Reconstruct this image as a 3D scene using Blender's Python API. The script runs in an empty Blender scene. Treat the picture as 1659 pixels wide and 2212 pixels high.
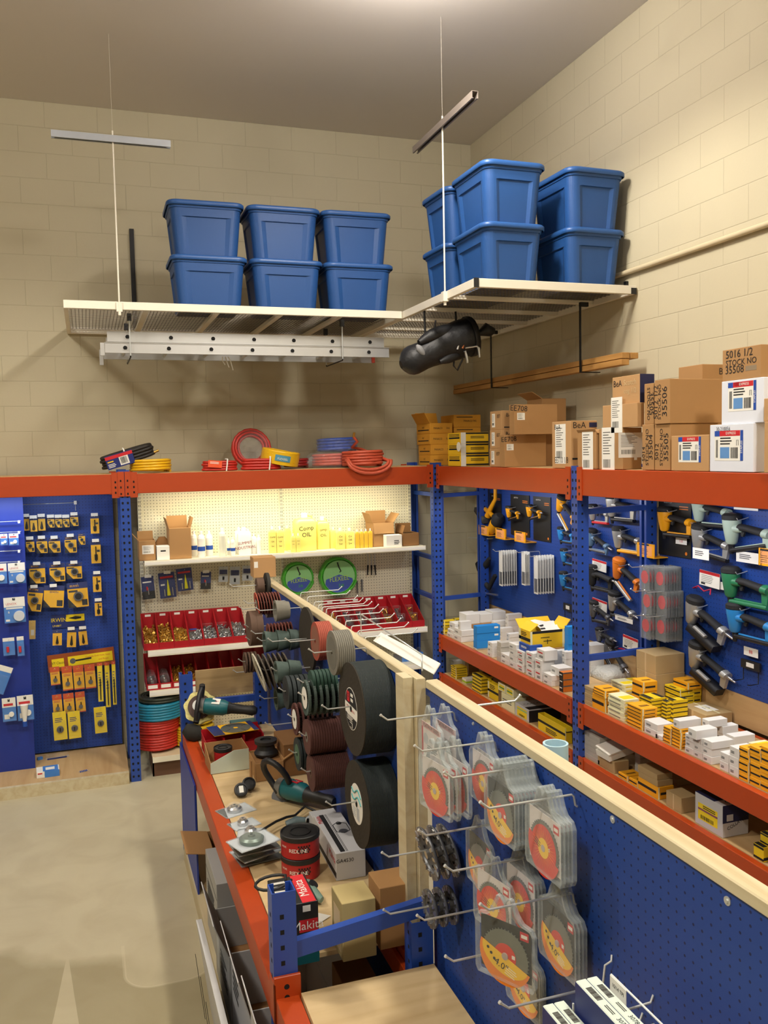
import bpy, math, random
from mathutils import Vector, Matrix
PI = math.pi
C = bpy.context.scene.collection
SC = bpy.context.scene
# ---------------------------------------------------------------- camera
CAMH = 2.53
YAW, PITCH, ROLL, FPX = 0.325882, -0.0675507, -0.0201883, 1896.7
fw = Vector((math.sin(YAW)*math.cos(PITCH), math.cos(YAW)*math.cos(PITCH), math.sin(PITCH)))
r0 = Vector((math.cos(YAW), -math.sin(YAW), 0)); u0 = r0.cross(fw)
rt = math.cos(ROLL)*r0 + math.sin(ROLL)*u0; up = -math.sin(ROLL)*r0 + math.cos(ROLL)*u0
cam = bpy.data.cameras.new('camera'); camo = bpy.data.objects.new('camera', cam); C.objects.link(camo)
camo.matrix_world = Matrix(((rt.x, up.x, -fw.x, 0), (rt.y, up.y, -fw.y, 0), (rt.z, up.z, -fw.z, CAMH), (0, 0, 0, 1)))
cam.sensor_fit = 'VERTICAL'; cam.sensor_height = 24; cam.lens = FPX/2212*24; cam.clip_start = .05; cam.clip_end = 60
SC.camera = camo
SC.view_settings.view_transform = 'Standard'; SC.view_settings.look = 'None'
SC.view_settings.exposure = -.22; SC.view_settings.gamma = 1
w = bpy.data.worlds.new('world'); SC.world = w; w.use_nodes = True
w.node_tree.nodes['Background'].inputs[0].default_value = (.9, .85, .75, 1); w.node_tree.nodes['Background'].inputs[1].default_value = .05

# key planes (metres)
YW, XW, ZC = 7.75, 3.55, 5.40       # back wall, right wall, ceiling
YB, XR = 7.0, 2.84                  # front faces of the back rack and of the right rack

def lamp(kind, name, loc, energy, color, **k):
    l = bpy.data.lights.new(name, kind); l.energy = energy; l.color = color
    for a, b in k.items(): setattr(l, a, b)
    o = bpy.data.objects.new(name, l); o.location = loc; C.objects.link(o); return o
WARM = (1.0, .925, .79)
LAMPS = [(1.72, 4.42, 5.03), (-1.6, 4.2, 5.03), (1.72, .6, 5.03), (-1.6, .6, 5.03)]
LPOW = [195, 240, 330, 270]
for p, e in zip(LAMPS, LPOW):
    lamp('SPOT', 'high_bay_beam', p, e, WARM, spot_size=math.radians(158), spot_blend=.35, shadow_soft_size=.13)
    lamp('POINT', 'high_bay_uplight', (p[0]+.14, p[1]+(.3 if e == 195 else 0), p[2]+.16), 85 if e == 195 else 110, (1, .92, .85), shadow_soft_size=.1)
def strip(loc, sx, sy, e, col, rx=0, ry=0):
    o = lamp('AREA', 'fluorescent_light', loc, e, col, shape='RECTANGLE', size=sx, size_y=sy); o.rotation_euler = (rx, ry, 0)
strip((1.6, 7.13, 2.195), 2.2, .06, 13, (1, .92, .66), rx=math.radians(25))
strip((-.8, 7.13, 2.195), 1.6, .06, 9, (.75, .85, 1), rx=math.radians(28))
strip((3.0, 5.9, 2.195), .06, 2.1, 10, (.95, .95, 1), ry=math.radians(-25))
strip((3.0, 3.3, 2.195), .06, 2.3, 11, (.95, .95, 1), ry=math.radians(-25))

# ---------------------------------------------------------------- picture readings -> points on known planes
def P(ax, v, px, py):
    d = rt*((px-829.5)/FPX) - up*((py-1106)/FPX) + fw
    o = Vector((0, 0, CAMH)); t = (v-o[ax])/d[ax]
    return o + d*t
PX = lambda v, px, py: P(0, v, px, py)
PY = lambda v, px, py: P(1, v, px, py)
PZ = lambda v, px, py: P(2, v, px, py)

# ---------------------------------------------------------------- materials
MATS = {}
def srgb(c):
    if isinstance(c, str):
        c = [int(c[i:i+2], 16)/255 for i in (0, 2, 4)]
    return tuple((x/12.92 if x <= .04045 else ((x+.055)/1.055)**2.4) for x in c) + (1,)
def mat(name, col, rough=.6, metal=0, var=.10, nscale=8, bump=0, emit=0, alpha=1, spec=.5, coat=0):
    if name in MATS: return MATS[name]
    m = bpy.data.materials.new(name); m.use_nodes = True; nt = m.node_tree; b = nt.nodes['Principled BSDF']
    c = srgb(col)
    b.inputs['Roughness'].default_value = rough; b.inputs['Metallic'].default_value = metal
    b.inputs['Specular IOR Level'].default_value = spec
    if coat: b.inputs['Coat Weight'].default_value = coat
    tc = nt.nodes.new('ShaderNodeTexCoord'); nz = nt.nodes.new('ShaderNodeTexNoise')
    nz.inputs['Scale'].default_value = nscale; nz.inputs['Detail'].default_value = 4
    nt.links.new(tc.outputs['Object'], nz.inputs['Vector'])
    mx = nt.nodes.new('ShaderNodeMix'); mx.data_type = 'RGBA'
    mx.inputs[6].default_value = tuple(x*(1-var) for x in c[:3])+(1,); mx.inputs[7].default_value = tuple(min(1, x*(1+var)) for x in c[:3])+(1,)
    nt.links.new(nz.outputs[0], mx.inputs[0]); nt.links.new(mx.outputs[2], b.inputs['Base Color'])
    if bump:
        bp = nt.nodes.new('ShaderNodeBump'); bp.inputs['Strength'].default_value = bump; bp.inputs['Distance'].default_value = .01
        nt.links.new(nz.outputs[0], bp.inputs['Height']); nt.links.new(bp.outputs[0], b.inputs['Normal'])
    if emit:
        b.inputs['Emission Color'].default_value = c; b.inputs['Emission Strength'].default_value = emit
    if alpha < 1: b.inputs['Alpha'].default_value = alpha
    MATS[name] = m; return m
def nodes(m): return m.node_tree, m.node_tree.nodes, m.node_tree.links
def math_n(nt, op, a, b=None, c=None):
    n = nt.nodes.new('ShaderNodeMath'); n.operation = op
    for i, v in enumerate((a, b, c)):
        if v is None: continue
        if isinstance(v, (int, float)): n.inputs[i].default_value = v
        else: nt.links.new(v, n.inputs[i])
    return n.outputs[0]
def mixc(nt, f, a, b):
    n = nt.nodes.new('ShaderNodeMix'); n.data_type = 'RGBA'
    for i, v in ((0, f), (6, a), (7, b)):
        if isinstance(v, (int, float)): n.inputs[i].default_value = v
        elif isinstance(v, tuple): n.inputs[i].default_value = v
        else: nt.links.new(v, n.inputs[i])
    return n.outputs[2]
def pegboard_mat(name, col, u, v, pitch=.0254, rad=.0032, hole='0a0c18', rough=.5):
    """painted hardboard, drilled on a square grid of holes along axes u, v"""
    m = mat(name, col, rough, var=.06, nscale=3); nt, N, L = nodes(m); b = N['Principled BSDF']
    base = b.inputs['Base Color'].links[0].from_socket
    g = N.new('ShaderNodeNewGeometry'); s = N.new('ShaderNodeSeparateXYZ'); L.new(g.outputs['Position'], s.inputs[0])
    def cell(o): return math_n(nt, 'SUBTRACT', math_n(nt, 'FRACT', math_n(nt, 'DIVIDE', o, pitch)), .5)
    a, c = cell(s.outputs[u]), cell(s.outputs[v])
    d = math_n(nt, 'SQRT', math_n(nt, 'ADD', math_n(nt, 'MULTIPLY', a, a), math_n(nt, 'MULTIPLY', c, c)))
    h = math_n(nt, 'LESS_THAN', d, rad/pitch)
    L.new(mixc(nt, h, base, srgb(hole)), b.inputs['Base Color'])
    return m
def block_mat(name, col, col2, u, off):
    """painted concrete block, 0.4 x 0.2 m running bond along axis u"""
    m = mat(name, col, .75, var=.05, nscale=2); nt, N, L = nodes(m); b = N['Principled BSDF']
    base = b.inputs['Base Color'].links[0].from_socket
    g = N.new('ShaderNodeNewGeometry'); s = N.new('ShaderNodeSeparateXYZ'); L.new(g.outputs['Position'], s.inputs[0])
    cb = N.new('ShaderNodeCombineXYZ'); L.new(s.outputs[u], cb.inputs[0]); L.new(math_n(nt, 'ADD', s.outputs[2], off), cb.inputs[1])
    br = N.new('ShaderNodeTexBrick'); L.new(cb.outputs[0], br.inputs['Vector'])
    br.inputs['Scale'].default_value = 1; br.inputs['Brick Width'].default_value = .4064; br.inputs['Row Height'].default_value = .2032
    br.inputs['Mortar Size'].default_value = .004; br.inputs['Mortar Smooth'].default_value = .6
    L.new(mixc(nt, math_n(nt, 'MULTIPLY', br.outputs['Fac'], .2), base, srgb(col2)), b.inputs['Base Color'])
    nz = N.new('ShaderNodeTexNoise'); nz.inputs['Scale'].default_value = 60; L.new(g.outputs['Position'], nz.inputs['Vector'])
    hgt = math_n(nt, 'SUBTRACT', math_n(nt, 'MULTIPLY', nz.outputs[0], .12), math_n(nt, 'MULTIPLY', br.outputs['Fac'], .8))
    bp = N.new('ShaderNodeBump'); bp.inputs['Strength'].default_value = .5; bp.inputs['Distance'].default_value = .006
    L.new(hgt, bp.inputs['Height']); L.new(bp.outputs[0], b.inputs['Normal'])
    return m
def wood_mat(name, col, col2, axis=0, scale=3):
    m = mat(name, col, .65, var=.08, nscale=5); nt, N, L = nodes(m); b = N['Principled BSDF']
    base = b.inputs['Base Color'].links[0].from_socket
    g = N.new('ShaderNodeNewGeometry'); mp = N.new('ShaderNodeMapping'); L.new(g.outputs['Position'], mp.inputs[0])
    sc = [scale*8]*3; sc[axis] = scale*.6; mp.inputs['Scale'].default_value = sc
    nz = N.new('ShaderNodeTexNoise'); nz.inputs['Scale'].default_value = 1; nz.inputs['Detail'].default_value = 6; nz.inputs['Distortion'].default_value = .6
    L.new(mp.outputs[0], nz.inputs['Vector'])
    f = math_n(nt, 'MULTIPLY', math_n(nt, 'SUBTRACT', nz.outputs[0], .38), 2.2)
    f2 = N.new('ShaderNodeClamp'); L.new(f, f2.inputs[0])
    L.new(mixc(nt, f2.outputs[0], base, srgb(col2)), b.inputs['Base Color'])
    return m
def clear_mat(name, col, a=.25, rough=.12):
    """thin clear plastic: mostly see-through with a glossy skin"""
    if name in MATS: return MATS[name]
    m = bpy.data.materials.new(name); m.use_nodes = True; nt, N, L = nodes(m); b = N['Principled BSDF']
    b.inputs['Base Color'].default_value = srgb(col); b.inputs['Roughness'].default_value = rough; b.inputs['Specular IOR Level'].default_value = .8
    nz = N.new('ShaderNodeTexNoise'); nz.inputs['Scale'].default_value = 40
    tc = N.new('ShaderNodeTexCoord'); L.new(tc.outputs['Object'], nz.inputs[0])
    lw = N.new('ShaderNodeLayerWeight'); lw.inputs[0].default_value = .35
    al = math_n(nt, 'ADD', math_n(nt, 'MULTIPLY', lw.outputs['Facing'], .16), math_n(nt, 'MULTIPLY', nz.outputs[0], a*.55))
    cl = N.new('ShaderNodeClamp'); L.new(al, cl.inputs[0]); L.new(cl.outputs[0], b.inputs['Alpha'])
    MATS[name] = m; return m

# ---------------------------------------------------------------- mesh builder
def frame(origin, x, y=None, z=None):
    """matrix with the given axis directions"""
    x = Vector(x).normalized()
    if z is not None:
        z = Vector(z).normalized(); y = z.cross(x).normalized(); z = x.cross(y)
    else:
        y = Vector(y).normalized(); z = x.cross(y).normalized(); y = z.cross(x)
    return Matrix(((x.x, y.x, z.x, origin[0]), (x.y, y.y, z.y, origin[1]), (x.z, y.z, z.z, origin[2]), (0, 0, 0, 1)))
def Rz(a): return Matrix.Rotation(a, 4, 'Z')
def Rx(a): return Matrix.Rotation(a, 4, 'X')
def Ry(a): return Matrix.Rotation(a, 4, 'Y')
def T(x, y=0, z=0): return Matrix.Translation(Vector((x, y, z)) if not hasattr(x, 'x') else x)
_txt = {}
def text_mesh(s):
    if s in _txt: return _txt[s]
    cu = bpy.data.curves.new('t', 'FONT'); cu.body = s; cu.size = 1; cu.resolution_u = 2
    cu.align_x = 'CENTER'; cu.align_y = 'CENTER'
    o = bpy.data.objects.new('t', cu); C.objects.link(o)
    dg = bpy.context.evaluated_depsgraph_get(); me = bpy.data.meshes.new_from_object(o.evaluated_get(dg))
    r = ([v.co.copy() for v in me.vertices], [tuple(p.vertices) for p in me.polygons])
    bpy.data.objects.remove(o); bpy.data.curves.remove(cu); bpy.data.meshes.remove(me)
    _txt[s] = r; return r
class MB:
    def __init__(s): s.v = []; s.f = []; s.m = []; s.s = []; s.M = Matrix(); s.mats = []
    def mi(s, m):
        if m not in s.mats: s.mats.append(m)
        return s.mats.index(m)
    def add(s, vs, fs, m, smooth=False, M=None):
        k = len(s.v); X = s.M if M is None else s.M @ M
        s.v += [X @ Vector(v) for v in vs]; i = s.mi(m)
        for f in fs: s.f.append(tuple(k+a for a in f)); s.m.append(i); s.s.append(smooth)
        return s
    def box(s, a, b, m, M=None, faces=None):
        x0, y0, z0 = a; x1, y1, z1 = b
        vs = [(x0, y0, z0), (x1, y0, z0), (x1, y1, z0), (x0, y1, z0), (x0, y0, z1), (x1, y0, z1), (x1, y1, z1), (x0, y1, z1)]
        fs = [(0, 3, 2, 1), (4, 5, 6, 7), (0, 1, 5, 4), (1, 2, 6, 5), (2, 3, 7, 6), (3, 0, 4, 7)]
        return s.add(vs, fs, m, False, M)
    def cbox(s, c, d, m, M=None):
        return s.box([c[i]-d[i]/2 for i in range(3)], [c[i]+d[i]/2 for i in range(3)], m, M)
    def cyl(s, p0, p1, r0, m, r1=None, n=16, caps=True, M=None, smooth=True):
        p0 = Vector(p0); p1 = Vector(p1); r1 = r0 if r1 is None else r1
        d = (p1-p0).normalized(); a = d.orthogonal().normalized(); b = d.cross(a)
        A = [(math.cos(2*PI*i/n), math.sin(2*PI*i/n)) for i in range(n)]
        c0 = [p0+(a*c+b*q)*r0 for c, q in A]; c1 = [p1+(a*c+b*q)*r1 for c, q in A]
        s.add(c0+c1, [(i, (i+1) % n, n+(i+1) % n, n+i) for i in range(n)], m, smooth, M)
        if caps:
            if r0 > 0: s.add(c0, [tuple(range(n-1, -1, -1))], m, False, M)
            if r1 > 0: s.add(c1, [tuple(range(n))], m, False, M)
        return s
    def lathe(s, prof, m, n=24, M=None, smooth=False, caps=True):
        """profile [(r, z)] turned about z"""
        for (ra, za), (rb, zb) in zip(prof, prof[1:]):
            if ra < 1e-6 and rb < 1e-6: continue
            c0 = [(ra*math.cos(2*PI*i/n), ra*math.sin(2*PI*i/n), za) for i in range(n)]
            c1 = [(rb*math.cos(2*PI*i/n), rb*math.sin(2*PI*i/n), zb) for i in range(n)]
            if ra < 1e-6: s.add([(0, 0, za)]+c1, [(0, 1+(i+1) % n, 1+i) for i in range(n)][::1], m, smooth, M)
            elif rb < 1e-6: s.add(c0+[(0, 0, zb)], [(i, (i+1) % n, n) for i in range(n)], m, smooth, M)
            else: s.add(c0+c1, [(i, (i+1) % n, n+(i+1) % n, n+i) for i in range(n)], m, True, M)
        return s
    def tube(s, pts, r, m, n=8, closed=False, M=None, caps=True):
        pts = [Vector(p) for p in pts]; k = len(pts); rings = []
        rr = r if isinstance(r, (list, tuple)) else [r]*k
        nrm = None
        for i, p in enumerate(pts):
            if closed: d = pts[(i+1) % k]-pts[i-1]
            else: d = pts[min(i+1, k-1)]-pts[max(i-1, 0)]
            d.normalize()
            if nrm is None: nrm = d.orthogonal().normalized()
            nrm = (nrm - d*nrm.dot(d)); nrm = nrm.normalized() if nrm.length > 1e-6 else d.orthogonal().normalized()
            b = d.cross(nrm)
            rings.append([p+(nrm*math.cos(2*PI*j/n)+b*math.sin(2*PI*j/n))*rr[i] for j in range(n)])
        vs = [q for g in rings for q in g]; fs = []
        for i in range(k if closed else k-1):
            a, b = i*n, ((i+1) % k)*n
            # align seam when closing
            sh = 0
            if closed and i == k-1:
                best = min(range(n), key=lambda q: (rings[-1][0]-rings[0][q]).length); sh = best
            fs += [(a+j, a+(j+1) % n, b+(j+1+sh) % n, b+(j+sh) % n) for j in range(n)]
        s.add(vs, fs, m, True, M)
        if not closed and caps:
            s.add(rings[0], [tuple(range(n-1, -1, -1))], m, False, M); s.add(rings[-1], [tuple(range(n))], m, False, M)
        return s
    def prism(s, poly, h, m, M=None, z0=0, smooth=False):
        n = len(poly); a = [(x, y, z0) for x, y in poly]; b = [(x, y, z0+h) for x, y in poly]
        s.add(a+b, [(i, (i+1) % n, n+(i+1) % n, n+i) for i in range(n)], m, smooth, M)
        s.add(a, [tuple(range(n-1, -1, -1))], m, False, M); s.add(b, [tuple(range(n))], m, False, M)
        return s
    def quad(s, p, m): return s.add(p, [tuple(range(len(p)))], m)
    def text(s, t, M, size, m, sx=1, h=.0004):
        vs, fs = text_mesh(t)
        s.add([(v.x*size*sx, v.y*size, h) for v in vs], fs, m, False, M); return s
    def build(s, name, parent=None, M=None, bevel=0, seg=1, sub=0):
        me = bpy.data.meshes.new(name)
        me.from_pydata([tuple(v) for v in s.v], [], s.f)
        for m in s.mats: me.materials.append(m)
        me.polygons.foreach_set('material_index', s.m); me.polygons.foreach_set('use_smooth', s.s); me.update()
        o = bpy.data.objects.new(name, me); C.objects.link(o)
        if M is not None: o.matrix_basis = M
        if parent is not None: o.parent = parent
        if bevel:
            b = o.modifiers.new('bevel', 'BEVEL'); b.width = bevel; b.segments = seg; b.limit_method = 'ANGLE'; b.angle_limit = .6
        if sub:
            b = o.modifiers.new('sub', 'SUBSURF'); b.levels = sub; b.render_levels = sub
        return o
def tag(o, label=None, cat=None, group=None, kind=None):
    if label: o['label'] = label
    if cat: o['category'] = cat
    if group: o['group'] = group
    if kind: o['kind'] = kind
    return o
def empty(name, M, label=None, cat=None, group=None):
    o = bpy.data.objects.new(name, None); C.objects.link(o); o.empty_display_size = .05
    o.matrix_basis = M if isinstance(M, Matrix) else T(*M)
    return tag(o, label, cat, group)
def copy_tree(o, M=None, label=None, group=None, parent=None):
    c = o.copy(); C.objects.link(c)
    if parent is not None: c.parent = parent
    if M is not None: c.matrix_basis = M if isinstance(M, Matrix) else T(*M)
    if label: c['label'] = label
    if group: c['group'] = group
    for ch in list(o.children): copy_tree(ch, parent=c)
    return c
def struct(o): o['kind'] = 'structure'; return o
ORD = ['first', 'second', 'third', 'fourth', 'fifth', 'sixth', 'seventh', 'eighth', 'ninth', 'tenth', 'eleventh', 'twelfth', 'thirteenth', 'fourteenth', 'fifteenth', 'sixteenth', 'seventeenth', 'eighteenth', 'nineteenth', 'twentieth', 'twenty-first', 'twenty-second', 'twenty-third', 'twenty-fourth', 'twenty-fifth', 'twenty-sixth']
def level(k, n):
    """words for storey k (from the bottom) of a stack of n"""
    if n == 1: return 'standing alone'
    if k == 0: return 'at bottom'
    if k == n-1: return 'on top'
    return ORD[k]+' from bottom'
random.seed(7)
# common materials
M_BLUE = mat('blue_rack_enamel', '2549a0', .38, var=.05, spec=.5)
M_ORANGE = mat('orange_rack_enamel', 'ae3f0f', .42, var=.05)
M_DARK = mat('dark_hole', '0a0a0c', .9)
M_BLACK = mat('black_plastic', '1c1c1e', .5)
M_BLACKM = mat('black_metal', '161617', .45, metal=.3)
M_WHITE = mat('white_paper', 'eceae2', .7, var=.03)
M_CREAM = mat('cream_enamel', 'e9e4cf', .45, var=.03)
M_ZINC = mat('zinc_wire', 'd4d8d8', .3, metal=.55, var=.05)
M_STEEL = mat('bright_steel', 'cfd0d2', .3, metal=.95)
M_CARD = mat('brown_cardboard', 'a87f50', .8, var=.07, nscale=5)
M_CARDD = mat('dark_inner_cardboard', '8a6238', .85, var=.08)
M_TAPE = mat('packing_tape', 'cdb489', .3, var=.04)
M_RED = mat('red_ink', 'c8202a', .6); M_INK = mat('black_ink', '18181a', .7); M_BLUEI = mat('blue_ink', '1c4aa6', .6)
M_YEL = mat('yellow_carton', 'f0c21e', .6, var=.04); M_AMBER = mat('amber_carton', 'f0a818', .6, var=.04)
M_CLEAR = clear_mat('clear_blister_plastic', 'e6ecee', .05)
M_PINE = wood_mat('pine_timber', 'cec3a2', 'b9a47c', 1)
M_PLY = wood_mat('plywood_sheet', 'c6a677', 'b08c5c', 1, 2)

M_GREY = mat('tool_grey', '6e7074', .4, metal=.5)
# ================================================================ SETTING
XQ = 1.07   # left face of the middle partitions
M_WALLB = block_mat('painted_block_back', 'c1b99e', '928870', 0, .085)
M_WALLR = block_mat('painted_block_right', 'c4bba0', '928870', 1, .085)
def wall(name, a, b, m): struct(MB().box(a, b, m).build(name))
wall('wall_back', (-6, YW, 0), (XW+.2, YW+.2, ZC), M_WALLB)
wall('wall_right', (XW, -3, 0), (XW+.2, YW, ZC), M_WALLR)
wall('wall_left', (-6.2, -3, 0), (-6, YW, ZC), M_WALLR)
wall('wall_front', (-6, -3.2, 0), (XW, -3, ZC), M_WALLB)
wall('ceiling', (-6.2, -3.2, ZC), (XW+.2, YW+.2, ZC+.1), mat('ceiling_paint', 'dcd6d0', .85, var=.03, nscale=1))
M_FLOOR = mat('concrete_floor', 'c2b99c', .5, var=.12, nscale=1.2)
def floor_mat(m):
    nt, N, L = nodes(m); b = N['Principled BSDF']; base = b.inputs['Base Color'].links[0].from_socket
    g = N.new('ShaderNodeNewGeometry')
    n1 = N.new('ShaderNodeTexNoise'); n1.inputs['Scale'].default_value = 3.5; n1.inputs['Detail'].default_value = 8; n1.inputs['Distortion'].default_value = .8
    L.new(g.outputs['Position'], n1.inputs['Vector'])
    r = N.new('ShaderNodeMapRange'); r.inputs[1].default_value = .4; r.inputs[2].default_value = .68; L.new(n1.outputs[0], r.inputs[0])
    c1 = mixc(nt, math_n(nt, 'MULTIPLY', r.outputs[0], .35), base, srgb('a39678'))
    # worn darker traffic area towards the camera
    s = N.new('ShaderNodeSeparateXYZ'); L.new(g.outputs['Position'], s.inputs[0])
    n2 = N.new('ShaderNodeTexNoise'); n2.inputs['Scale'].default_value = 1.6; n2.inputs['Detail'].default_value = 5; L.new(g.outputs['Position'], n2.inputs['Vector'])
    M_ = lambda op, a, b_=None: math_n(nt, op, a, b_)
    X, Y = s.outputs[0], s.outputs[1]; nz = M_('SUBTRACT', n2.outputs[0], .5)
    yy = M_('ADD', M_('ADD', Y, M_('MULTIPLY', X, .45)), M_('MULTIPLY', nz, .5))
    r2 = N.new('ShaderNodeMapRange'); r2.inputs[1].default_value = 4.56; r2.inputs[2].default_value = 4.44; L.new(yy, r2.inputs[0])
    # a pale rounded patch where a pallet stood, and a pale wedge beside it
    qx = M_('MAXIMUM', M_('SUBTRACT', M_('ABSOLUTE', M_('SUBTRACT', X, .29)), .07), 0); qy = M_('MAXIMUM', M_('SUBTRACT', M_('ABSOLUTE', M_('SUBTRACT', Y, 4.78)), .44), 0)
    dd = M_('SUBTRACT', M_('SQRT', M_('ADD', M_('MULTIPLY', qx, qx), M_('MULTIPLY', qy, qy))), .14)
    ring = M_('MULTIPLY', M_('LESS_THAN', M_('ABSOLUTE', dd), .008), M_('LESS_THAN', Y, 4.62))
    inside = M_('LESS_THAN', dd, 0)
    wd = M_('LESS_THAN', M_('ABSOLUTE', M_('ADD', X, .19)), M_('MULTIPLY', M_('SUBTRACT', 4.66, M_('ADD', Y, M_('MULTIPLY', nz, .1))), .095))
    keep = M_('SUBTRACT', 1, M_('MAXIMUM', M_('MULTIPLY', inside, .7), M_('MULTIPLY', wd, .8)))
    c2 = mixc(nt, M_('MULTIPLY', M_('MULTIPLY', r2.outputs[0], keep), .55), c1, srgb('7f7450'))
    c2 = mixc(nt, M_('MULTIPLY', ring, .22), c2, srgb('d8d0b4'))
    L.new(c2, b.inputs['Base Color'])
    bp = N.new('ShaderNodeBump'); bp.inputs['Strength'].default_value = .15; bp.inputs['Distance'].default_value = .01
    L.new(n1.outputs[0], bp.inputs['Height']); L.new(bp.outputs[0], b.inputs['Normal'])
floor_mat(M_FLOOR)
wall('floor', (-6.2, -3.2, -.1), (XW+.2, YW+.2, 0), M_FLOOR)

# high bay lamps (all above or behind the picture)
M_REFL = mat('reflector_aluminium', 'c9ccd0', .3, metal=.9); M_GLOW = mat('lamp_glow', 'fff0d0', .5, emit=12)
hb = empty('high_bay_light', T(*LAMPS[0]), 'round aluminium high bay lamp hung from the ceiling by the corner', 'ceiling light')
m = MB(); m.lathe([(.07, .22), (.16, .1), (.24, -.01), (.235, -.01), (.15, .09), (.06, .2)], M_REFL, 28); m.build('reflector', hb)
m = MB(); m.cyl((0, 0, .2), (0, 0, ZC-LAMPS[0][2]), .05, M_REFL); m.build('ballast_housing', hb)
m = MB(); m.cyl((0, 0, .16), (0, 0, .19), .045, M_GLOW); m.build('bulb', hb)
for k, p in enumerate(LAMPS[1:]):
    copy_tree(hb, T(*p), 'round aluminium high bay lamp on the ceiling, '+['left of the corner lamp', 'behind the camera on the right', 'behind the camera on the left'][k])

# conduit along the right wall
p0, p1 = PX(XW-.02, 1345, 592), PX(XW-.02, 1659, 492)
m = MB(); m.cyl((XW-.025, p0.y+1.6, p0.z), (XW-.025, -1, p0.z), .017, mat('painted_pipe', 'cdbf9f', .5))
tag(m.build('conduit_pipe'), 'thin cream painted conduit running along the right block wall', 'pipe')

# ================================================================ PALLET RACKS
def post(mb, x, y, z0, z1, w=.076, d=.076, face='-Y', holes=True, pitch=.051, zt=None, square=False):
    """open-backed channel upright; `face` is the drilled web"""
    t = .004; M = {'-Y': Matrix(), '+X': Rz(PI/2), '+Y': Rz(PI), '-X': Rz(-PI/2)}[face]
    M = T(x, y, 0) @ M
    mb.box((-w/2, -d/2, z0), (w/2, -d/2+t, z1), M_BLUE, M)
    mb.box((-w/2, -d/2+t, z0), (-w/2+t, d/2, z1), M_BLUE, M)
    mb.box((w/2-t, -d/2+t, z0), (w/2, d/2, z1), M_BLUE, M)
    mb.box((-w/2+t, d/2-t, z0), (-w/2+.02, d/2, z1), M_BLUE, M)
    mb.box((w/2-.02, d/2-t, z0), (w/2-t, d/2, z1), M_BLUE, M)
    if holes:
        z = z0+.04
        while z < z1-.03:
            if square: mb.cbox((-.008, -d/2-.0003, z), (.013, .0006, .015), M_DARK, M)
            for s in (() if square else (-1, 1)):
                cx = s*.019
                mb.prism([(cx-.006, -.008), (cx+.006, -.008), (cx+.0085, .006), (cx+.004, .011), (cx-.004, .011), (cx-.0085, .006)], .0006, M_DARK, M @ T(0, -d/2, z) @ Rx(PI/2))
            for sx in (-1, 1):
                mb.cbox((sx*(w/2+.0002), -.005, z), (.0006, .012, .013), M_DARK, M)
            z += pitch
def strut(mb, p, q, w=.035, h=.035):
    p = Vector(p); q = Vector(q); d = q-p; L = d.length
    M = frame(p, d, z=(0, 0, 1)); mb.box((0, -w/2, -h/2), (L, w/2, h/2), M_BLUE, M)
def beam(mb, p, q, h=.115, w=.04, out=(0, -1, 0), clips=True):
    """orange step beam whose outer top edge runs p -> q; `out` points to the aisle"""
    p = Vector(p); q = Vector(q); L = (q-p).length; M = frame(p, q-p, z=(0, 0, 1)); s = 1 if (M.col[1].xyz.dot(Vector(out)) < 0) else -1
    mb.box((0, min(0, s*w), -h), (L, max(0, s*w), 0), M_ORANGE, M)
    mb.box((0, min(s*w, s*(w+.02)), -h), (L, max(s*w, s*(w+.02)), -.03), M_ORANGE, M)
    mb.clips = []
    if clips:
        for x0 in (0, L-.055):
            c = MB(); c.box((x0, min(0, -s*.006), -h-.03), (x0+.055, max(0, -s*.006), .015), M_ORANGE, M)
            for k in range(3): c.cbox((x0+.028, -s*.0063, -h+.01+.04*k), (.012, .001, .016), M_DARK, M)
            mb.clips.append(c)

ZT = 2.405      # top of the upper beams
BXL, BXR = .275, 2.855           # post centre lines of the back rack
br = empty('pallet_rack', (BXL, YB, 0), 'blue and orange pallet rack along the back wall, framing the cream shop shelving', 'rack')
def part(mb, name, par, bevel=0, **k):
    inv = par.matrix_basis.inverted()
    mb.v = [inv @ v for v in mb.v]
    o = mb.build(name, par, bevel=bevel, **k)
    for c in getattr(mb, 'clips', ()): c.v = [inv @ v for v in c.v]; c.build('end_plate', o)
    return o
def frame_back(x, par, y0=YB+.038, y1=YW-.14):
    for y, f in ((y0, '-Y'), (y1, '+Y')):
        m = MB(); post(m, x, y, 0, ZT+.03, face=f); part(m, 'upright_post', par)
    for z in (.35, 1.25, 1.60, 2.16):
        m = MB(); strut(m, (x, y0+.03, z), (x, y1-.03, z)); part(m, 'brace', par)
for x in (BXL, BXR, -2.25): frame_back(x, br)
for a, b in ((BXL+.04, BXR-.04), (-2.21, BXL-.04)):
    m = MB(); beam(m, (a, YB, ZT), (b, YB, ZT), h=.15); part(m, 'beam', br, .003)
    m = MB(); beam(m, (a, YW-.1, ZT), (b, YW-.1, ZT), h=.15, out=(0, 1, 0)); part(m, 'beam', br, .003)
    m = MB(); m.box((a, YB+.045, ZT-.02), (b, YW-.14, ZT+.004), M_PLY); part(m, 'deck_board', br)
# clips wrap round the left post
m = MB(); m.box((BXL-.05, YB-.012, ZT-.17), (BXL-.002, YB-.004, ZT+.02), M_ORANGE); m.box((BXL+.002, YB-.012, ZT-.17), (BXL+.045, YB-.004, ZT+.02), M_ORANGE)
for x in (-.028, .022):
    for z in (-.05, -.1, -.15): m.cbox((BXL+x, YB-.013, ZT+z), (.01, .002, .016), M_DARK)
part(m, 'beam_clip', br)

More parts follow.
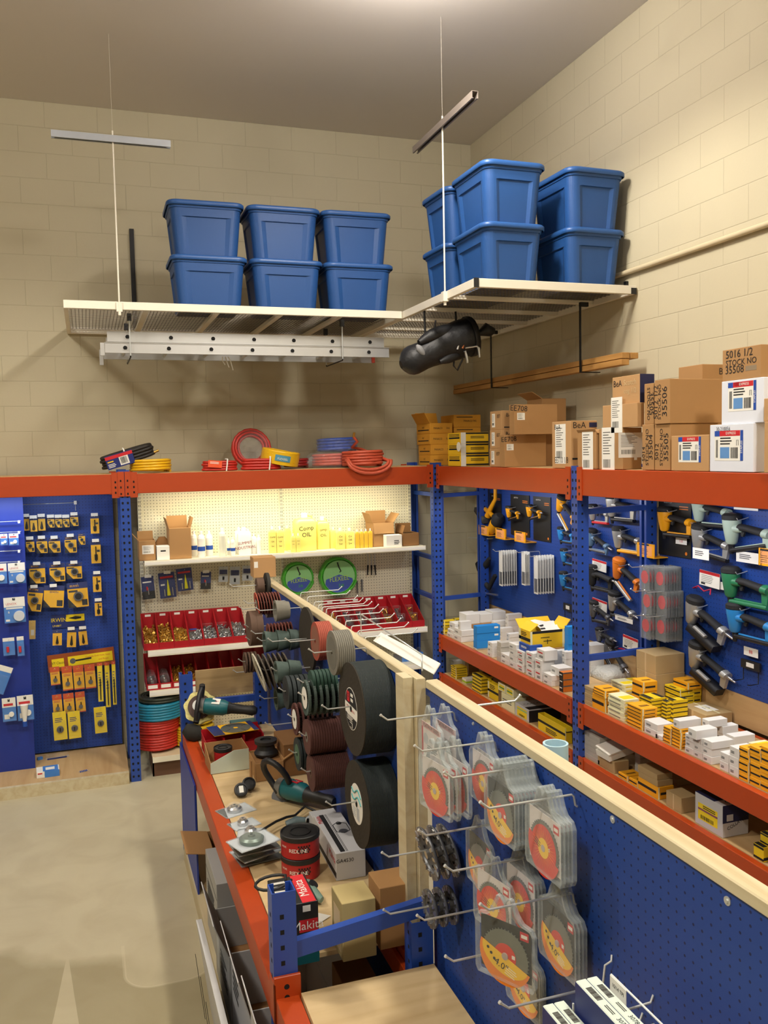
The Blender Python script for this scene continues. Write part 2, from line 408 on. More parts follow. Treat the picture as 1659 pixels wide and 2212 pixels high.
rr = empty('pallet_rack', (XR, 4.74, 0), 'blue and orange pallet rack along the right wall holding nail cartons and nail guns', 'rack')
def frame_right(y, x0=XR+.04, x1=XR+.535, zb=(.45, 1.22, 1.245, 2.14)):
    for x, f in ((x0, '-X'), (x1, '+X')):
        m = MB(); post(m, x, y, 0, ZT+.02, face=f, w=.07, d=.078); part(m, 'upright_post', rr)
    for z in (.45, 1.22, 2.14):
        m = MB(); strut(m, (x0+.035, y, z), (x1-.035, y, z+.01)); part(m, 'brace', rr)
YF = [7.2, 4.74, 2.2]
frame_right(YF[0], XR+.10, XR+.53)
for y in YF[1:]: frame_right(y)
ZM, ZL = .945, .605
for a, b in ((6.975, 4.78), (4.70, 2.24)):
    for z, h in ((ZT, .16), (ZM, .115), (ZL, .115)):
        aa = a
        m = MB(); beam(m, (XR, aa, z), (XR, b, z), h=h, out=(-1, 0, 0)); part(m, 'beam', rr, .003)
        m = MB(); beam(m, (XR+.58, a, z), (XR+.58, b, z), h=h, out=(1, 0, 0), clips=False); part(m, 'beam', rr, .003)
        m = MB(); m.box((XR+.042, b, z-.02), (XR+.54, a, z+.002), M_PLY); part(m, 'deck_board', rr)

# centre rack (front left of the middle partition)
CX0, CX1 = .505, 1.03; ZTAB = .80; YN, YFAR = 2.71, 5.57
cr = empty('pallet_rack', (CX0, YN, 0), 'low blue and orange rack used as a table for grinders in the middle', 'rack')
for y, zt, f in ((YN, 1.14, '-Y'), (YFAR, 1.17, '-Y')):
    for x in (CX0+.036, CX1-.02):
        if x > .9 and y == YN: zt2 = .95
        else: zt2 = zt
        m = MB(); post(m, x, y, 0, zt2, face=f, w=.078, d=.07, pitch=.051, square=True); part(m, 'upright_post', cr)
m = MB(); strut(m, (CX0+.07, YN, .93), (CX1, YN+.0, .985), .03, .055); part(m, 'brace', cr)
m = MB(); strut(m, (CX0+.07, YN, .74), (CX1, YN, .5), .03, .04); part(m, 'brace', cr)
m = MB(); strut(m, (CX0+.07, YFAR, .97), (CX1, YFAR, .97), .03, .04); part(m, 'brace', cr)
m = MB(); beam(m, (CX0, YN+.04, ZTAB), (CX0, YFAR-.04, ZTAB), h=.11, w=.075, out=(-1, 0, 0), clips=False); part(m, 'beam', cr, .003)
m = MB(); beam(m, (CX1, YN+.04, ZTAB-.022), (CX1, YFAR-.04, ZTAB-.022), h=.11, out=(1, 0, 0), clips=False); part(m, 'beam', cr, .003)
m = MB(); beam(m, (CX0, .2, ZTAB+.0), (CX0, YN-.045, ZTAB+.0), h=.12, w=.075, out=(-1, 0, 0), clips=False)
m.box((CX0-.006, YN-.048, ZTAB-.09), (CX0+.082, YN-.036, ZTAB+.07), M_ORANGE)
m.box((CX0-.006, YN-.048, ZTAB-.09), (CX0, YN+.03, ZTAB+.05), M_ORANGE)
for z in (.035, -.0): m.cyl((CX0+.035, YN-.0485, ZTAB+z), (CX0+.035, YN-.0475, ZTAB+z), .009, M_DARK, n=10)
part(m, 'beam', cr, .002)
M_PLY2 = wood_mat('worn_plywood', 'cdb488', 'b79a6c', 0, 2)
m = MB(); m.box((CX0+.078, YN+.16, ZTAB-.018), (XQ-.005, YFAR-.04, ZTAB-.002), M_PLY2); part(m, 'deck_board', cr)
m = MB(); m.box((CX0+.078, .2, ZTAB-.012), (CX1+.01, YN-.06, ZTAB+.012), M_PLY2); part(m, 'deck_board', cr)
m = MB(); m.box((CX0+.02, 1.0, .10), (CX1, YFAR, .12), M_PLY); part(m, 'deck_board', cr)
m = MB(); m.box((CX0-.02, .6, .0), (CX0+.02, YFAR-.08, .10), M_PINE); part(m, 'toe_board', cr)
# plywood end board standing at the far end, blue hardboard end panel below
m = MB(); m.box((CX0+.1, YFAR+.03, 1.0), (CX1+.02, YFAR+.045, 1.17), wood_mat('dull_plywood', 'b09468', '93784e', 0)); part(m, 'back_board', cr)
m = MB(); m.box((CX0-.012, YFAR-.75, 0.02), (CX0-.003, YFAR+.04, .72), mat('blue_hardboard', '1d3a9c', .5)); 
part(m, 'side_panel', cr)

# ================================================================ PEGBOARDS
M_PEGX = pegboard_mat('blue_pegboard_back', '1d4298', 0, 2, hole='101a50')
M_PEGY = pegboard_mat('blue_pegboard_side', '1b4190', 1, 2, hole='101a50', rad=.003)
M_PEGW = pegboard_mat('cream_pegboard', 'e8e2c8', 0, 2, hole='5a564a', rad=.0036)
YL = 7.69
tag(MB().box((-1.2, YL, .1), (.20, YL+.006, 2.32), M_PEGX).build('pegboard'), 'blue pegboard behind the left bay of the back rack, hung with yellow drill packs', 'pegboard')
YL2 = 7.355
tag(MB().box((-1.5, YL2, .09), (-.475, YL2+.012, 2.27), mat('blue_slat_board', '17308c', .5)).build('display_board'), 'dark blue display board at the left edge, in front of the pegboard', 'board')
m = MB(); m.box((-2.2, YB-.03, 0), (.222, YB+.01, .09), M_PINE); m.box((-2.2, YB+.01, .07), (.222, YL, .09), M_PLY)
m.box((-2.2, YL-.04, 0), (.222, YL, .07), M_PINE)
tag(m.build('wooden_platform'), 'low plywood platform on the floor below the blue pegboard at left', 'platform')
XP = XR+.585+.02
tag(MB().box((XP, 1.9, 1.13), (XP+.006, 7.42, 2.34), M_PEGY).build('pegboard'), 'long blue pegboard on the right wall carrying the nail guns', 'pegboard')
m = MB(); y = 1.9
while y < 7.3: m.box((XP+.002, y, .95), (XP+.02, y+.61, 1.13), M_PLY); y += .615
tag(m.build('plywood_skirt'), 'unpainted plywood strip below the pegboard on the right wall', 'board')
q = PX(XP-.01, 1418, 1200)
tag(MB().box((XP-.012, q.y-.02, .95), (XP-.001, q.y+.02, 2.34), wood_mat('pale_batten', 'c9b183', 'b1946a', 2)).build('batten'), 'thin upright wooden batten over the joint of the pegboards behind the rack post', 'batten')

# middle partitions

def partition(y0, y1, ztop, label, ply, x=XQ):
    e = empty('pegboard_partition', (x, y0, 0), label, 'partition')
    m = MB(); m.box((x, y0, .12), (x+.006, y1, ztop-.03), M_PEGY); m.box((x+.04, y0, .12), (x+.046, y1, ztop-.05), M_PEGY); part(m, 'panel', e)
    m = MB(); m.box((x-.008, y0-.02, ztop-.028), (x+.036, y1+.02, ztop), M_PINE); m.box((x+.036, y0-.02, ztop-.05), (x+.052, y1+.02, ztop-.012), M_PINE); part(m, 'top_rail', e, .003)
    m = MB(); m.box((x+.006, y0-.0, 0), (x+.04, y0+.04, ztop-.05), M_PINE); m.box((x+.006, y1-.04, 0), (x+.04, y1, ztop-.05), M_PINE); part(m, 'stud', e)
    return e
ZA, ZBB = 1.735, 1.757
pa = partition(2.93, 5.72, ZA, 'blue pegboard partition hung with grinding discs, pale timber rail on top', 0)
pb = partition(.5, 2.72, ZBB, 'nearest blue pegboard partition hung with saw blade packs, pale wooden rail on top', 0)
m = MB(); m.box((XQ-.07, 2.79, .82), (XQ-.035, 2.87, ZBB-.0), M_PINE); m.box((XQ-.033, 2.76, .82), (XQ+.0, 2.84, ZBB+.0), M_PINE)
tag(m.build('timber_post'), 'pair of upright pine studs between the two pegboard partitions', 'post')
# ================================================================ DECALS
FXN = lambda o: frame(o, (0, -1, 0), z=(-1, 0, 0))      # picture on a face that looks to -X (towards the aisle)
FYN = lambda o: frame(o, (1, 0, 0), z=(0, -1, 0))       # picture on a face that looks to -Y
def stroke_bars(mb, F, x0, y0, x1, y1, n=13, m=None, h=.0006):
    r = random.Random(3)
    x = x0; dx = (x1-x0)/(n*1.6)
    while x < x1-dx: 
        w_ = dx*r.choice((.5, .9, .5, .7)); mb.box((x, y0, h*.5), (x+w_, y1, h), m or M_INK, F); x += w_+dx*r.choice((.5, .9))
def lines(mb, F, x0, y0, x1, y1, n, m=None, h=.0006, fill=.45):
    """rows of small print"""
    r = random.Random(n); dy = (y1-y0)/n
    for k in range(n):
        yy = y0+dy*k; mb.box((x0, yy+dy*.25, h*.5), (x0+(x1-x0)*r.uniform(.6, 1), yy+dy*(.25+fill), h), m or M_INK, F)
def ship_label(mb, F, cx, cy, w_, h_, paper=None, n=5):
    """white paper label with print and a barcode, centred at cx, cy in face frame F"""
    G = F @ T(cx, cy, 0)
    mb.box((-w_/2, -h_/2, 0), (w_/2, h_/2, .0008), paper or M_WHITE, G)
    lines(mb, G, -w_*.40, -h_*.08, w_*.3, h_*.43, n+4, MATS.get('faded_ink') or mat('faded_ink', '55534e', .7), h=.0012, fill=.3)
    stroke_bars(mb, G, -w_*.38, -h_*.36, w_*.2, -h_*.18, m=MATS['faded_ink'], h=.0012)
def box6(mb, sx, sy, sz, m, faces=None):
    mb.box((0, 0, 0), (sx, sy, sz), m)
class Carton:
    """a closed or open carton; local frame: origin at the near left bottom corner, x to the right, y away, z up"""
    def __init__(s, name, loc, size, m, label, cat='box', yaw=0, group=None, bevel=.002, open_=0, inner=None, flaps=None):
        s.sx, s.sy, s.sz = size; s.M = T(*loc) @ Rz(yaw); s.m = m
        mb = MB(); t = .004
        if open_:
            sx, sy, sz = size
            mb.box((0, 0, 0), (sx, sy, t), m); mb.box((0, 0, t), (sx, t, sz), m); mb.box((0, sy-t, t), (sx, sy, sz), m)
            mb.box((0, t, t), (t, sy-t, sz), m); mb.box((sx-t, t, t), (sx, sy-t, sz), m); 
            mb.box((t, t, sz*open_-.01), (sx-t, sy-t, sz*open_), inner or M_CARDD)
        else: box6(mb, *size, m)
        s.o = mb.build(name, M=s.M, bevel=bevel); tag(s.o, label, cat, group)
        if open_ and flaps:
            for side, ang in flaps.items():
                f = MB(); sx, sy, sz = size
                if side in 'fb':
                    d = min(sy*.5, .5*sx) if sy > sx else sy*.48
                    M = T(0, 0 if side == 'f' else sy, sz) @ Rx((1 if side == 'f' else -1)*math.radians(ang))
                    f.box((.003, -.002, 0), (sx-.003, .002, d), m, M)
                else:
                    d = min(sx, sy)*.48
                    M = T(0 if side == 'l' else sx, 0, sz) @ Ry((-1 if side == 'l' else 1)*math.radians(ang))
                    f.box((-.002, .003, 0), (.002, sy-.003, d), m, M)
                f.build('flap', s.o)
    def F(s, side):
        if side == 'f': return FYN((s.sx/2, 0, s.sz/2)), s.sx, s.sz        # -Y
        if side == 'l': return FXN((0, s.sy/2, s.sz/2)), s.sy, s.sz        # -X
        if side == 't': return T(s.sx/2, s.sy/2, s.sz), s.sx, s.sy
    def print_(s, items, name='printed_label', lab=None):
        mb = MB()
        for it in items:
            F, w_, h_ = s.F(it[1]); k = it[0]
            if k == 't':
                _, _, u, v, txt, size, m = it[:7]; rot = it[7] if len(it) > 7 else 0
                tw = max(v.x for v in text_mesh(txt)[0])-min(v.x for v in text_mesh(txt)[0]); sxx = it[8] if len(it) > 8 else 1
                size = min(size, .8*(h_ if abs(rot) == 90 else w_)/(tw*sxx))
                mb.text(txt, F @ T((u-.5)*w_, (v-.5)*h_, .0004) @ Rz(math.radians(rot)), size, m, sx=(it[8] if len(it) > 8 else 1), h=.0008)
            elif k == 'r':
                _, _, u0, v0, u1, v1, m = it[:7]; hh = it[7] if len(it) > 7 else .0006
                mb.box(((u0-.5)*w_, (v0-.5)*h_, 0), ((u1-.5)*w_, (v1-.5)*h_, hh), m, F)
            elif k == 's':
                _, _, u, v, a, b = it[:6]; ship_label(mb, F, (u-.5)*w_, (v-.5)*h_, a, b)
            elif k == 'b':
                _, _, u0, v0, u1, v1 = it[:6]; stroke_bars(mb, F, (u0-.5)*w_, (v0-.5)*h_, (u1-.5)*w_, (v1-.5)*h_, h=.0012)
            elif k == 'n':
                _, _, u0, v0, u1, v1, n = it[:7]; lines(mb, F, (u0-.5)*w_, (v0-.5)*h_, (u1-.5)*w_, (v1-.5)*h_, n, m=it[7] if len(it) > 7 else None, h=.0012)
        o = mb.build(name, s.o)
        if lab: o['label'] = lab
        return s
def ycarton(name, xf, xl, xc, xr, z0, ztop_px, m, label, yaw=0, **k):
    """carton on the right rack: aisle face on plane x = xf between picture columns xl..xc, near face xc..xr"""
    yb = 1000
    Yc = PX(xf, xc, ztop_px).y; Yf = PX(xf, xl, ztop_px).y; z1 = PX(xf, xc, ztop_px).z
    X1 = PY(Yc, xr, ztop_px).x
    return Carton(name, (xf, Yc, z0), (X1-xf, Yf-Yc, z1-z0), m, label, yaw=yaw, **k)

# ================================================================ OVERHEAD RACKS, TOTES, LADDER
ZR = 3.555   # underside of the deck
M_RAIL = mat('white_enamel_rail', 'e8e2d2', .45, var=.03)
M_WIRE = mat('grey_deck_wire', '8d857a', .4, metal=.5)
def wire_deck(par, x0, x1, y0, y1, z):
    m = MB(); y = y0+.01
    while y < y1: m.box((x0, y-.0018, z), (x1, y+.0018, z+.0036), M_WIRE); y += .05
    x = x0+.012
    while x < x1: m.box((x-.0022, y0, z+.0036), (x+.0022, y1, z+.008), M_WIRE); x += .025
    part(m, 'wire_deck', par)
OX0, OX1, OX2 = -.10, 2.35, XW-.012; OY0, OY1, OYB = 6.42, 5.10, YW-.012
def overhead(name, x0, x1, y0, y1, label, crossx=None, crossy=None, skip=None, wallx=None):
    e = empty(name, T((x0+x1)/2, (y0+y1)/2, ZR), label, 'ceiling rack'); h = .055; t = .03
    segs = {'f': ((x0, y0, ZR), (x1, y0+t, ZR+h)), 'b': ((x0, y1-t, ZR), (x1, y1, ZR+h)), 'l': ((x0, y0+t, ZR), (x0+t, y1-t, ZR+h)), 'r': ((x1-t, y0+t, ZR), (x1, y1-t, ZR+h))}
    for k, (a, b) in segs.items():
        if skip and k in skip: continue
        m = MB(); m.box(a, b, M_RAIL); part(m, 'rail', e, .002)
    for x in crossx or (): m = MB(); m.box((x-.02, y0+t, ZR+.01), (x+.02, y1-t, ZR+.035), M_RAIL); part(m, 'cross_bar', e)
    for y in crossy or (): m = MB(); m.box((x0+t, y-.02, ZR+.01), (x1-t, y+.02, ZR+.035), M_RAIL); part(m, 'cross_bar', e)
    wire_deck(e, x0+.01, x1-.01, y0+.01, y1-.01, ZR+.036)
    return e
oa = overhead('overhead_rack', OX0, OX1-.003, OY0, OYB, 'white wire storage rack hung over the back wall, ladder slung underneath', crossx=(.45, .95, 1.42, 1.88))
ob = overhead('overhead_rack', OX1+.003, OX2, OY1, 7.54, 'white wire storage rack hung in the corner, golf bag and boards below it', crossy=(5.6, 6.1, 6.6, 7.1))
M_CHAN = mat('galvanised_channel', 'b4bac2', .4, metal=.5); M_CHAND = mat('grey_channel', '8a8078', .5, metal=.3)
ZCH = 4.70
def hanger(par, x, y, along, a, b, mt, name='ceiling_channel'):
    m = MB(); m.cyl((x, y, ZR-.03), (x, y, ZCH+.06), .006, M_RAIL, n=8); m.cyl((x, y, ZCH+.06), (x, y, ZC), .0008, M_RAIL, n=5); part(m, 'hanging_rod', par)
    m = MB(); m.box((x-.02, y-.004 if along == 'x' else y-.02, ZR-.015), (x+.02, y+.0 if along == 'x' else y+.02, ZR+.05), M_RAIL); m.cyl((x, y, ZR-.04), (x, y, ZR-.012), .011, M_RAIL, n=8); part(m, 'rod_clamp', par)
    m = MB(); s = .0205
    def bx(u0, u1, z0, z1):
        if along == 'x': m.box((a, y+u0, z0), (b, y+u1, z1), mt)
        else: m.box((x+u0, a, z0), (x+u1, b, z1), mt)
    bx(-.021, -.018, ZCH-.02, ZCH+.025); bx(.018, .021, ZCH-.02, ZCH+.025); bx(-.018, .018, ZCH+.022, ZCH+.025)
    bx(-.018, -.01, ZCH-.02, ZCH-.017); bx(.01, .018, ZCH-.02, ZCH-.017)
    part(m, name, par)
hanger(oa, .265, OY0-.005, 'x', -.13, .65, M_CHAN)
hanger(ob, OX1-.005, 5.56, 'y', 5.04, 6.07, M_CHAND)
m = MB(); q = PY(YW-.01, 290, 655); m.box((q.x-.018, YW-.022, 3.60), (q.x+.018, YW-.001, PY(YW-.01, 287, 495).z), M_BLACKM); part(m, 'wall_bracket', oa)
m = MB(); q = PX(XW-.012, 1352, 628); m.box((XW-.02, q.y-.015, 3.60), (XW-.001, q.y+.015, 3.66), M_BLACKM); part(m, 'wall_bracket', ob)
# black end caps of the corner rail
m = MB(); m.box((OX1-.002, OY1-.004, ZR-.002), (OX1+.032, OY1+.001, ZR+.057), M_BLACK); m.box((OX2-.04, OY1-.004, ZR-.002), (OX2, OY1+.001, ZR+.04), M_BLACK); part(m, 'end_cap', ob)

def rrect(hx, hy, r, n=5, inset=0, ix=.0):
    """rounded rectangle; the middle of each side may be set back by `inset`"""
    pts = []
    cs = [(hx-r, hy-r, 0), (-(hx-r), hy-r, 90), (-(hx-r), -(hy-r), 180), (hx-r, -(hy-r), 270)]
    nx = [(-1, 0), (0, -1), (1, 0), (0, 1)]
    for k, (cx, cy, a0) in enumerate(cs):
        for i in range(n+1):
            a = math.radians(a0+90*i/n); pts.append((cx+r*math.cos(a), cy+r*math.sin(a)))
        nx_, ny_ = cs[(k+1) % 4][:2]
        a = math.radians(a0+90); p0 = (cx+r*math.cos(a), cy+r*math.sin(a)); p1 = (nx_+r*math.cos(a), ny_+r*math.sin(a))
        d = (-math.cos(a), -math.sin(a))
        for f in (.03, .12, .88, .97):
            q = inset if f in (.12, .88) else 0
            pts.append((p0[0]+(p1[0]-p0[0])*f+d[0]*q, p0[1]+(p1[1]-p0[1])*f+d[1]*q))
    return pts
def loft(mb, secs, m, smooth=True, cap0=True, cap1=False):
    n = len(secs[0][0]); vs = []; 
    for pts, z in secs: vs += [(x, y, z) for x, y in pts]
    fs = []
    for k in range(len(secs)-1):
        fs += [(k*n+i, k*n+(i+1) % n, (k+1)*n+(i+1) % n, (k+1)*n+i) for i in range(n)]
    mb.add(vs, fs, m, smooth)
    if cap0: mb.add([(x, y, secs[0][1]) for x, y in secs[0][0]], [tuple(range(n-1, -1, -1))], m)
    if cap1: mb.add([(x, y, secs[-1][1]) for x, y in secs[-1][0]], [tuple(range(n))], m)
M_TOTE = mat('blue_tote_plastic', '224c88', .45, var=.04, nscale=4, spec=.4); M_TOTEL = mat('blue_lid_plastic', '265290', .42, var=.03, spec=.45)
def make_tote(loc, yaw, label, L=.56, W=.46, H=.385):
    e = empty('storage_tote', T(*loc) @ Rz(yaw), label, 'storage bin', 'blue lidded totes on the overhead racks')
    hx, hy = L/2-.018, W/2-.018; m = MB(); S = []
    for z, f, ins in ((0, .86, .008), (.006, .865, .011), (H*.70, .955, .011), (H*.71, .957, .0), (H*.86, .975, 0), (H*.865, 1.0, 0), (H*.93, 1.02, 0), (H-.018, 1.02, 0)):
        S.append((rrect(hx*f, hy*f, .062, n=9, inset=ins), z))
    loft(m, S, M_TOTE, smooth=False); m.build('tub', e)
    m = MB(); r = .07
    loft(m, [(rrect(L/2-.004, W/2-.004, r), H-.036), (rrect(L/2, W/2, r), H-.032), (rrect(L/2, W/2, r), H-.01), (rrect(L/2-.008, W/2-.008, r), H-.001), (rrect(L/2-.03, W/2-.03, r-.02), H), (rrect(L/2-.035, W/2-.035, r-.02), H-.008)], M_TOTEL, cap0=False, cap1=True)
    m.build('lid', e)
    return e
ZD = ZR+.045
tl = [('left stack of the three over the ladder'), ('middle stack of the three over the ladder'), ('right stack of the three over the ladder')]
proto = None
def tote(x, y, z, yaw, label):
    global proto
    if proto is None: proto = make_tote((x, y, z), yaw, label); return proto
    return copy_tree(proto, T(x, y, z) @ Rz(yaw), label)
for k, (x, a) in enumerate(((.915, .0), (1.49, .01), (2.06, -.01))):
    tote(x, 6.76, ZD, a, 'lower blue plastic tote in the '+tl[k]); tote(x-.012, 6.755, ZD+.386, a-.01, 'upper blue plastic tote in the '+tl[k])
for k, (x, y, yaw, w_) in enumerate(((2.675, 5.43, PI/2, 'nearest stack on the corner rack, beside the hanging rod'), (3.27, 5.42, PI/2+.02, 'stack against the right block wall'), (2.70, 5.97, 0.03, 'stack behind the nearest one on the corner rack'))):
    tote(x, y, ZD, yaw, 'lower blue plastic tote in the '+w_); tote(x+.002, y-.004, ZD+.386, yaw+.01, 'upper blue plastic tote in the '+w_)

# extension ladder lying flat under the rack
M_ALU = mat('ladder_aluminium', 'c9cacb', .35, metal=.75, var=.06)
YLn = 6.60
lz = PY(YLn, 400, 765).z; lx0 = PY(YLn, 226, 750).x; lx1 = PY(YLn, 840, 755).x
la = empty('extension_ladder', T((lx0+lx1)/2, YLn, lz), 'long aluminium extension ladder lying flat below the overhead rack', 'ladder')
def dshape(r): return [(r*math.cos(a), r*math.sin(a)) for a in [math.radians(d) for d in range(-60, 241, 25)]]
for sec, (dz, xa, xb, ya, yb2) in enumerate(((0, lx0, lx1, YLn, 7.02), (.082, lx0+.02, lx1-.03, YLn+.03, 6.99))):
    for y in (ya, yb2):
        m = MB(); m.box((xa, y-.002, lz+dz), (xb, y+.002, lz+dz+.075), M_ALU); m.box((xa, y-.008, lz+dz), (xb, y+.016, lz+dz+.004), M_ALU); m.box((xa, y-.008, lz+dz+.071), (xb, y+.016, lz+dz+.075), M_ALU)
        x = xa+.14
        if y == ya:
            while x < xb-.05:
                m.prism(dshape(.02), .003, M_ALU, T(x, y-.003, lz+dz+.037) @ Rx(PI/2)); m.prism(dshape(.015), .0008, M_DARK, T(x, y-.006, lz+dz+.037) @ Rx(PI/2)); x += .305
        part(m, 'side_rail', la)
    x = xa+.14
    while x < xb-.05:
        m = MB(); m.cyl((x, ya+.003, lz+dz+.037), (x, yb2, lz+dz+.037), .015, M_ALU, n=12); part(m, 'rung', la); x += .305
for y in (YLn, 7.02):
    m = MB(); m.box((lx0-.03, y-.012, lz-.045 if y > 7 else lz-.02), (lx0-.002, y+.012, lz+.07), M_ALU); part(m, 'foot', la)
m = MB(); m.box((lx1-.01, 7.0, lz+.0), (lx1+.015, 7.03, lz+.06), mat('red_end_cap', 'b03a26', .5)); part(m, 'end_cap', la)
for xx, nm in ((.335, 'left'), (1.91, 'right')):
    m = MB()
    for y in (YLn-.03, 7.06):
        m.cyl((xx, y, lz-.02), (xx, y, ZR-.05), .005, M_ZINC, n=6)
    m.tube([(xx, YLn-.03, lz-.02), (xx, YLn-.02, lz-.03), (xx, 7.05, lz-.03), (xx, 7.06, lz-.02)], .005, M_BLACKM, n=6)
    m.cbox((xx, YLn-.03, ZR-.027), (.03, .03, .05), M_BLACK); m.cbox((xx, 7.06, ZR-.027), (.03, .03, .05), M_BLACK)
    tag(m.build('ladder_hanger'), 'wire hook with black clamps holding the %s end of the ladder' % nm, 'hook')
m = MB(); q = PY(6.85, 475, 780)
for k in range(3): m.tube([(q.x+.02*k, 6.7, lz-.002), (q.x+.03*k, 6.72, lz-.03), (q.x+.02+.03*k, 6.73, lz-.06-.02*k)], .004, M_WHITE, n=5)
part(m, 'cord', la)

# boards in straps along the right wall
XBn = 3.36
a, b = PX(XBn, 968, 838), PX(XBn, 1348, 788)
M_OAK = wood_mat('orange_board', 'b98a4c', '94672f', 1, 2)
for k, (dx, dz, s, w_) in enumerate(((0, 0, 0, 'lowest of the hung stack'), (.004, .043, .03, 'resting on the lowest hung board'), (.07, .043, .0, 'lying behind the upper hung board'))):
    m = MB(); m.box((-.0, 0, 0), (.06, a.y-b.y-s, .038), M_OAK)
    tag(m.build('board', M=T(XBn+dx-.02, b.y, b.z+dz), bevel=.002), 'long timber board along the right wall, '+w_, 'timber')
for pxx, nm in ((1262, 'nearer'), (1068, 'farther')):
    q = PX(XBn, pxx, 780); zb = b.z-.001; yy = q.y
    m = MB(); m.box((XBn-.034, yy-.01, zb-.006), (XBn+.125, yy+.01, zb-.0005), M_BLACKM); m.box((XBn-.034, yy-.01, zb), (XBn-.028, yy+.01, ZR-.03), M_BLACKM)
    m.box((XBn-.034, yy-.012, ZR-.03), (XBn+.03, yy+.012, ZR-.001), M_BLACKM)
    tag(m.build('board_hanger'), nm+' black strap holding the timber boards below the corner rack', 'strap')

# golf bag slung under the corner rack
M_BAG = mat('black_nylon', '15161a', .5, bump=.7, nscale=16); M_BAGG = mat('grey_nylon', '86878a', .6)
YG = 6.05
def G(px, py, dy=0): return PY(YG+dy, px, py)
g0 = G(930, 760)
gb = empty('golf_bag', T(*g0), 'black golf bag slung under the corner rack with club heads sticking out', 'golf bag')
def gp(lst, name, m_, n=16, sub=0):
    m = MB(); m.tube([G(*p[:2], p[3] if len(p) > 3 else 0)-g0 for p in lst], [p[2] for p in lst], m_, n=n); return m.build(name, gb, sub=sub)
gp([(866, 788, .03), (876, 785, .095), (892, 778, .118), (912, 769, .10), (935, 757, .118), (960, 746, .135), (985, 736, .145), (1004, 729, .148), (1016, 726, .135)], 'bag_body', M_BAG, sub=1)
gp([(1009, 728, .15), (1018, 726, .152), (1020, 725, .14), (1013, 727, .09)], 'bag_mouth', M_BLACK)
gp([(905, 740, .02, -.07), (925, 728, .05, -.06), (950, 720, .06, -.05), (975, 712, .05, -.05), (985, 709, .015, -.05)], 'side_pocket', M_BAG, sub=1)
gp([(950, 782, .015, -.08), (965, 776, .04, -.08), (985, 768, .035, -.08), (993, 765, .01, -.08)], 'ball_pocket', M_BAG, sub=1)
gp([(900, 745, .008, -.09), (905, 752, .026, -.095), (912, 762, .022, -.095), (918, 770, .006, -.09)], 'grey_panel', M_BAGG)
for k, lst in enumerate(([(985, 735), (986, 733), (990, 745), (988, 755)], [(998, 738), (1000, 732), (1001, 745), (999, 753)], [(1005, 752), (1030, 747), (1034, 752), (1036, 772)], [(1002, 760), (1005, 758), (1008, 770), (1010, 784)])):
    m = MB(); pp = [G(*p, -.12)-g0 for p in lst]; m.tube(pp, [.006, .008, .012, .009], M_STEEL if k != 1 else mat('copper_club', '9a5a34', .4, metal=.6), n=8); m.build('golf_club', gb)
for lst in (([(982, 770), (980, 790), (988, 800), (1000, 775)]), ([(935, 750), (938, 715), (941, 692)]), ([(1000, 712), (1003, 700), (1004, 694)])):
    m = MB(); m.tube([G(*p, -.05)-g0 for p in lst], .007, M_BAG, n=5); m.build('strap', gb)
for xx_, yy_ in ((918, 760), (985, 738)):
    q = G(xx_, yy_); m = MB(); m.tube([Vector((q.x, YG, ZR+.003))-g0, Vector((q.x, YG-.02, q.z))-g0], .008, M_BLACKM, n=6); m.build('sling', gb)
gp([(1030, 722, .012), (1050, 712, .05), (1064, 718, .035), (1066, 722, .01)], 'side_flap', M_BAG)
# ================================================================ TOP OF THE RIGHT RACK: CARTONS
Z7 = lambda x, y: (880+x/2.1297, 720+y/2.1297)
ZTT = ZT+.003
M_DBLUE = mat('dark_blue_print', '1a1f4a', .6)
M_KRAFT2 = mat('pale_cardboard', 'b88f60', .8, var=.06, nscale=5)
M_LBLUE = mat('pale_blue_white_carton', 'dfe3ee', .65, var=.03)
M_ACARD = mat('orange_fastener_carton', 'd9992c', .7, var=.08)
BELT = []
def C7(name, xf, xl, xc, xr, ytop, m, label, z0=None, ybot=None, **k):
    xlp = Z7(xl, 0)[0]; xcp, ytp = Z7(xc, ytop); xrp = Z7(xr, 0)[0]
    Yc = PX(xf, xcp, ytp).y; Yf = PX(xf, xlp, ytp).y; z1 = PX(xf, xcp, ytp).z; X1 = PY(Yc, xrp, ytp).x
    if z0 is None: z0 = ZTT
    return Carton(name, (xf, Yc, z0), (X1-xf, max(.08, Yf-Yc), z1-z0), m, label, **k)
def zt(c): return c.M.translation.z+c.sz+.0005
XF = XR+.02
# amber stack at the left
base = PX(XF, *Z7(105, 600)); ya = base.y
hz = .092
for k in range(4):
    c = Carton('nail_carton', (XF+.02*(k % 2)*.3, ya-.01+.004*k, ZTT+k*(hz+.001)), (.215, .30, hz), M_ACARD, 'orange fastener carton in the left stack at the rack corner, '+level(k, 4), group='orange fastener cartons', yaw=.02*(k-1), open_=.7 if k == 3 else 0, flaps={'l': 30, 'b': 20} if k == 3 else None)
    c.print_([('t', 'f', .35, .5, 'PANACO', .026, M_INK, 0, .8), ('t', 'f', .8, .5, 'FAS', .026, M_INK, 0, .8), ('t', 'l', .5, .6, 'FAST', .022, M_INK), ('r', 'l', .1, .3, .9, .4, M_INK)])
y2 = PX(XF+.2, *Z7(285, 600)).y
for k in range(4):
    c = Carton('nail_carton', (XF+.24, ya+.02, ZTT+k*(hz+.019)), (.26, .30, hz+.018), M_ACARD, 'orange fastener carton in the stack behind the corner one, '+level(k, 4), group='orange fastener cartons')
    c.print_([('t', 'f', .6, .5, 'PANACO FAS', .026, M_INK, 0, .8), ('r', 'f', .1, .78, .7, .84, M_INK)])
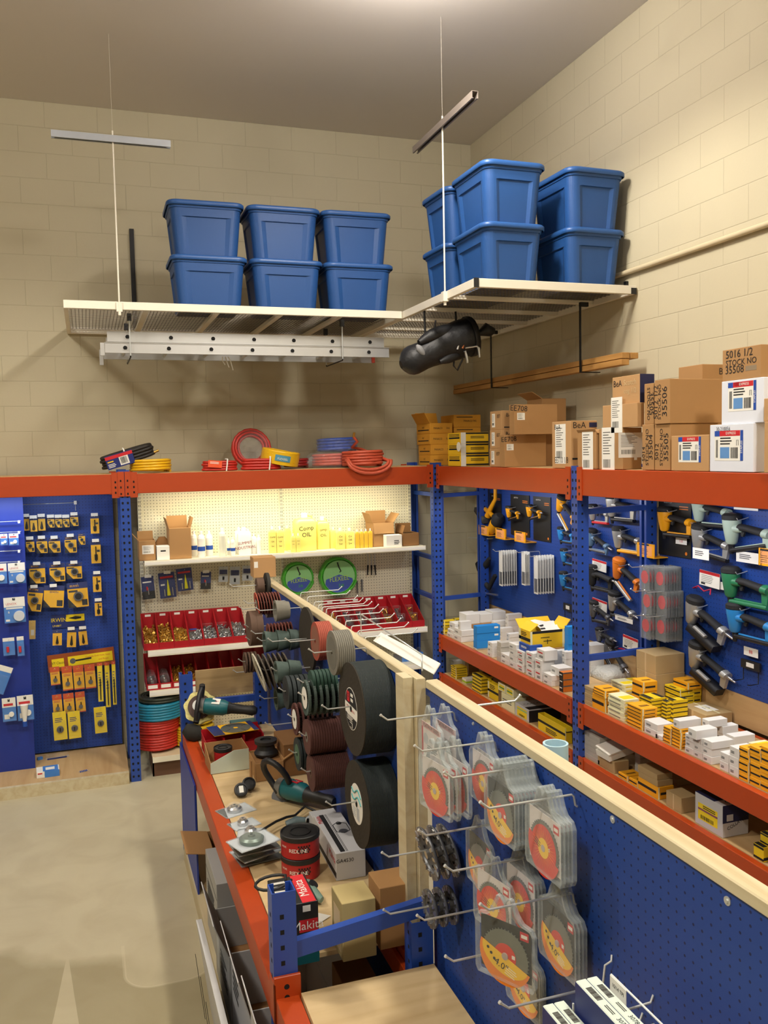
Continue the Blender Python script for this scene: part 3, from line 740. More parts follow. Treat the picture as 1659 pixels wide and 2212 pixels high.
for k in range(3):
    c = C7('staple_carton', XF, 185, 245, 372, 435, M_YEL, 'yellow and white nail carton in the stack of three, '+level(k, 3), z0=ZTT+k*.0905, group='yellow and white cartons on the rack top')
    c.sz = .0897
    c.print_([('r', 'f', 0, 0, .18, 1, M_WHITE), ('r', 'f', .18, .05, 1, .2, M_INK), ('r', 'f', .18, .85, 1, .98, M_INK), ('n', 'f', .35, .45, .85, .7, 2), ('r', 'l', .1, .45, .9, .6, M_INK), ('n', 'l', .1, .65, .9, .9, 2)])
# trim the three to equal height
for o in list(C.objects):
    if o.name.startswith('staple_carton'):
        k = round((o.location.z-ZTT)/.0905)
        zz = max(v.co.z for v in o.data.vertices); 
        for v in o.data.vertices:
            if v.co.z > .05: v.co.z *= .0897/zz
m = MB(); q = PX(XF-.01, *Z7(240, 522)); m.cyl((0, 0, 0), (-.004, 0, 0), .038, M_WHITE, n=20)
m.cyl((0, 0, 0), (.02, 0, 0), .012, M_WHITE, n=8)
tag(m.build('paper_disc', M=T(q.x-.01, q.y-.01, q.z)), 'round white paper disc stuck between the yellow and white cartons', 'paper')
# small BeA column
for k in range(3):
    z0 = ZTT+k*.137
    c = Carton('staple_carton', (XF+.01+.004*k, PX(XF, *Z7(425, 600)).y, z0), (.2, .19, .1365), M_KRAFT2, 'small brown staple carton with white label, '+level(k, 3)+' of its column', group='small brown staple cartons')
    c.print_([('s', 'l', .3, .5, .05, .1), ('t', 'l', .75, .7, 'EE7', .035, M_INK), ('t', 'f', .35, .75, 'BeA', .04, M_INK), ('r', 'f', .1, .08, .9, .14, M_INK)])
c = C7('staple_carton', XF-.005, 436, 447, 638, 468, M_CARD, 'large brown carton with a handwritten code, lower of two, in the left bay')
c.print_([('t', 'f', .1, .86, 'EE708', .05, M_INK, 3), ('s', 'f', .13, .62, .055, .045)])
c2 = C7('staple_carton', XF+.01, 484, 492, 690, 327, M_CARD, 'large brown carton with a handwritten code, upper of two, in the left bay', z0=zt(c))
c2.print_([('t', 'f', .1, .86, 'EE708', .055, M_INK, -3), ('s', 'f', .15, .6, .06, .05)])
c3 = Carton('staple_carton', (XF+.33, c.M.translation.y+.02, ZTT), (.18, .3, .30), M_CARDD, 'brown carton half hidden behind the two large handwritten ones', cat='box')
c4 = Carton('open_carton', (XF+.38, c.M.translation.y+.14, zt(c3)), (.2, .24, .2), M_CARD, 'opened torn brown carton standing behind the upper large handwritten carton', open_=.6, flaps={'f': 200, 'l': 60})
# raise support under it
c6 = C7('staple_carton', XF, 665, 752, 872, 402, M_KRAFT2, 'tall brown carton with a big white label over a handwritten code')
c6.print_([('s', 'l', .45, .52, .13, .25), ('t', 'l', .3, .88, 'BeA', .045, M_INK), ('t', 'l', .5, .17, 'EE710 1/8', .055, M_INK, 0, .75), ('t', 'f', .32, .9, 'BeA', .055, M_INK), ('r', 'f', .7, .86, 1, .96, M_DBLUE), ('r', 'f', .05, .18, .3, .22, M_INK)])
c7 = C7('open_carton', XF-.01, 782, 868, 890, 450, M_CARD, 'worn opened carton with a taped paper label, beside the tall labelled carton', open_=.8, flaps={'l': 25, 'f': 140, 'b': 30, 'r': 40})
c7.print_([('s', 'l', .55, .45, .12, .26)])
c8 = C7('staple_carton', XF, 881, 990, 1078, 434, M_CARD, 'wide brown carton with two white labels, below the torn carton')
c8.print_([('s', 'l', .4, .45, .13, .27), ('s', 'f', .42, .58, .16, .14), ('r', 'f', .6, .22, .75, .3, M_WHITE)])
c9 = C7('staple_carton', XF+.0, 898, 1058, 1090, 318, M_KRAFT2, 'brown carton with torn lower edge on the two-label carton', z0=zt(c8))
c9.print_([('s', 'l', .42, .55, .11, .2)])
c10 = C7('staple_carton', XF+.02, 943, 1070, 1136, 186, M_KRAFT2, 'brown carton with a dark blue side, topmost of its stack', z0=zt(c9))
c10.print_([('t', 'l', .2, .75, 'BeA', .05, M_INK), ('t', 'l', .65, .75, 'Scotch', .045, M_TAPE), ('t', 'l', .65, .45, 'cog 1/2', .04, M_TAPE), ('r', 'f', 0, 0, 1, 1, M_DBLUE)])
c11 = C7('staple_carton', XF, 1080, 1134, 1200, 417, M_CARD, 'brown carton stencilled 35504, narrow, at the foot of the stack')
c11.print_([('t', 'l', .45, .5, 'STOCK NO', .05, M_INK, 90, 1.1), ('t', 'l', .75, .5, '35504', .05, M_INK, 90, 1.1), ('t', 'l', .15, .35, '5014', .04, M_INK, 90)])
c12 = C7('staple_carton', XF, 1138, 1210, 1430, 415, M_CARD, 'wide brown carton stencilled 35505 with a larger one on it')
c12.print_([('t', 'l', .45, .5, 'STOCK NO', .055, M_INK, 90, 1.1), ('t', 'l', .75, .5, '35505', .055, M_INK, 90, 1.1), ('t', 'l', .15, .4, '5012', .045, M_INK, 90)])
c13b = C7('staple_carton', XF+.005, 1090, 1134, 1180, 228, M_CARD, 'brown carton stencilled 35505 upside down, left of the big 35506 carton', z0=zt(c11))
c13b.print_([('t', 'l', .45, .5, 'STOCK NO', .05, M_INK, -90), ('t', 'l', .75, .5, '35505', .05, M_INK, -90)])
c13 = C7('staple_carton', XF-.01, 1137, 1208, 1450, 208, M_CARD, 'largest brown carton, stencilled 35506, upper of the right-hand stack', z0=zt(c12))
c13.print_([('t', 'l', .35, .5, 'STOCK NO', .058, M_INK, 90, 1.1), ('t', 'l', .68, .5, '35506', .058, M_INK, 90, 1.1), ('t', 'l', .1, .5, '5012 1/2', .05, M_INK, 90)])
cb_ = Carton('staple_carton', (XF+.30, c13.M.translation.y+c13.sy+.01, ZTT), (.25, .2, PX(XF+.36, *Z7(1200, 172)).z-ZTT), M_CARD, 'brown carton showing only its top edge behind the stencilled ones')
cb_.print_([('t', 'f', .6, .93, 'BeA', .05, M_INK)])
def senco(c, u, v, s=1):
    F, w_, h_ = c.F('l'); m = MB(); G = F @ T((u-.5)*w_, (v-.5)*h_, 0)
    a, b = .19*s, .14*s
    m.box((-a/2, -b/2, 0), (a/2, b/2, .0008), M_WHITE, G)
    m.box((-a/2, b*.32, 0), (a*.40, b/2, .0012), M_RED, G); m.box((-a/2, b*.32, 0), (-a*.32, b/2, .0016), M_BLUEI, G)
    m.box((a*.41, -b/2, 0), (a/2, b/2, .0012), M_BLUEI, G); m.text('STAPLES', G @ T(a*.455, -b*.05, .0012) @ Rz(PI/2), .016*s, M_WHITE, h=.0006)
    m.text('EXPRESS', G @ T(a*.08, b*.41, .0012), .018*s, M_WHITE, h=.0006)
    lines(m, G, -a*.3, b*.02, a*.2, b*.3, 3, h=.0014)
    m.box((-a*.3, -b*.42, 0), (a*.03, -b*.05, .0014), mat('label_photo_blue', '5e8fc8', .5), G); m.tube([(a*.28, b*.0, .001), (a*.28, b*.18, .001), (a*.34, b*.18, .001), (a*.34, 0, .001)], .0012, M_INK, n=4, M=G)
    stroke_bars(m, G, a*.08, -b*.42, a*.34, -b*.06, n=9, h=.0014); stroke_bars(m, G, -a*.45, -b*.4, -a*.36, b*.2, n=4, h=.0014)
    m.build('printed_label', c.o)
c14 = C7('staple_carton', XF-.01, 1214, 1388, 1400, 466, M_KRAFT2, 'low brown carton with a red and blue staple label, on the rack edge')
senco(c14, .5, .6, .9)
c15 = C7('staple_carton', XF-.015, 1392, 1592, 1670, 412, M_LBLUE, 'white staple carton numbered 30-210056, lower of two')
senco(c15, .45, .55, 1); c15.print_([('t', 'l', .32, .9, '30-210056', .028, M_GREY, 0, .8)])
c16 = C7('staple_carton', XF-.005, 1446, 1640, 1720, 200, M_LBLUE, 'white staple carton numbered 30-210056, upper of two', z0=zt(c15))
senco(c16, .5, .62, .95); c16.print_([('t', 'l', .32, .9, '30-210056', .026, M_GREY, 0, .8)])
c17 = C7('staple_carton', XF, 1450, 1626, 1700, 50, M_CARD, 'brown carton stencilled 35508, on top of the white ones', z0=zt(c16))
c17.print_([('t', 'l', .45, .82, '5016 1/2', .05, M_INK), ('t', 'l', .5, .55, 'STOCK NO', .055, M_INK), ('t', 'l', .33, .33, '35508', .05, M_INK), ('r', 'l', .62, .25, .9, .4, mat('grey_stamp', '8c7a62', .8))])
c18 = C7('staple_carton', XF-.04, 1642, 1760, 1800, 400, M_KRAFT2, 'brown carton cut by the right picture edge, beside the white ones')
c19 = C7('staple_carton', XF-.035, 1640, 1760, 1800, 290, M_KRAFT2, 'upper brown carton cut by the right picture edge', z0=zt(c18))

# ================================================================ TOP OF THE BACK RACK: HOSES
ZH = ZT+.006
def coil_pts(R, r, turns, layers, flat=1, wob=.0, seed=1):
    rnd = random.Random(seed); pts = []; n = 20
    for k in range(turns*n+1):
        a = 2*PI*k/n; lay = k/n
        rr = R-(int(lay) // layers)*2*r*.95+rnd.uniform(-wob, wob)
        z = r+(lay % layers)*2*r*.9
        pts.append((rr*math.cos(a), rr*flat*math.sin(a), z))
    return pts
M_RUB = mat('black_rubber', '24201e', .6); M_YHOSE = mat('yellow_hose', 'e6b31a', .35); M_RHOSE = mat('red_hose', 'b92a1f', .4); M_TERRA = mat('terracotta_hose', 'bf5238', .5)
M_BHOSE = mat('blue_hose', '1f45a8', .35); M_BRASS = mat('brass', 'c79a4a', .3, metal=.85); M_FILM = clear_mat('shrink_film', 'e8eef2', .3, .1)
def coil(name, loc, R, r, turns, layers, m_, label, M=None, flat=1, wob=.002, seed=1, cat='hose'):
    e = empty(name, T(*loc) @ (M or Matrix()), label, cat); m = MB(); m.tube(coil_pts(R, r, turns, layers, flat, wob, seed), r, m_, n=7); m.build('hose', e); return e
def hank(name, loc, L, W, r, loops, m_, label, M=None, tie=None):
    e = empty(name, T(*loc) @ (M or Matrix()), label, 'hose'); m = MB(); pts = []; rnd = random.Random(3)
    for k in range(loops):
        z = r+(k % 4)*2*r*.9; w_ = W-(k//4)*2.1*r; l_ = L-(k//4)*1.5*r-.01*(k % 2)
        for i in range(18):
            a = 2*PI*i/18; pts.append((l_*math.copysign(abs(math.cos(a))**.7, math.cos(a)), w_*math.copysign(abs(math.sin(a))**.8, math.sin(a))*.95, z+rnd.uniform(-.001, .001)))
    m.tube(pts, r, m_, n=7); m.build('hose', e)
    H = min(loops, 4)*2*r
    m = MB(); x = tie if tie is not None else 0
    m.tube([(x-.006, -W-r-.002, -.001), (x, -W-r-.006, H/2), (x+.006, -W-r, H+.003), (x+.006, W, H+.003)], .006, M_WHITE, n=6); m.build('tie', e)
    return e
q = PZ(ZH, 263, 1016)
h = hank('air_hose', (q.x+.0, YB+.16, ZH+.085), .2, .06, .0135, 8, M_RUB, 'black rubber hose bundle with a blue label, leaning on a yellow coil', M=Ry(-.28) @ Rx(.1), tie=-.02)
m = MB(); F = FYN((-.06, -.082, .05)) ; m.box((-.11, -.055, 0), (.10, .05, .004), mat('label_dark_blue', '1c2a70', .5), F); m.box((-.11, .02, .004), (.1, .045, .0048), M_RED, F); stroke_bars(m, F, .0, -.035, .05, .015, h=.0058); m.box((-.01, -.045, .004), (.06, .02, .0048), M_WHITE, F); lines(m, F, -.1, -.008, -.03, .012, 1, M_YEL, .0054); lines(m, F, -.1, -.045, -.03, -.012, 3, M_WHITE, .0054)
m.build('printed_label', h)
m = MB(); m.cyl((.2, -.02, .02), (.24, -.025, .025), .009, M_BRASS, n=8); m.build('fitting', h)
coil('air_hose', (q.x+.16, YB+.17, ZH), .15, .012, 10, 4, M_YHOSE, 'yellow plastic hose coil under the black hose bundle')
q = PZ(ZH, 421, 1012)
h = hank('air_hose', (q.x+.0, YB+.12, ZH), .135, .05, .011, 7, M_RHOSE, 'small red hose bundle with an orange hang tag', tie=.05)
m = MB(); F = FYN((-.045, -.066, .055)) @ Rz(-.1); m.box((-.055, -.028, 0), (.055, .028, .002), mat('orange_tag', 'e8562a', .5), F); lines(m, F, -.04, 0, .03, .02, 2, M_WHITE, .003); m.build('hang_tag', h)
q = PY(YB+.4, 540, 975)
h = coil('air_hose', (q.x, YB+.38, ZH+.172), .155, .012, 8, 3, M_RHOSE, 'red hose coil wrapped in clear film, standing upright behind the others', M=Rx(PI/2-.12))
m = MB(); m.cyl((0, 0, .0), (0, 0, .07), .15, M_FILM, n=28); m.build('shrink_film', h)
q = PZ(ZH, 522, 1012)
hank('air_hose', (q.x, YB+.1, ZH), .155, .055, .0125, 8, M_RHOSE, 'red hose bundle with a white tie in front of the upright coil', tie=.06)
q = PY(YB+.16, 603, 990)
h = coil('air_hose', (q.x, YB+.17, ZH+.05), .145, .013, 9, 4, M_YHOSE, 'yellow hose coil with a grey and blue label, tilted towards the room', M=Ry(.18) @ Rx(.12))
m = MB(); m.cyl((0, 0, .0), (0, 0, .10), .158, mat('yellow_wrap', 'e3b41c', .3), n=30, caps=False)
m.build('wrap', h)
m = MB(); vs = []; F0 = []
for i in range(9):
    a = -PI/2-.45+.1*i; vs += [(.1615*math.cos(a), .1615*math.sin(a), .03), (.1615*math.cos(a), .1615*math.sin(a), .08)]
m.add(vs, [(2*i, 2*i+2, 2*i+3, 2*i+1) for i in range(8)], mat('label_teal', '4f8fa8', .5), True); m.text('FLEXEEL', frame((0, -.163, .05), (1, 0, 0), z=(0, -1, 0)) @ T(-.01, 0, .002), .024, M_WHITE)
m.build('printed_label', h)
q = PY(YB+.45, 640, 1010)
coil('air_hose', (q.x+.0, YB+.45, ZH), .1, .012, 6, 3, mat('dark_red_hose', '8c1d1d', .4), 'dark red hose coil mostly hidden behind the tilted yellow one')
q = PY(YB+.44, 722, 1005)
h = coil('air_hose', (q.x, YB+.42, ZH), .19, .014, 9, 4, mat('salmon_hose', 'c1523f', .4), 'salmon red hose coil in a clear plastic bag below the blue coil', flat=.85)
m = MB(); S = [(rrect(.2, .17, .08), 0), (rrect(.23, .19, .09), .03), (rrect(.225, .185, .09), .1), (rrect(.2, .17, .08), .125)]; loft(m, S, M_FILM, cap1=True); m.tube([(-.2, 0, .05), (-.26, -.02, .04), (-.33, -.03, .015)], [.05, .03, .008], M_FILM, n=10); m.build('plastic_bag', h)
q2 = PY(YB+.42, 728, 962)
h = coil('air_hose', (q2.x, YB+.42, ZH+.128), .165, .0145, 8, 4, M_BHOSE, 'blue hose coil wrapped in film on the bagged red coil')
m = MB(); m.cyl((0, 0, .001), (0, 0, .118), .184, M_FILM, n=30); m.build('shrink_film', h)
q = PZ(ZH, 825, 1010)
h = coil('air_hose', (q.x, YB+.17, ZH), .165, .0135, 9, 5, M_TERRA, 'terracotta rubber hose coil with its end sticking up, at the rack corner', flat=.95, wob=.008)
m = MB(); a = PY(YB+.1, 764, 944)-Vector((q.x, YB+.17, ZH)); m.tube([(.1, .1, .12), (.0, .02, .15), (-.1, -.03, .17), a*.85+Vector((.02, 0, 0)), a], .0135, M_TERRA, n=8); m.tube([a, a+(a-Vector((-.1, -.03, .17))).normalized()*.04], .011, M_BRASS, n=8)
m.build('hose_end', h)
m = MB(); pts = [(.19*math.cos(t), -.2+.0*t-.03*math.sin(t), .05-.10*math.sin(t)) for t in [PI*i/12 for i in range(13)]]; m.tube([(.16, -.04, .06)]+pts+[(-.16, -.04, .06)], .0135, M_TERRA, n=8)
pts = [(.17*math.cos(t), -.185-.02*math.sin(t), .05-.07*math.sin(t)) for t in [PI*i/12 for i in range(13)]]; m.tube([(.15, -.04, .08)]+pts+[(-.15, -.04, .08)], .0135, M_TERRA, n=8)
m.build('loose_loop', h)
q = PZ(ZH, -8, 1022)
coil('air_hose', (q.x-.02, YB+.14, ZH), .11, .013, 7, 3, M_RHOSE, 'red hose coil cut off by the left picture edge')
# ================================================================ LEFT BAY: PACKS ON THE BLUE BOARDS
Z1 = lambda x, y: (x/2.9625, 1000+y/2.9625)
M_PY = mat('pack_yellow', 'f2b714', .45, var=.03); M_PYP = mat('pack_lemon', 'f0d41e', .45, var=.03); M_PNAVY = mat('pack_navy', '20306e', .45); M_PBLUE = mat('pack_blue', '3f7fd0', .45)
M_PRED = mat('pack_orange_red', 'd2521e', .45); M_GREY = mat('tool_grey', '6e7074', .4, metal=.5); M_PGREY = mat('pale_grey_print', 'b8bec4', .5)
def pack(name, Yp, x0, y0, x1, y1, style, label, board, Z=Z1, tilt=0, tagged=True, group=None, hook=True, cat='blister pack', clear=True):
    a = PY(Yp, *Z(x0, y0)); b = PY(Yp, *Z(x1, y1)); cx = (a.x+b.x)/2; cz = (a.z+b.z)/2; w_ = b.x-a.x; h_ = a.z-b.z
    e = empty(name, T(cx, Yp, cz), label, cat, group)
    F = FYN((0, 0, 0)) @ Rz(math.radians(tilt)); m = MB(); W2, H2 = w_/2, h_/2
    def R(u0, v0, u1, v1, mt, z=.0012, z0=0): m.box((-W2+u0*w_, -H2+v0*h_, z0), (-W2+u1*w_, -H2+v1*h_, z), mt, F)
    def disc(u, v, r, mt, z=.003, sy=1): m.cyl(F @ Vector((-W2+u*w_, -H2+v*h_, .001)), F @ Vector((-W2+u*w_, -H2+v*h_, z)), r*w_, mt, n=18)
    def txt(u, v, s_, size, mt, sx=1): m.text(s_, F @ T(-W2+u*w_, -H2+v*h_, .0016), size*h_, mt, sx)
    item = MB()
    def rod(u, v0, v1, r, mt=M_GREY, r1=None): item.cyl(F @ Vector((-W2+u*w_, -H2+v0*h_, .008)), F @ Vector((-W2+u*w_, -H2+v1*h_, .008)), r, mt, r1=r1, n=8)
    if style == 'holesaw':
        R(0, 0, 1, 1, M_PY); R(0, .76, 1, 1, M_PNAVY, .0018); m.prism([(-W2, -H2), (-W2+.4*w_, -H2), (-W2, -H2+.4*h_)], .0018, M_INK, F); R(.06, .62, .5, .7, M_INK, .0018); R(.68, .06, .95, .3, M_INK, .0018); txt(.35, .87, 'IRWIN', .12, M_PY)
        item.cyl(F @ Vector((.02*w_, -.05*h_, .001)), F @ Vector((.02*w_, -.05*h_, .02)), .24*w_, M_GREY, n=20); item.cyl(F @ Vector((.02*w_, -.05*h_, .02)), F @ Vector((.02*w_, -.05*h_, .0205)), .17*w_, M_INK, n=20)
    elif style == 'plain':
        R(0, 0, 1, 1, M_PY); R(0, .78, 1, 1, M_PNAVY, .0018); m.prism([(-W2, -H2), (-W2+.35*w_, -H2), (-W2, -H2+.35*h_)], .0018, M_INK, F); R(.66, .06, .95, .34, M_INK, .0018); txt(.5, .7, 'IRWIN', .13, M_PNAVY)
    elif style == 'bit':
        R(0, 0, 1, 1, M_PY); R(0, .82, 1, 1, M_PNAVY, .0018); R(.6, .5, .9, .6, M_INK, .0018)
        rod(.5, .1, .75, .004, M_BLACKM); rod(.5, .15, .4, .012, M_BLACKM)
    elif style == 'cone':
        R(0, 0, 1, 1, M_PY); R(0, .8, 1, 1, M_PNAVY, .0018); rod(.5, .15, .62, .012, M_BLACKM, .003); rod(.5, .1, .15, .005, M_BLACKM)
    elif style == 'ivy':
        R(0, 0, 1, 1, M_PY); R(0, .72, 1, 1, M_PRED, .0018); txt(.5, .86, 'IVY', .1, M_PY); lines(m, F @ T(0, 0, .001), -W2*.7, .08*h_, W2*.7, .2*h_, 2, M_PRED, .001); R(0, 0, 1, .05, M_PRED, .0018)
        item.cyl(F @ Vector((0, -.22*h_, .001)), F @ Vector((0, -.22*h_, .014)), .22*w_, M_GREY, n=16); rod(.55, .3, .5, .004, M_BLACKM)
    elif style == 'lemon':
        R(0, 0, 1, 1, M_PYP); lines(m, F @ T(0, 0, .001), -W2*.7, .12*h_, W2*.7, .3*h_, 3, M_PNAVY, .001)
        item.lathe([(.27*w_, 0), (.27*w_, .012), (.2*w_, .014), (.2*w_, .003), (0, .003)], M_GREY, 18, M=F @ T(0, -.12*h_, .001))
        rod(.5, .3, .42, .004, M_BLACKM)
    elif style == 'bar':
        R(0, 0, 1, 1, M_PYP if tilt == 0 else M_PY); R(0, .93, 1, 1, M_PRED, .0018); lines(m, F @ T(0, 0, .001), -W2*.6, -.1*h_, W2*.6, .3*h_, 6, M_PNAVY, .001, .25)
        rod(.5, .05, .6, .004, M_BLACKM)
    elif style == 'lenox':
        R(0, 0, 1, 1, M_PBLUE); R(0, .62, 1, 1, M_WHITE, .0018); txt(.35, .74, 'LENOX', .12, M_RED); R(.1, .54, .9, .6, M_WHITE, .0018); txt(.22, .42, '6', .15, M_WHITE); R(.06, .06, .25, .14, M_WHITE, .0018); R(.42, .88, .55, .97, M_INK, .0022)
        item.cyl(F @ Vector((.2*w_, -.24*h_, .001)), F @ Vector((.2*w_, -.24*h_, .02)), .26*w_, mat('saw_white', 'c9ced4', .4), n=20)
    elif style == 'lenoxs':
        R(0, 0, 1, 1, M_PBLUE); R(0, .6, 1, 1, M_WHITE, .0018); R(.1, .66, .8, .76, M_RED, .0022); R(.42, .84, .58, .95, M_INK, .0022); R(.12, .1, .5, .3, M_WHITE, .0018); item.cyl(F @ Vector((.15*w_, -.2*h_, .001)), F @ Vector((.15*w_, -.2*h_, .016)), .2*w_, M_WHITE, n=14)
    elif style == 'dark':
        R(0, 0, 1, 1, M_PNAVY); R(0, .0, 1, .35, M_INK, .0018); R(.1, .72, .8, .78, M_WHITE, .0018); rod(.5, .2, .5, .004, M_STEEL); rod(.42, .4, .55, .006, M_RED)
    elif style == 'step':
        R(0, 0, 1, 1, M_PNAVY); R(.1, .78, .9, .86, M_RED, .0018); R(.1, .5, .35, .56, M_WHITE, .0018); rod(.55, .1, .72, .016, mat('lime_yellow', 'd8d418', .4), .003); rod(.3, .08, .35, .005, M_STEEL); rod(.8, .08, .4, .005, M_STEEL)
    elif style == 'clearcard':
        R(0, 0, 1, 1, M_PGREY); R(.1, .5, .9, .8, M_PNAVY, .0018); rod(.5, .15, .35, .008, M_BLACKM)
    elif style == 'pale':
        R(0, 0, 1, 1, mat('pack_pale', 'e6c06a', .5)); R(.3, .2, .8, .5, M_WHITE, .0018)
    elif style == 'set':
        R(0, 0, 1, 1, M_PBLUE); R(.0, .8, 1, 1, M_WHITE, .0018); rod(.4, .2, .5, .01, M_RED)
    m.build('card', e)
    if item.v: item.build('tool', e)
    if clear:
        m = MB(); m.box((-W2-.004, -H2-.004, .0022), (W2+.004, H2-.0+.004, .003), M_CLEAR, F); m.box((-W2*.8, -H2*.85, .003), (W2*.8, H2*.35, .024), M_CLEAR, F); m.build('blister', e)
    if tagged:
        m = MB(); m.box((-.42*min(w_, .05)-.006, -.012, 0), (.42*min(w_, .05)+.006, .014, .001), M_WHITE, T(0, -.03, H2+.005) @ FYN((0, 0, 0))); m.build('price_tag', e)
    if hook:
        m = MB(); m.tube([(0, board-Yp-.0005, -.02), (0, board-Yp-.006, 0), (0, -.02, 0), (0, -.03, .006)], .0018, M_ZINC, n=5)
        o = m.build('peg_hook', M=T(cx, Yp, cz+H2-.012)); tag(o, 'zinc peg hook carrying the '+label, 'hook')
        if len(o['label'].split()) > 16: o['label'] = ' '.join(o['label'].split()[:16])
    return e
YQ = YL-.09; B_ = YL
r1 = [(152, 340, 190, 432), (192, 350, 240, 438), (242, 340, 292, 432), (302, 345, 349, 412), (351, 345, 398, 412), (400, 345, 445, 410), (448, 330, 502, 402)]
for k, r_ in enumerate(r1): pack('drill_bit_pack', YQ-(.04 if k == 1 else 0), *r_, 'cone' if k < 3 else 'holesaw', 'small yellow hole saw pack, %s from the left in the top row' % ORD[k], B_, group='top row of hole saw packs')
for k, r_ in enumerate([(165, 485, 222, 568), (232, 480, 305, 575), (310, 480, 388, 572), (412, 468, 492, 572), (500, 452, 546, 522)]): pack('hole_saw_pack', YQ, *r_, 'holesaw', 'yellow hole saw pack, %s from the left in the second row' % ORD[k], B_, group='second row of hole saw packs', tagged=k < 4)
for k, r_ in enumerate([(185, 648, 292, 768), (315, 645, 418, 755), (424, 640, 526, 738)]): pack('hole_saw_pack', YQ, *r_, 'holesaw', 'square yellow hole saw pack, %s from the left in the third row' % ORD[k], B_, group='third row of hole saw packs')
pack('hole_saw_pack', YQ, 170, 795, 275, 945, 'holesaw', 'yellow hole saw pack hanging tilted at the left of the fourth row', B_, tilt=-9)
pack('hole_saw_pack', YQ, 277, 790, 412, 920, 'plain', 'plain yellow pack with no saw showing, in the fourth row', B_, tilt=-5)
pack('hole_saw_pack', YQ, 430, 770, 566, 918, 'holesaw', 'largest yellow hole saw pack, right of the fourth row', B_, tilt=2, tagged=False)
pack('spade_bit_pack', YQ, 182, 1010, 230, 1125, 'pale', 'faded yellow pack alone beside the dark display board', B_, tagged=False, tilt=-3)
for k, (r_, st) in enumerate([((577, 335, 636, 450), 'bit'), ((580, 500, 648, 640), 'bit'), ((592, 705, 650, 823), 'bit'), ((605, 878, 655, 976), 'bit')]):
    pack('arbor_pack', YQ+.02, *r_, st, 'narrow yellow arbor pack, %s from the top in the right column' % ORD[k], B_, group='right column of arbor packs')
# header signs
def sign(name, Yp, x0, y0, x1, y1, label, draw, Z=Z1, t=.004, tilt=0):
    a = PY(Yp, *Z(x0, y0)); b = PY(Yp, *Z(x1, y1)); m = MB(); F = FYN((0, 0, 0)) @ Rz(math.radians(tilt)); w_, h_ = b.x-a.x, a.z-b.z
    draw(m, F, w_, h_, t); return tag(m.build(name, M=T((a.x+b.x)/2, Yp, (a.z+b.z)/2)), label, 'sign')
def d1(m, F, w, h, t):
    m.box((-w/2, -h/2, 0), (w/2, h/2, t), M_PNAVY, F); m.box((-.06*w, -.05*h, t), (w/2, h*.46, t+.001), M_PYP, F); m.text('IRWIN', F @ T(-.29*w, .1*h, t), .42*h, M_PYP, .9); m.text('UNIBIT', F @ T(-.35*w, -.32*h, t), .2*h, M_PYP)
    m.prism([(.0, .2*h), (.22*w, .32*h), (.4*w, .26*h), (.4*w, .14*h), (.22*w, .08*h)], .0006, M_INK, F @ T(0, 0, t+.001))
sign('header_sign', YL-.006, 330, 975, 543, 1045, 'blue and yellow lettered sign above the cone bit packs', d1)
for k, r_ in enumerate([(335, 1072, 398, 1165), (427, 1062, 490, 1176), (502, 1057, 560, 1163)]): pack('cone_bit_pack', YQ, *r_, 'cone', 'yellow cone bit pack, %s from the left under the blue sign' % ORD[k], B_, group='cone bit packs', tagged=k > 0, tilt=(-3, -4, 3)[k])
def d2(m, F, w, h, t):
    m.box((-w/2, -h/2, 0), (w/2, h/2, t), mat('header_brown', '9a4a1c', .5), F); m.box((-.44*w, -.25*h, t), (-.26*w, .25*h, t+.001), M_PYP, F); m.box((-.2*w, -.28*h, t), (.47*w, .28*h, t+.001), M_PYP, F)
    m.text('IVY Classic', F @ T(-.35*w, 0, t+.001), .22*h, M_INK, .75); m.text('Carbide Drill Hole Saws', F @ T(.25*w, .12*h, t+.001), .14*h, M_RED); m.text('and Rasps', F @ T(.33*w, -.1*h, t+.001), .14*h, M_RED)
    m.prism([(-.1*w, -.05*h), (.15*w, -.02*h), (.15*w, .08*h), (-.1*w, .05*h)], .0006, M_INK, F @ T(0, 0, t+.001)); m.cyl(F @ Vector((-.13*w, 0, t)), F @ Vector((-.13*w, 0, t+.002)), .16*h, M_GREY, n=14)
sign('header_sign', YL-.05, 303, 1222, 735, 1292, 'orange and yellow sign over the carbide hole saw packs', d2, t=.012, tilt=3.2)
for k, r_ in enumerate([(320, 1308, 385, 1418), (395, 1303, 467, 1452), (468, 1298, 540, 1445), (541, 1292, 613, 1438)]): pack('carbide_saw_pack', YQ, *r_, 'ivy', 'orange topped yellow pack, %s from the left under the orange sign' % ORD[k], B_, group='orange topped packs', tagged=False, tilt=2)
for k, r_ in enumerate([(620, 1282, 663, 1525), (668, 1277, 710, 1560), (713, 1270, 748, 1545)]): pack('masonry_bit_pack', YQ, *r_, 'bar', 'long narrow yellow bit pack, %s from the left below the orange sign' % ORD[k], B_, group='long narrow bit packs', tagged=False)
for k, r_ in enumerate([(335, 1485, 400, 1602), (405, 1477, 477, 1597), (482, 1467, 548, 1590)]): pack('carbide_saw_pack', YQ, *r_, 'ivy', 'orange topped yellow pack, %s from the left in the lower row' % ORD[k], B_, group='orange topped packs', tagged=False, tilt=2)
for k, r_ in enumerate([(337, 1597, 431, 1767), (433, 1592, 519, 1757), (601, 1565, 685, 1723)]): pack('hole_saw_pack', YQ-.02, *r_, 'lemon', 'large lemon yellow hole saw card, %s from the left at the bottom' % ORD[k], B_, group='lemon yellow cards', tagged=False, tilt=1.5)
m = MB(); a = PY(YL-.03, *Z1(135, 268)); b = PY(YL-.25, *Z1(480, 262)); c = PY(YL-.25, *Z1(484, 315))
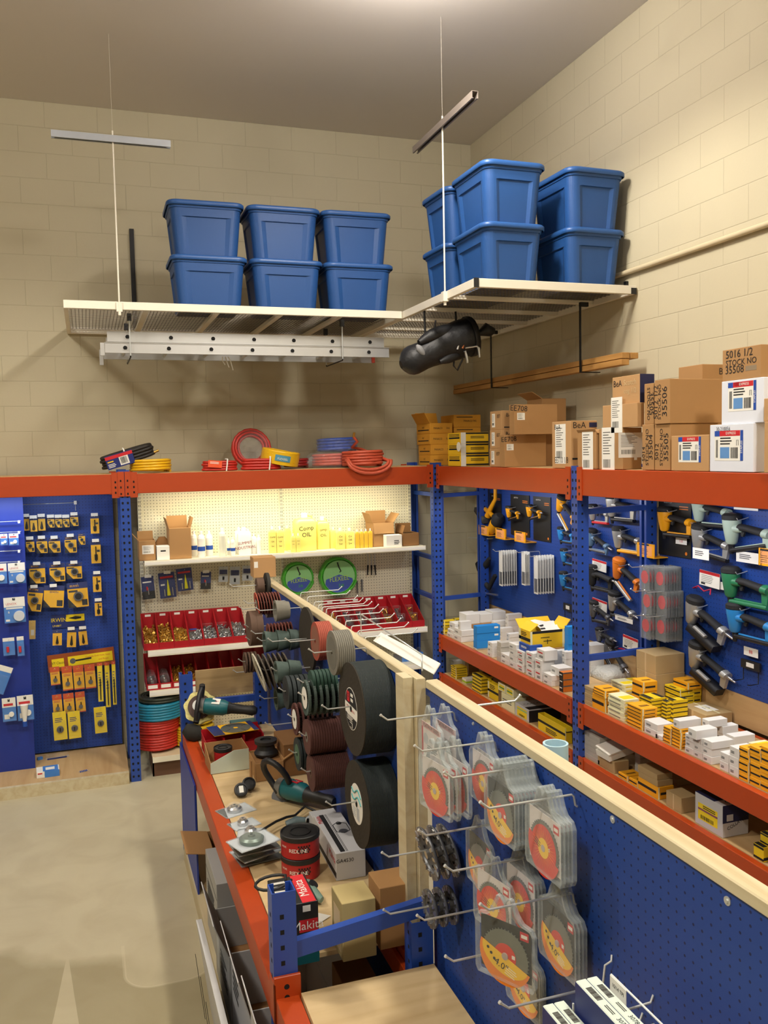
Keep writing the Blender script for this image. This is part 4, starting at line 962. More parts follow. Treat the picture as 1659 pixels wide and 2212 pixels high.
m.tube([(a.x, YL-.001, a.z), (a.x, YL-.03, a.z), (b.x, YL-.03, b.z), (b.x, YL-.03, c.z)], .0025, M_ZINC, n=5); m.cbox((b.x, YL-.033, b.z), (.022, .002, .03), M_WHITE)
tag(m.build('wire_sign_holder'), 'empty wire sign holder above the top row of packs', 'hook')
# screws / empty hooks
M_DISP = YL2
for k, (x0, y0, x1, y1, st, lb) in enumerate([(0, 455, 50, 525, 'lenoxs', 'small white and blue saw pack, left of two in the upper row'), (55, 452, 120, 525, 'lenoxs', 'small white and blue saw pack, right of two in the upper row'),
        (-60, 648, 47, 770, 'lenoxs', 'white and blue saw pack cut by the left picture edge'), (50, 642, 165, 768, 'lenox', 'larger white and blue hole saw pack under the wire hooks'), (22, 864, 165, 1016, 'lenox', 'largest white and blue hole saw pack, alone'),
        (17, 1122, 97, 1228, 'set', 'clear blue pack with a red tool, left of the narrow one'), (107, 1112, 157, 1232, 'set', 'narrow blue pack on the display board'), (-70, 1300, 60, 1465, 'set', 'large clear blue tray pack hanging tilted at the picture edge'),
        (12, 1508, 106, 1648, 'lenoxs', 'white and blue pack with a small pipe cutter'), (108, 1492, 218, 1640, 'lenoxs', 'white and blue pack with a pipe cutter poking out below')]):
    pack('saw_pack', YL2-.07, x0, y0, x1, y1, st, lb, YL2, tilt=(-22 if k == 7 else 1 if k > 2 else 0), tagged=False)
a = PY(YL2-.075, *Z1(160, 1640)); m = MB(); m.tube([(0, -.02, .12), (.0, -.02, .05), (0, -.02, 0), (0, -.02, -.03)], [.03, .022, .014, .016], M_WHITE, n=10); m.cyl((0, -.02, -.01), (0, -.02, -.05), .018, M_BLUEI, n=10)
tag(m.build('pipe_cutter', M=T(a.x, YL2-.075, a.z)), 'white and blue pipe cutter hanging out of its pack', 'tool')
for k, yy in enumerate((372, 440, 560, 630)):
    a = PY(YL2-.05, *Z1(130, yy)); m = MB(); m.tube([(a.x, YL2-.001, a.z), (a.x, YL2-.05, a.z), (a.x-.28, YL2-.05, a.z+.0)], .003, M_ZINC, n=5); m.cbox((a.x-.01, YL2-.053, a.z-.005), (.016, .002, .022), M_WHITE)
    tag(m.build('cross_bar_hook'), 'white tagged wire cross bar on the display board, %s from the top' % ORD[k], 'hook', 'wire cross bars')
# things lying on the platform
q = PZ(.091, *Z1(368, 1885)); m = MB(); m.box((-.09, -.03, 0), (.09, .03, .003), M_CLEAR)
for k in range(6): m.box((-.085+.029*k, -.025, .003), (-.062+.029*k, .025, .03), M_CLEAR)
m.box((-.08, -.031, .0), (.07, -.03, .012), M_PNAVY); tag(m.build('empty_blister', M=T(q.x, q.y, .091) @ Rz(.1)), 'clear empty blister strip lying on the platform', 'packaging')
q = PZ(.091, *Z1(250, 1895)); m = MB(); m.box((-.02, -.03, 0), (.02, .03, .02), M_CLEAR); m.box((-.02, -.03, .0), (.02, -.01, .021), M_PBLUE); tag(m.build('small_pack', M=T(q.x-.0, q.y, .091) @ Rz(.4)), 'tiny clear and blue pack against the display board foot', 'packaging')
q = PZ(.091, *Z1(235, 2022)); c = Carton('saw_box', (q.x, q.y, .091), (.165, .12, .05), M_WHITE, 'small white and blue box lying on the platform', yaw=.06)
c.print_([('r', 't', .28, 0, .95, 1, M_PBLUE), ('r', 't', .4, .2, .8, .7, M_WHITE, .0012), ('r', 'f', .35, 0, 1, 1, M_PBLUE), ('r', 'f', .05, .6, .25, .8, M_RED)])
q = PZ(.091, *Z1(538, 1975)); m = MB(); m.box((-.04, -.02, 0), (.04, .02, .006), M_CLEAR); 
for k in range(5): m.cyl((-.03+.012*k, -.012, .006), (-.026+.012*k, .012, .006), .004, M_BLUEI, n=6)
tag(m.build('plastic_bag', M=T(q.x, q.y, .091) @ Rz(.3)), 'tiny bag of blue fittings dropped on the platform', 'bag')
# ================================================================ CREAM SHOP SHELVING (GONDOLA)
Z2 = lambda x, y: (280+x/2.4397, 1000+y/2.4397)
GY = 7.50; GX0, GXM, GX1 = .405, 1.592, 2.778
go = empty('shop_shelving', T((GX0+GX1)/2, GY, 0), 'cream metal shop shelving with pegboard backs, two bays wide, lit from above', 'shelving')
for a, b in ((GX0+.012, GXM-.012), (GXM+.012, GX1-.012)):
    m = MB(); m.box((a, GY, .1), (b, GY+.008, 2.30), M_PEGW); part(m, 'back_panel', go)
for x in (GX0, GXM, GX1):
    m = MB(); m.box((x-.014, GY-.008, 0), (x+.014, GY+.03, 2.31), M_CREAM); z = .2
    while z < 2.25:
        for s in (-.006, .006): m.box((x+s-.0018, GY-.0086, z), (x+s+.0018, GY-.008, z+.022), M_DARK)
        z += .032
    part(m, 'upright', go)
def shelf(a, b, z, d, lip=.035, y=None):
    m = MB(); m.box((a+.003, GY-d, z-.02), (b-.003, GY-.009, z), M_CREAM); m.box((a, GY-d-.006, z-lip), (b, GY-d, z+.004), M_CREAM)
    m.box((a+.003, GY-d-.009, z-lip*.8), (b-.003, GY-d-.006, z-.004), M_WHITE); part(m, 'shelf', go)
ZS1, ZS2, ZS3 = PY(7.11, *Z2(300, 508)).z, PY(7.10, *Z2(300, 975)).z, PY(7.10, *Z2(200, 1195)).z
for a, b in ((GX0, GXM), (GXM, GX1)):
    shelf(a, b, ZS1, .39); shelf(a, b, ZS2, .40, .045); shelf(a, b, ZS3, .40, .045)
m = MB(); m.box((GX0, 7.02, .145), (GX1, GY, .165), mat('beige_base_deck', 'd8c8a4', .5)); m.box((GX0, 7.012, .125), (GX1, 7.02, .168), M_CREAM); part(m, 'base_deck', go)
m = MB(); m.box((GX0, 7.06, 0), (GX1, 7.075, .125), mat('brown_kick_plate', '6a4a36', .6)); m.box((GX0, 7.06, 0), (GX0+.012, GY, .125), MATS['brown_kick_plate']); part(m, 'kick_plate', go)
def on1(px, py=490, Y=7.2): return PY(Y, *Z2(px, py)).x
YS = 7.2
def g_carton(name, x0, x1, ytop, Y, m_, label, depth=.2, z=None, **k):
    z = ZS1+.001 if z is None else z
    a = PY(Y, *Z2(x0, ytop)); b = PY(Y, *Z2(x1, ytop)); return Carton(name, (a.x, Y, z), (b.x-a.x, depth, a.z-z), m_, label, **k)
c = g_carton('open_carton', 47, 135, 412, 7.16, M_CARD, 'small open brown carton with a white label, left end of the top shelf', open_=.8, flaps={'b': 20, 'l': 40}); c.print_([('s', 'f', .55, .55, .09, .07)])
c = g_carton('small_box', 142, 210, 440, 7.15, M_WHITE, 'small white box beside the open brown carton on the top shelf', depth=.1); c.print_([('r', 'f', .3, .6, .7, .7, M_INK)])
a = PY(7.3, *Z2(140, 400)); m = MB(); loft(m, [(rrect(.07, .05, .03), 0), (rrect(.075, .05, .03), .05), (rrect(.06, .035, .03), .12), (rrect(.025, .015, .012), .17)], M_CARDD, cap1=True)
tag(m.build('paper_bag', M=T(PY(7.32, *Z2(172, 400)).x, 7.34, ZS1+.001)), 'crumpled brown bag behind the small white box', 'bag')
c = g_carton('open_carton', 207, 322, 345, 7.15, M_CARD, 'tall open brown carton on the top shelf, left of the bottles', depth=.24, open_=.85, flaps={'r': 15, 'l': 15, 'b': 10})
M_BOT = mat('white_bottle_plastic', 'e6e6e2', .4, var=.02); M_YOIL = mat('pale_yellow_oil', 'efe07a', .25, var=.04); M_AOIL = mat('amber_oil', 'd9b03a', .2); M_BCAP = mat('white_cap', 'f2f2ee', .4)
def bottle(px0, px1, ytop, ybot, Y, body, label, shape='round', lab=None, group=None, word=None, cap=M_BCAP, z=None):
    a = PY(Y, *Z2(px0, ytop)); b = PY(Y, *Z2(px1, ytop)); w_ = (b.x-a.x); z = ZS1+.0005 if z is None else z; h_ = a.z-z; x = (a.x+b.x)/2
    e = empty('bottle' if shape != 'jug' else 'jug', T(x, Y+w_*.35, z), label, 'bottle', group); m = MB(); r = w_/2
    if shape == 'round':
        m.lathe([(0, 0), (r*.95, 0), (r, .01), (r, h_*.72), (r*.8, h_*.82), (r*.35, h_*.88), (r*.35, h_*.9)], body, 18); m.build('body', e)
        m = MB(); m.cyl((0, 0, h_*.88), (0, 0, h_), r*.4, cap, n=12); m.build('cap', e)
        if lab: m = MB(); m.cyl((0, 0, h_*.2), (0, 0, h_*.62), r*1.02, M_WHITE, n=18, caps=False); m.cyl((0, 0, h_*.25), (0, 0, h_*.42), r*1.03, lab, n=18, caps=False); m.build('printed_label', e)
    else:
        d = r*.62 if shape == 'flat' else r*.75
        loft(m, [(rrect(r*.97, d*.97, d*.35), 0), (rrect(r, d, d*.35), .008), (rrect(r, d, d*.35), h_*.74), (rrect(r*.9, d*.85, d*.35), h_*.83), (rrect(r*.32, r*.32, r*.3), h_*.88)], body, cap1=True); m.build('body', e)
        m = MB(); m.cyl((0, 0, h_*.87), (0, 0, h_), r*.3, cap, n=12); m.build('cap', e)
        if shape == 'jug': m = MB(); m.tube([(r*.55, 0, h_*.78), (r*.75, 0, h_*.9), (r*.25, 0, h_*.93)], r*.1, body, n=7); m.build('handle', e)
        if word:
            m = MB(); F = FYN((0, -d-.0006, 0))
            for k, t_ in enumerate(word):
                m.text(t_, F @ T(0, h_*(.6-.17*k), 0) @ Rz(.08), min(h_*.16, w_*.3), M_INK if lab is None else lab)
            m.build('lettering', e)
    return e
bottle(322, 355, 360, 478, 7.30, M_BOT, 'white bottle with blue label, back left of the trio', lab=M_BLUEI, group=None)
bottle(357, 397, 362, 482, 7.17, M_BOT, 'white bottle with blue label, front middle of the trio', lab=M_BLUEI)
bottle(400, 438, 360, 478, 7.26, M_BOT, 'white bottle with blue label, right of the trio', lab=M_BLUEI)
bottle(470, 508, 345, 478, 7.17, mat('frosted_bottle', 'd9d9c8', .35), 'tall frosted plain bottle with no label, standing alone')
bottle(512, 530, 400, 462, 7.26, M_BOT, 'tiny white bottle with blue label behind its twin', lab=M_BLUEI)
bottle(531, 556, 392, 468, 7.17, M_BOT, 'small white bottle with blue label, in front of the lettered white jug', lab=M_BLUEI)
bottle(555, 598, 340, 455, 7.30, M_BOT, 'white jug at the back, left of the lettered white one', 'jug')
e_ = bottle(570, 640, 342, 462, 7.20, M_BOT, 'white jug with dark red lettering', 'jug', lab=mat('dark_red_ink', '8c2020', .6), word=['', 'SUMMIT', 'INDUSTRIAL'])
bottle(642, 668, 375, 458, 7.24, M_BOT, 'small plain white flat bottle right of the lettered white jug', 'flat')
bottle(669, 695, 380, 460, 7.2, M_BOT, 'rightmost plain white bottle before the yellow oils', 'round')
for k, (x0, x1, yt, Y, sh, wd, lb) in enumerate([(733, 772, 335, 7.18, 'flat', ['Comp', 'Oil', '5w'], 'flat pale yellow oil bottle, left of the first pair'), (774, 813, 336, 7.18, 'flat', ['Comp', 'Oil', '5w'], 'flat pale yellow oil bottle, right of the first pair'),
    (815, 850, 330, 7.34, 'flat', None, 'plain pale yellow bottle at the back, left of the large jugs'), (850, 875, 373, 7.16, 'flat', ['Com', 'Oil'], 'small yellow oil bottle, left one in front of the jugs'), (877, 901, 372, 7.16, 'flat', ['Com', 'Oil'], 'small yellow oil bottle, right one in front of the jugs'),
    (872, 985, 268, 7.22, 'jug', ['Comp', 'OIL'], 'largest pale yellow jug hand lettered on its front'), (985, 1053, 285, 7.28, 'jug', ['omp', 'OIL'], 'second large yellow jug, turned, lettered near its edge'),
    (1055, 1092, 340, 7.3, 'flat', None, 'pale yellow bottle just right of the large jugs'), (1088, 1136, 345, 7.18, 'flat', ['Co', 'Oil', '5w'], 'pale yellow oil bottle, left of the second pair'), (1138, 1186, 345, 7.2, 'flat', ['Co', 'Oil', '5w'], 'pale yellow oil bottle, right of the second pair')]):
    bottle(x0, x1, yt, 450, Y, M_YOIL, lb, sh, word=wd)
for k in range(4): bottle(1190+23*k, 1211+23*k, 352-2*k, 430, 7.2, M_AOIL, 'small amber oil bottle, %s from the left of four' % ORD[k], 'flat', group='small amber oil bottles')
c = g_carton('open_carton', 1283, 1392, 318, 7.22, M_CARD, 'open brown carton with upright flaps, right part of the top shelf', depth=.22, open_=.8, flaps={'b': 0, 'r': 35, 'l': 20, 'f': 170})
c = g_carton('small_box', 1352, 1435, 382, 7.13, M_WHITE, 'small white box leaning in front of the open cartons', depth=.08); c.print_([('n', 'f', .5, .2, .9, .6, 3)])
c = g_carton('open_carton', 1440, 1525, 372, 7.16, M_CARDD, 'low open carton full of dark parts, right end of the top shelf', depth=.2, yaw=.0, open_=.9, inner=M_BLACKM, flaps={'l': -20, 'b': 10})
# packs hanging below the top shelf
GB = GY
for k, (r_, st, lb) in enumerate([((62, 600, 133, 715), 'dark', 'black pack with a silver and red tool, leftmost below the top shelf'), ((153, 580, 243, 708), 'step', 'dark blue pack with a yellow cone bit, left of two'), ((247, 557, 333, 670), 'step', 'dark blue pack with a yellow cone bit, right of two'),
    ((373, 575, 430, 663), 'dark', 'small black pack with a white tag, alone'), ((468, 548, 520, 625), 'clearcard', 'pale clear pack, left of three under the top shelf'), ((526, 548, 583, 638), 'clearcard', 'pale clear pack, middle of three under the top shelf'), ((592, 543, 650, 618), 'clearcard', 'pale clear pack, right of three under the top shelf')]):
    pack('tool_pack', GY-.09, *r_, st, lb, GB, Z=Z2, tilt=4 if k < 3 else -3, tagged=k in (0, 1, 3))
# flexeel coils
M_GREEN = mat('lime_hose', '43b428', .4)
for k, (x0, y0, x1, y1) in enumerate([(803, 512, 975, 705), (1000, 500, 1203, 695)]):
    a = PY(GY-.1, *Z2(x0, y0)); b = PY(GY-.1, *Z2(x1, y1)); R = (b.x-a.x)/2*.93
    e = empty('air_hose', T((a.x+b.x)/2, GY-.02, (a.z+b.z)/2), 'bright green hose coil in a lettered pack, %s of two on the pegboard' % ('left', 'right')[k], 'hose', None)
    m = MB(); m.tube(coil_pts(R, .011, 10, 4, 1, .003), .011, M_GREEN, n=6, M=Rx(PI/2)); m.build('hose', e)
    m = MB(); F = FYN((0, -.095, 0)); m.cyl((0, -.083, 0), (0, -.0945, 0), R*.9, mat('mint_card', '8fd08a', .5), n=32); m.build('card', e)
    m = MB(); arc = [(R*.88*math.cos(t), R*.88*math.sin(t)) for t in [math.radians(d) for d in range(205, 336, 10)]]; m.prism(arc+[(R*.75, -.02), (0, R*.12), (-R*.75, -.02)], .0006, mat('pack_violet_blue', '3a55b8', .5), F)
    m.text('FLEXEEL', F @ T(0, -R*.12, .001) @ Rz(.08), R*.36, mat('lime_letters', 'b8e02a', .5), .85); m.text('3/8', F @ T(.1*R, -R*.5, .001), R*.25, M_GREEN); m.tube([(-.1*R, R*.8, .001), (.0, R*.5, .001), (.1*R, R*.3, .001), (.02*R, R*.25, .001)], .006, M_INK, n=4, M=F); m.build('printed_label', e)
    m = MB(); m.cyl((0, -.001, 0), (0, -.098, 0), R*1.06, M_CLEAR, n=32); m.build('shrink_film', e)
    m = MB(); m.cyl((0, .0185, R*.8), (0, -.12, R*.8), .003, M_ZINC, n=6); tag(m.build('peg_hook', M=T((a.x+b.x)/2, GY-.02, (a.z+b.z)/2)), 'zinc hook holding the %s green hose coil' % ('left', 'right')[k], 'hook')
for k, (x0, y0, x1, y1, lb) in enumerate([(1190, 466, 1212, 700, 'left clear tube pack hanging right of the green hoses'), (1215, 466, 1236, 690, 'right clear tube pack hanging right of the green hoses')]):
    a = PY(GY-.05, *Z2(x0, y0)); b = PY(GY-.05, *Z2(x1, y1)); m = MB(); m.box((a.x, GY-.05, b.z), (b.x, GY-.02, a.z), M_CLEAR); m.cyl(((a.x+b.x)/2, GY-.035, b.z+.02), ((a.x+b.x)/2, GY-.035, b.z+.13), .007, M_GREY, n=8); m.box((a.x, GY-.02, a.z-.03), (b.x, GY-.0005, a.z), M_WHITE)
    tag(m.build('clear_tube', M=None), lb, 'blister pack')
for k in range(3):
    a = PY(GY-.05, *Z2(1255+18*k, 480)); m = MB(); m.cyl((0, 0, 0), (0, 0, -.12), .004, M_STEEL, n=6); m.cyl((0, 0, -.10), (.006*(k-1), 0, -.19), .009, M_BLACKM, r1=.005, n=8); m.cyl((0, .0495, -.0), (0, -.01, 0), .002, M_ZINC, n=5)
    tag(m.build('air_chuck', M=T(a.x, GY-.05, a.z)), 'thin metal air tool with black tip on the cream pegboard, %s from the left' % ORD[k], 'tool', 'thin metal air tools')

# red parts bins
M_BIN = mat('red_parts_bin', 'a81420', .4, var=.04); M_BRASSB = mat('brass_fittings', 'c9a04c', .28, metal=.8, var=.25, nscale=60); M_STB = mat('steel_fittings', 'b6b8ba', .25, metal=.9, var=.2, nscale=60)
def make_bin(loc, w_, d, hb, hf, label, group, lab=True):
    """open tray: high back, low front, sloping sides; tilted towards the aisle"""
    e = empty('parts_bin', T(*loc), label, 'parts bin', group); t = .004; m = MB()
    m.box((0, 0, 0), (w_, d, t), M_BIN); m.box((0, 0, t), (w_, t, hf), M_BIN); m.box((0, d-t, t), (w_, d, hb), M_BIN)
    for x in (0, w_-t):
        m.add([(x, t, t), (x+t, t, t), (x+t, d-t, t), (x, d-t, t), (x, t, hf), (x+t, t, hf), (x+t, d-t, hb), (x, d-t, hb)], [(0, 3, 2, 1), (4, 5, 6, 7), (0, 1, 5, 4), (1, 2, 6, 5), (2, 3, 7, 6), (3, 0, 4, 7)], M_BIN)
    m.build('tray', e)
    if lab: m = MB(); m.box((w_*.3, d-t-.0008, hb-.03), (w_*.7, d-t, hb-.012), M_WHITE); m.build('card_label', e)
    return e
def fittings(loc, w_, d, hb, hf, m_, label, n=150, seed=0, s=.010, cat='fittings', shape='nut'):
    r = random.Random(seed); mb = MB(); sl = (hb-hf)/d
    for k in range(n):
        x = r.uniform(.012, w_-.012); y = r.uniform(.014, d-.03); z = .006+r.uniform(.35, .8)*(hf+sl*y)*.8
        M = T(x, y, z) @ Matrix.Rotation(r.uniform(0, 6), 4, Vector((r.uniform(-1, 1), r.uniform(-1, 1), r.uniform(-1, 1))).normalized()); q = s*r.uniform(.7, 1.3)
        if shape == 'nut': mb.cyl((0, 0, -q), (0, 0, q*.2), q*.8, m_, n=6, M=M, smooth=False); mb.cyl((0, 0, 0), (0, 0, q*1.3), q*.45, m_, n=6, M=M)
        else: mb.cyl((0, 0, -q*1.3), (0, 0, q*1.3), q*.5, m_, n=6, M=M)
    # filled core below the loose top layer
    core = hf*.72; mb.add([(.006, .006, .005), (w_-.006, .006, .005), (w_-.006, d-.006, .005), (.006, d-.006, .005), (.006, .006, core*.75), (w_-.006, .006, core*.75), (w_-.006, d-.03, hb*.5), (.006, d-.03, hb*.5)], [(0, 3, 2, 1), (4, 5, 6, 7), (0, 1, 5, 4), (1, 2, 6, 5), (2, 3, 7, 6), (3, 0, 4, 7)], m_)
    return tag(mb.build('fittings', M=T(*loc)), label, cat, kind='stuff')
def cups(loc, w_, d, hb, hf, label, n=3, m_=None, seed=0):
    r = random.Random(seed)
    for k in range(n):
        y = .035+k*(d-.09)/max(1, n-1); z = .006
        mb = MB(); h = hf*.55+(hb-hf)*y/d*.75; mb.box((.012, y-.02, z), (w_-.012, y+.025, h), M_CLEAR); mb.box((.02, y-.016, z), (w_-.02, y+.02, h*.6), m_ or M_STB)
        for q in range(8): mb.cyl((r.uniform(.02, w_-.02), y+r.uniform(-.012, .015), h*.6), (r.uniform(.02, w_-.02), y+r.uniform(-.012, .015), h*.85), .007, m_ or M_STB, n=6)
        tag(mb.build('clear_tub', M=T(*loc)), label+', %s row' % ['front', 'middle', 'back', 'rearmost'][k if n > 2 or k == 0 else 2], 'container', 'clear tubs in the red bins')
BW, BD, BH, BF = .117, .33, PY(GY-.04, *Z2(110, 790)).z-ZS2, .055
YBIN = GY-.375
xs = [PY(YBIN, *Z2(x, 975)).x for x in (75,)]
names = ['brass fittings', 'large brass fittings', 'brass elbows under a clear tub', 'steel nuts with a blue pack', 'steel nuts in bags', 'silver couplers', 'silver plugs']
x = xs[0]
for k in range(10):
    loc = (x+k*(BW+.0015), YBIN, ZS2+.001); 
    if k < 7:
        make_bin(loc, BW, BD, BH, BF, 'red parts bin on the left middle shelf, %s from the left' % ORD[k], 'red bins, left middle shelf')
        if k < 3: fittings(loc, BW, BD-.005 if k < 2 else BD*.5, BH, BF, M_BRASSB, 'heap of %s in the %s red bin' % (names[k], ORD[k]), n=190 if k < 2 else 110, seed=k, s=.011)
        if k == 2: 
            mb = MB(); mb.box((.01, .19, .006), (BW-.01, .30, .09), M_CLEAR); tag(mb.build('clear_tub', M=T(*loc)), 'clear tub of brass elbows at the back of the third red bin', 'container')
            fittings((loc[0]+.012, loc[1]+.195, loc[2]+.075), BW-.024, .1, .06, .03, M_BRASSB, 'brass elbows heaped in the clear tub of the third bin', n=40, seed=9)
        if k in (3, 4, 5, 6): fittings(loc, BW, BD*.52, BH*.8, BF, M_STB, 'heap of %s in the %s red bin' % (names[k], ORD[k]), n=120, seed=k, s=.008)
        if k in (4, 5): cups((loc[0], loc[1]+.17, loc[2]), BW, .16, BH, .1, 'clear tub of steel parts in the %s red bin' % ORD[k], n=2, seed=k)
        if k == 3: c_ = Carton('small_box', (loc[0]+.02, loc[1]+.19, loc[2]+.006), (.075, .08, .09), M_CLEAR, 'small clear box with a blue and yellow print in the fourth red bin', open_=0); c_.print_([('r', 'f', .1, .1, .9, .9, M_BLUEI), ('r', 'f', .2, .2, .6, .5, M_PYP, .0012), ('r', 't', .1, .1, .9, .9, M_BLUEI)])
        if k == 6: fittings((loc[0], loc[1]+.16, loc[2]+.03), BW, .14, BH*.7, .06, M_STB, 'silver couplers at the back of the seventh red bin', n=40, seed=20, s=.012, shape='rod')
xr = PY(YBIN, *Z2(1556, 858)).x-7*(BW+.0015)
for k in range(7):
    loc = (xr+k*(BW+.0015), YBIN, ZS2+.001); make_bin(loc, BW, BD, BH, BF, 'red parts bin on the right middle shelf, %s from the left' % ORD[k], 'red bins, right middle shelf')
    cups(loc, BW, BD, BH, BF, 'clear tub of small fittings in right shelf bin number %s from the left' % ORD[k].replace('first', 'one').replace('second', 'two') if False else 'clear tub in the %s bin of the right middle shelf' % ORD[k], n=3, m_=M_BRASSB if k in (0, 6, 4) else M_STB, seed=k+30)
# lower shelf bins
x = PY(YBIN, *Z2(90, 1180)).x; BH3 = BH*.95
for k in range(12):
    loc = (x+k*(.1015), YBIN, ZS3+.001)
    make_bin(loc, .1, BD, BH3, .05, 'red parts bin on the lower left shelf, %s from the left' % ORD[k], 'red bins, lower left shelf', lab=False)
    m = MB(); m.box((.01, -.001, .012), (.085, -.0002, .04), M_WHITE); o = m.build('card_label', M=T(0, 0, 0)); o.parent = [c for c in C.objects if c.name.startswith('parts_bin')][-1]
    if k in (0, 1):
        for q in range(3): mb = MB(); mb.tube([(.05, .06+.08*q, .03), (.045, .07+.08*q, .07), (.055, .08+.08*q, .11)], [.035, .042, .02], M_CLEAR, n=10); mb.tube([(.05, .06+.08*q, .02), (.045, .07+.08*q, .06)], [.025, .03], M_STB, n=8); tag(mb.build('plastic_bag', M=T(*loc)), 'clear bag of steel parts in the %s lower bin, %s from the front' % (ORD[k], ORD[q]), 'bag', 'bags in the lower red bins')
    elif k in (2, 3): fittings(loc, .1, BD, BH3*.8, .05, M_BRASSB, 'heap of dark brass parts in the %s lower bin' % ORD[k], n=90, seed=40+k)
# hoses on the base deck
M_TEALH = mat('teal_hose', '1f7f9c', .35); M_DKH = mat('dark_olive_hose', '2e3326', .45)
zb = .169
def stackcoil(px, py, Y, R, z, m_, label, h=4, turns=10, r=.012):
    q = PY(Y, *Z2(px, py)); return coil('air_hose', (q.x, Y, z), R, r, turns, h, m_, label)
stackcoil(152, 1450, 7.26, .155, zb, M_RHOSE, 'red hose coil at the bottom of the left stack on the base deck', h=6, turns=14)
stackcoil(150, 1400, 7.26, .165, zb+.134, M_RHOSE, 'red hose coil in the middle of the left stack on the base deck', h=5, turns=12)
stackcoil(158, 1330, 7.26, .185, zb+.246, M_TEALH, 'teal blue hose coil above the red ones on the base deck', h=6, turns=14)
stackcoil(168, 1250, 7.27, .17, zb+.38, M_DKH, 'dark olive hose coil on top of the left stack', h=2, turns=6)
stackcoil(346, 1480, 7.24, .15, zb, mat('yellow_hose2', 'd6b420', .4), 'yellow hose coil at the bottom, right of the red stack', h=7, turns=14)
stackcoil(350, 1400, 7.25, .14, zb+.17, mat('yellow_hose2', 'd6b420', .4), 'yellow hose coil resting on another yellow one', h=5, turns=11)
# bagged things on the lower right shelf
for k in range(4):
    a = PY(7.2, *Z2(1420+38*k, 950)); m = MB(); m.tube([(0, 0, 0), (.01, 0, .05), (-.005, 0, .11)], [.05, .06, .02], M_CLEAR, n=10); m.box((-.035, -.02, .0), (.03, .02, .07), M_PBLUE if k % 2 else M_GREY)
    tag(m.build('plastic_bag', M=T(a.x, 7.24, ZS3+.001)), 'clear bag of blue grey parts on the lower right shelf, %s from the left' % ORD[k], 'bag', 'bags on the lower right shelf')
# ================================================================ GRINDING DISCS ON THE PARTITION
Z9 = lambda x, y: (500+x/3.455, 1220+y/3.455)
XT = XQ-.25          # tips of the 10 inch hooks
HK = []
def side_hook(Y, z, label, L=.25, x=XQ, r=.0028, tip=True, s=-1):
    """straight steel hook standing out from the board at (x, Y, z); s = -1 towards the aisle at left"""
    m = MB(); pts = [(x-.0005, Y, z-.03), (x+s*.006, Y, z-.026), (x+s*.01, Y, z-.004), (x+s*.016, Y, z), (x+s*(L-.02), Y, z), (x+s*L, Y, z+.016)]
    if s > 0: pts = [(x+.0005, Y, z-.03)]+pts[1:]
    o = Vector((x, Y, z)); m.tube([Vector(p)-o for p in pts], r, M_ZINC, n=7); 
    m.cyl(Vector(pts[-1])-o, Vector(pts[-1])-o+Vector((s*.003, 0, .003)), r*1.5, M_ZINC, n=7)
    return tag(m.build('peg_hook', M=T(*o)), label, 'hook')
XAX = lambda fx, fy: Matrix(((0, 0, -1, fx), (1, 0, 0, fy), (0, 1, 0, 0), (0, 0, 0, 1)))
def disc_proto(R, t, mt, hole=.011, cup=0, rim=None, face=None, lab=None):
    """abrasive wheel, axis along local z (pointing to the aisle)"""
    def f(M, label, cat, group, name='grinding_disc'):
        e = empty(name, M, label, cat, group)
        m = MB(); n = 40 if R > .1 else 28
        if cup:      # flaring cup stone
            m.lathe([(hole, 0), (cup*R, 0), (R, t), (R, t), (R*.75, t), (cup*R*.7, t*.35), (hole, t*.35)], mt, n); m.build('stone', e)
        elif face == 'flap':
            m.lathe([(hole, 0), (R*.62, 0), (R, t*.35), (R*.99, t*.95), (R*.6, t*.75), (R*.5, t*.3), (hole, t*.3)], mt, n)
            for k in range(36):
                a = 2*PI*k/36; m.box((R*.62, -.0006, t*.3), (R*1.0, .0006, t*1.0), mt, Rz(a) @ T(0, 0, 0) @ Rx(.35))
            m.build('abrasive', e); m = MB(); m.lathe([(hole, t*.32), (R*.5, t*.32), (R*.5, t*.36), (hole, t*.36)], lab or M_INK, 24); m.build('backing_plate', e)
        else:
            m.lathe([(hole, 0), (R, 0), (R, t), (hole, t), (hole, 0)], mt, n); m.build('abrasive', e)
        if rim: m = MB(); m.lathe([(R*.0+hole, t), (rim[0]*R, t), (rim[0]*R, t+.0006), (hole, t+.0006)], rim[1], n); m.build('paper_label', e)
        return e
    return f
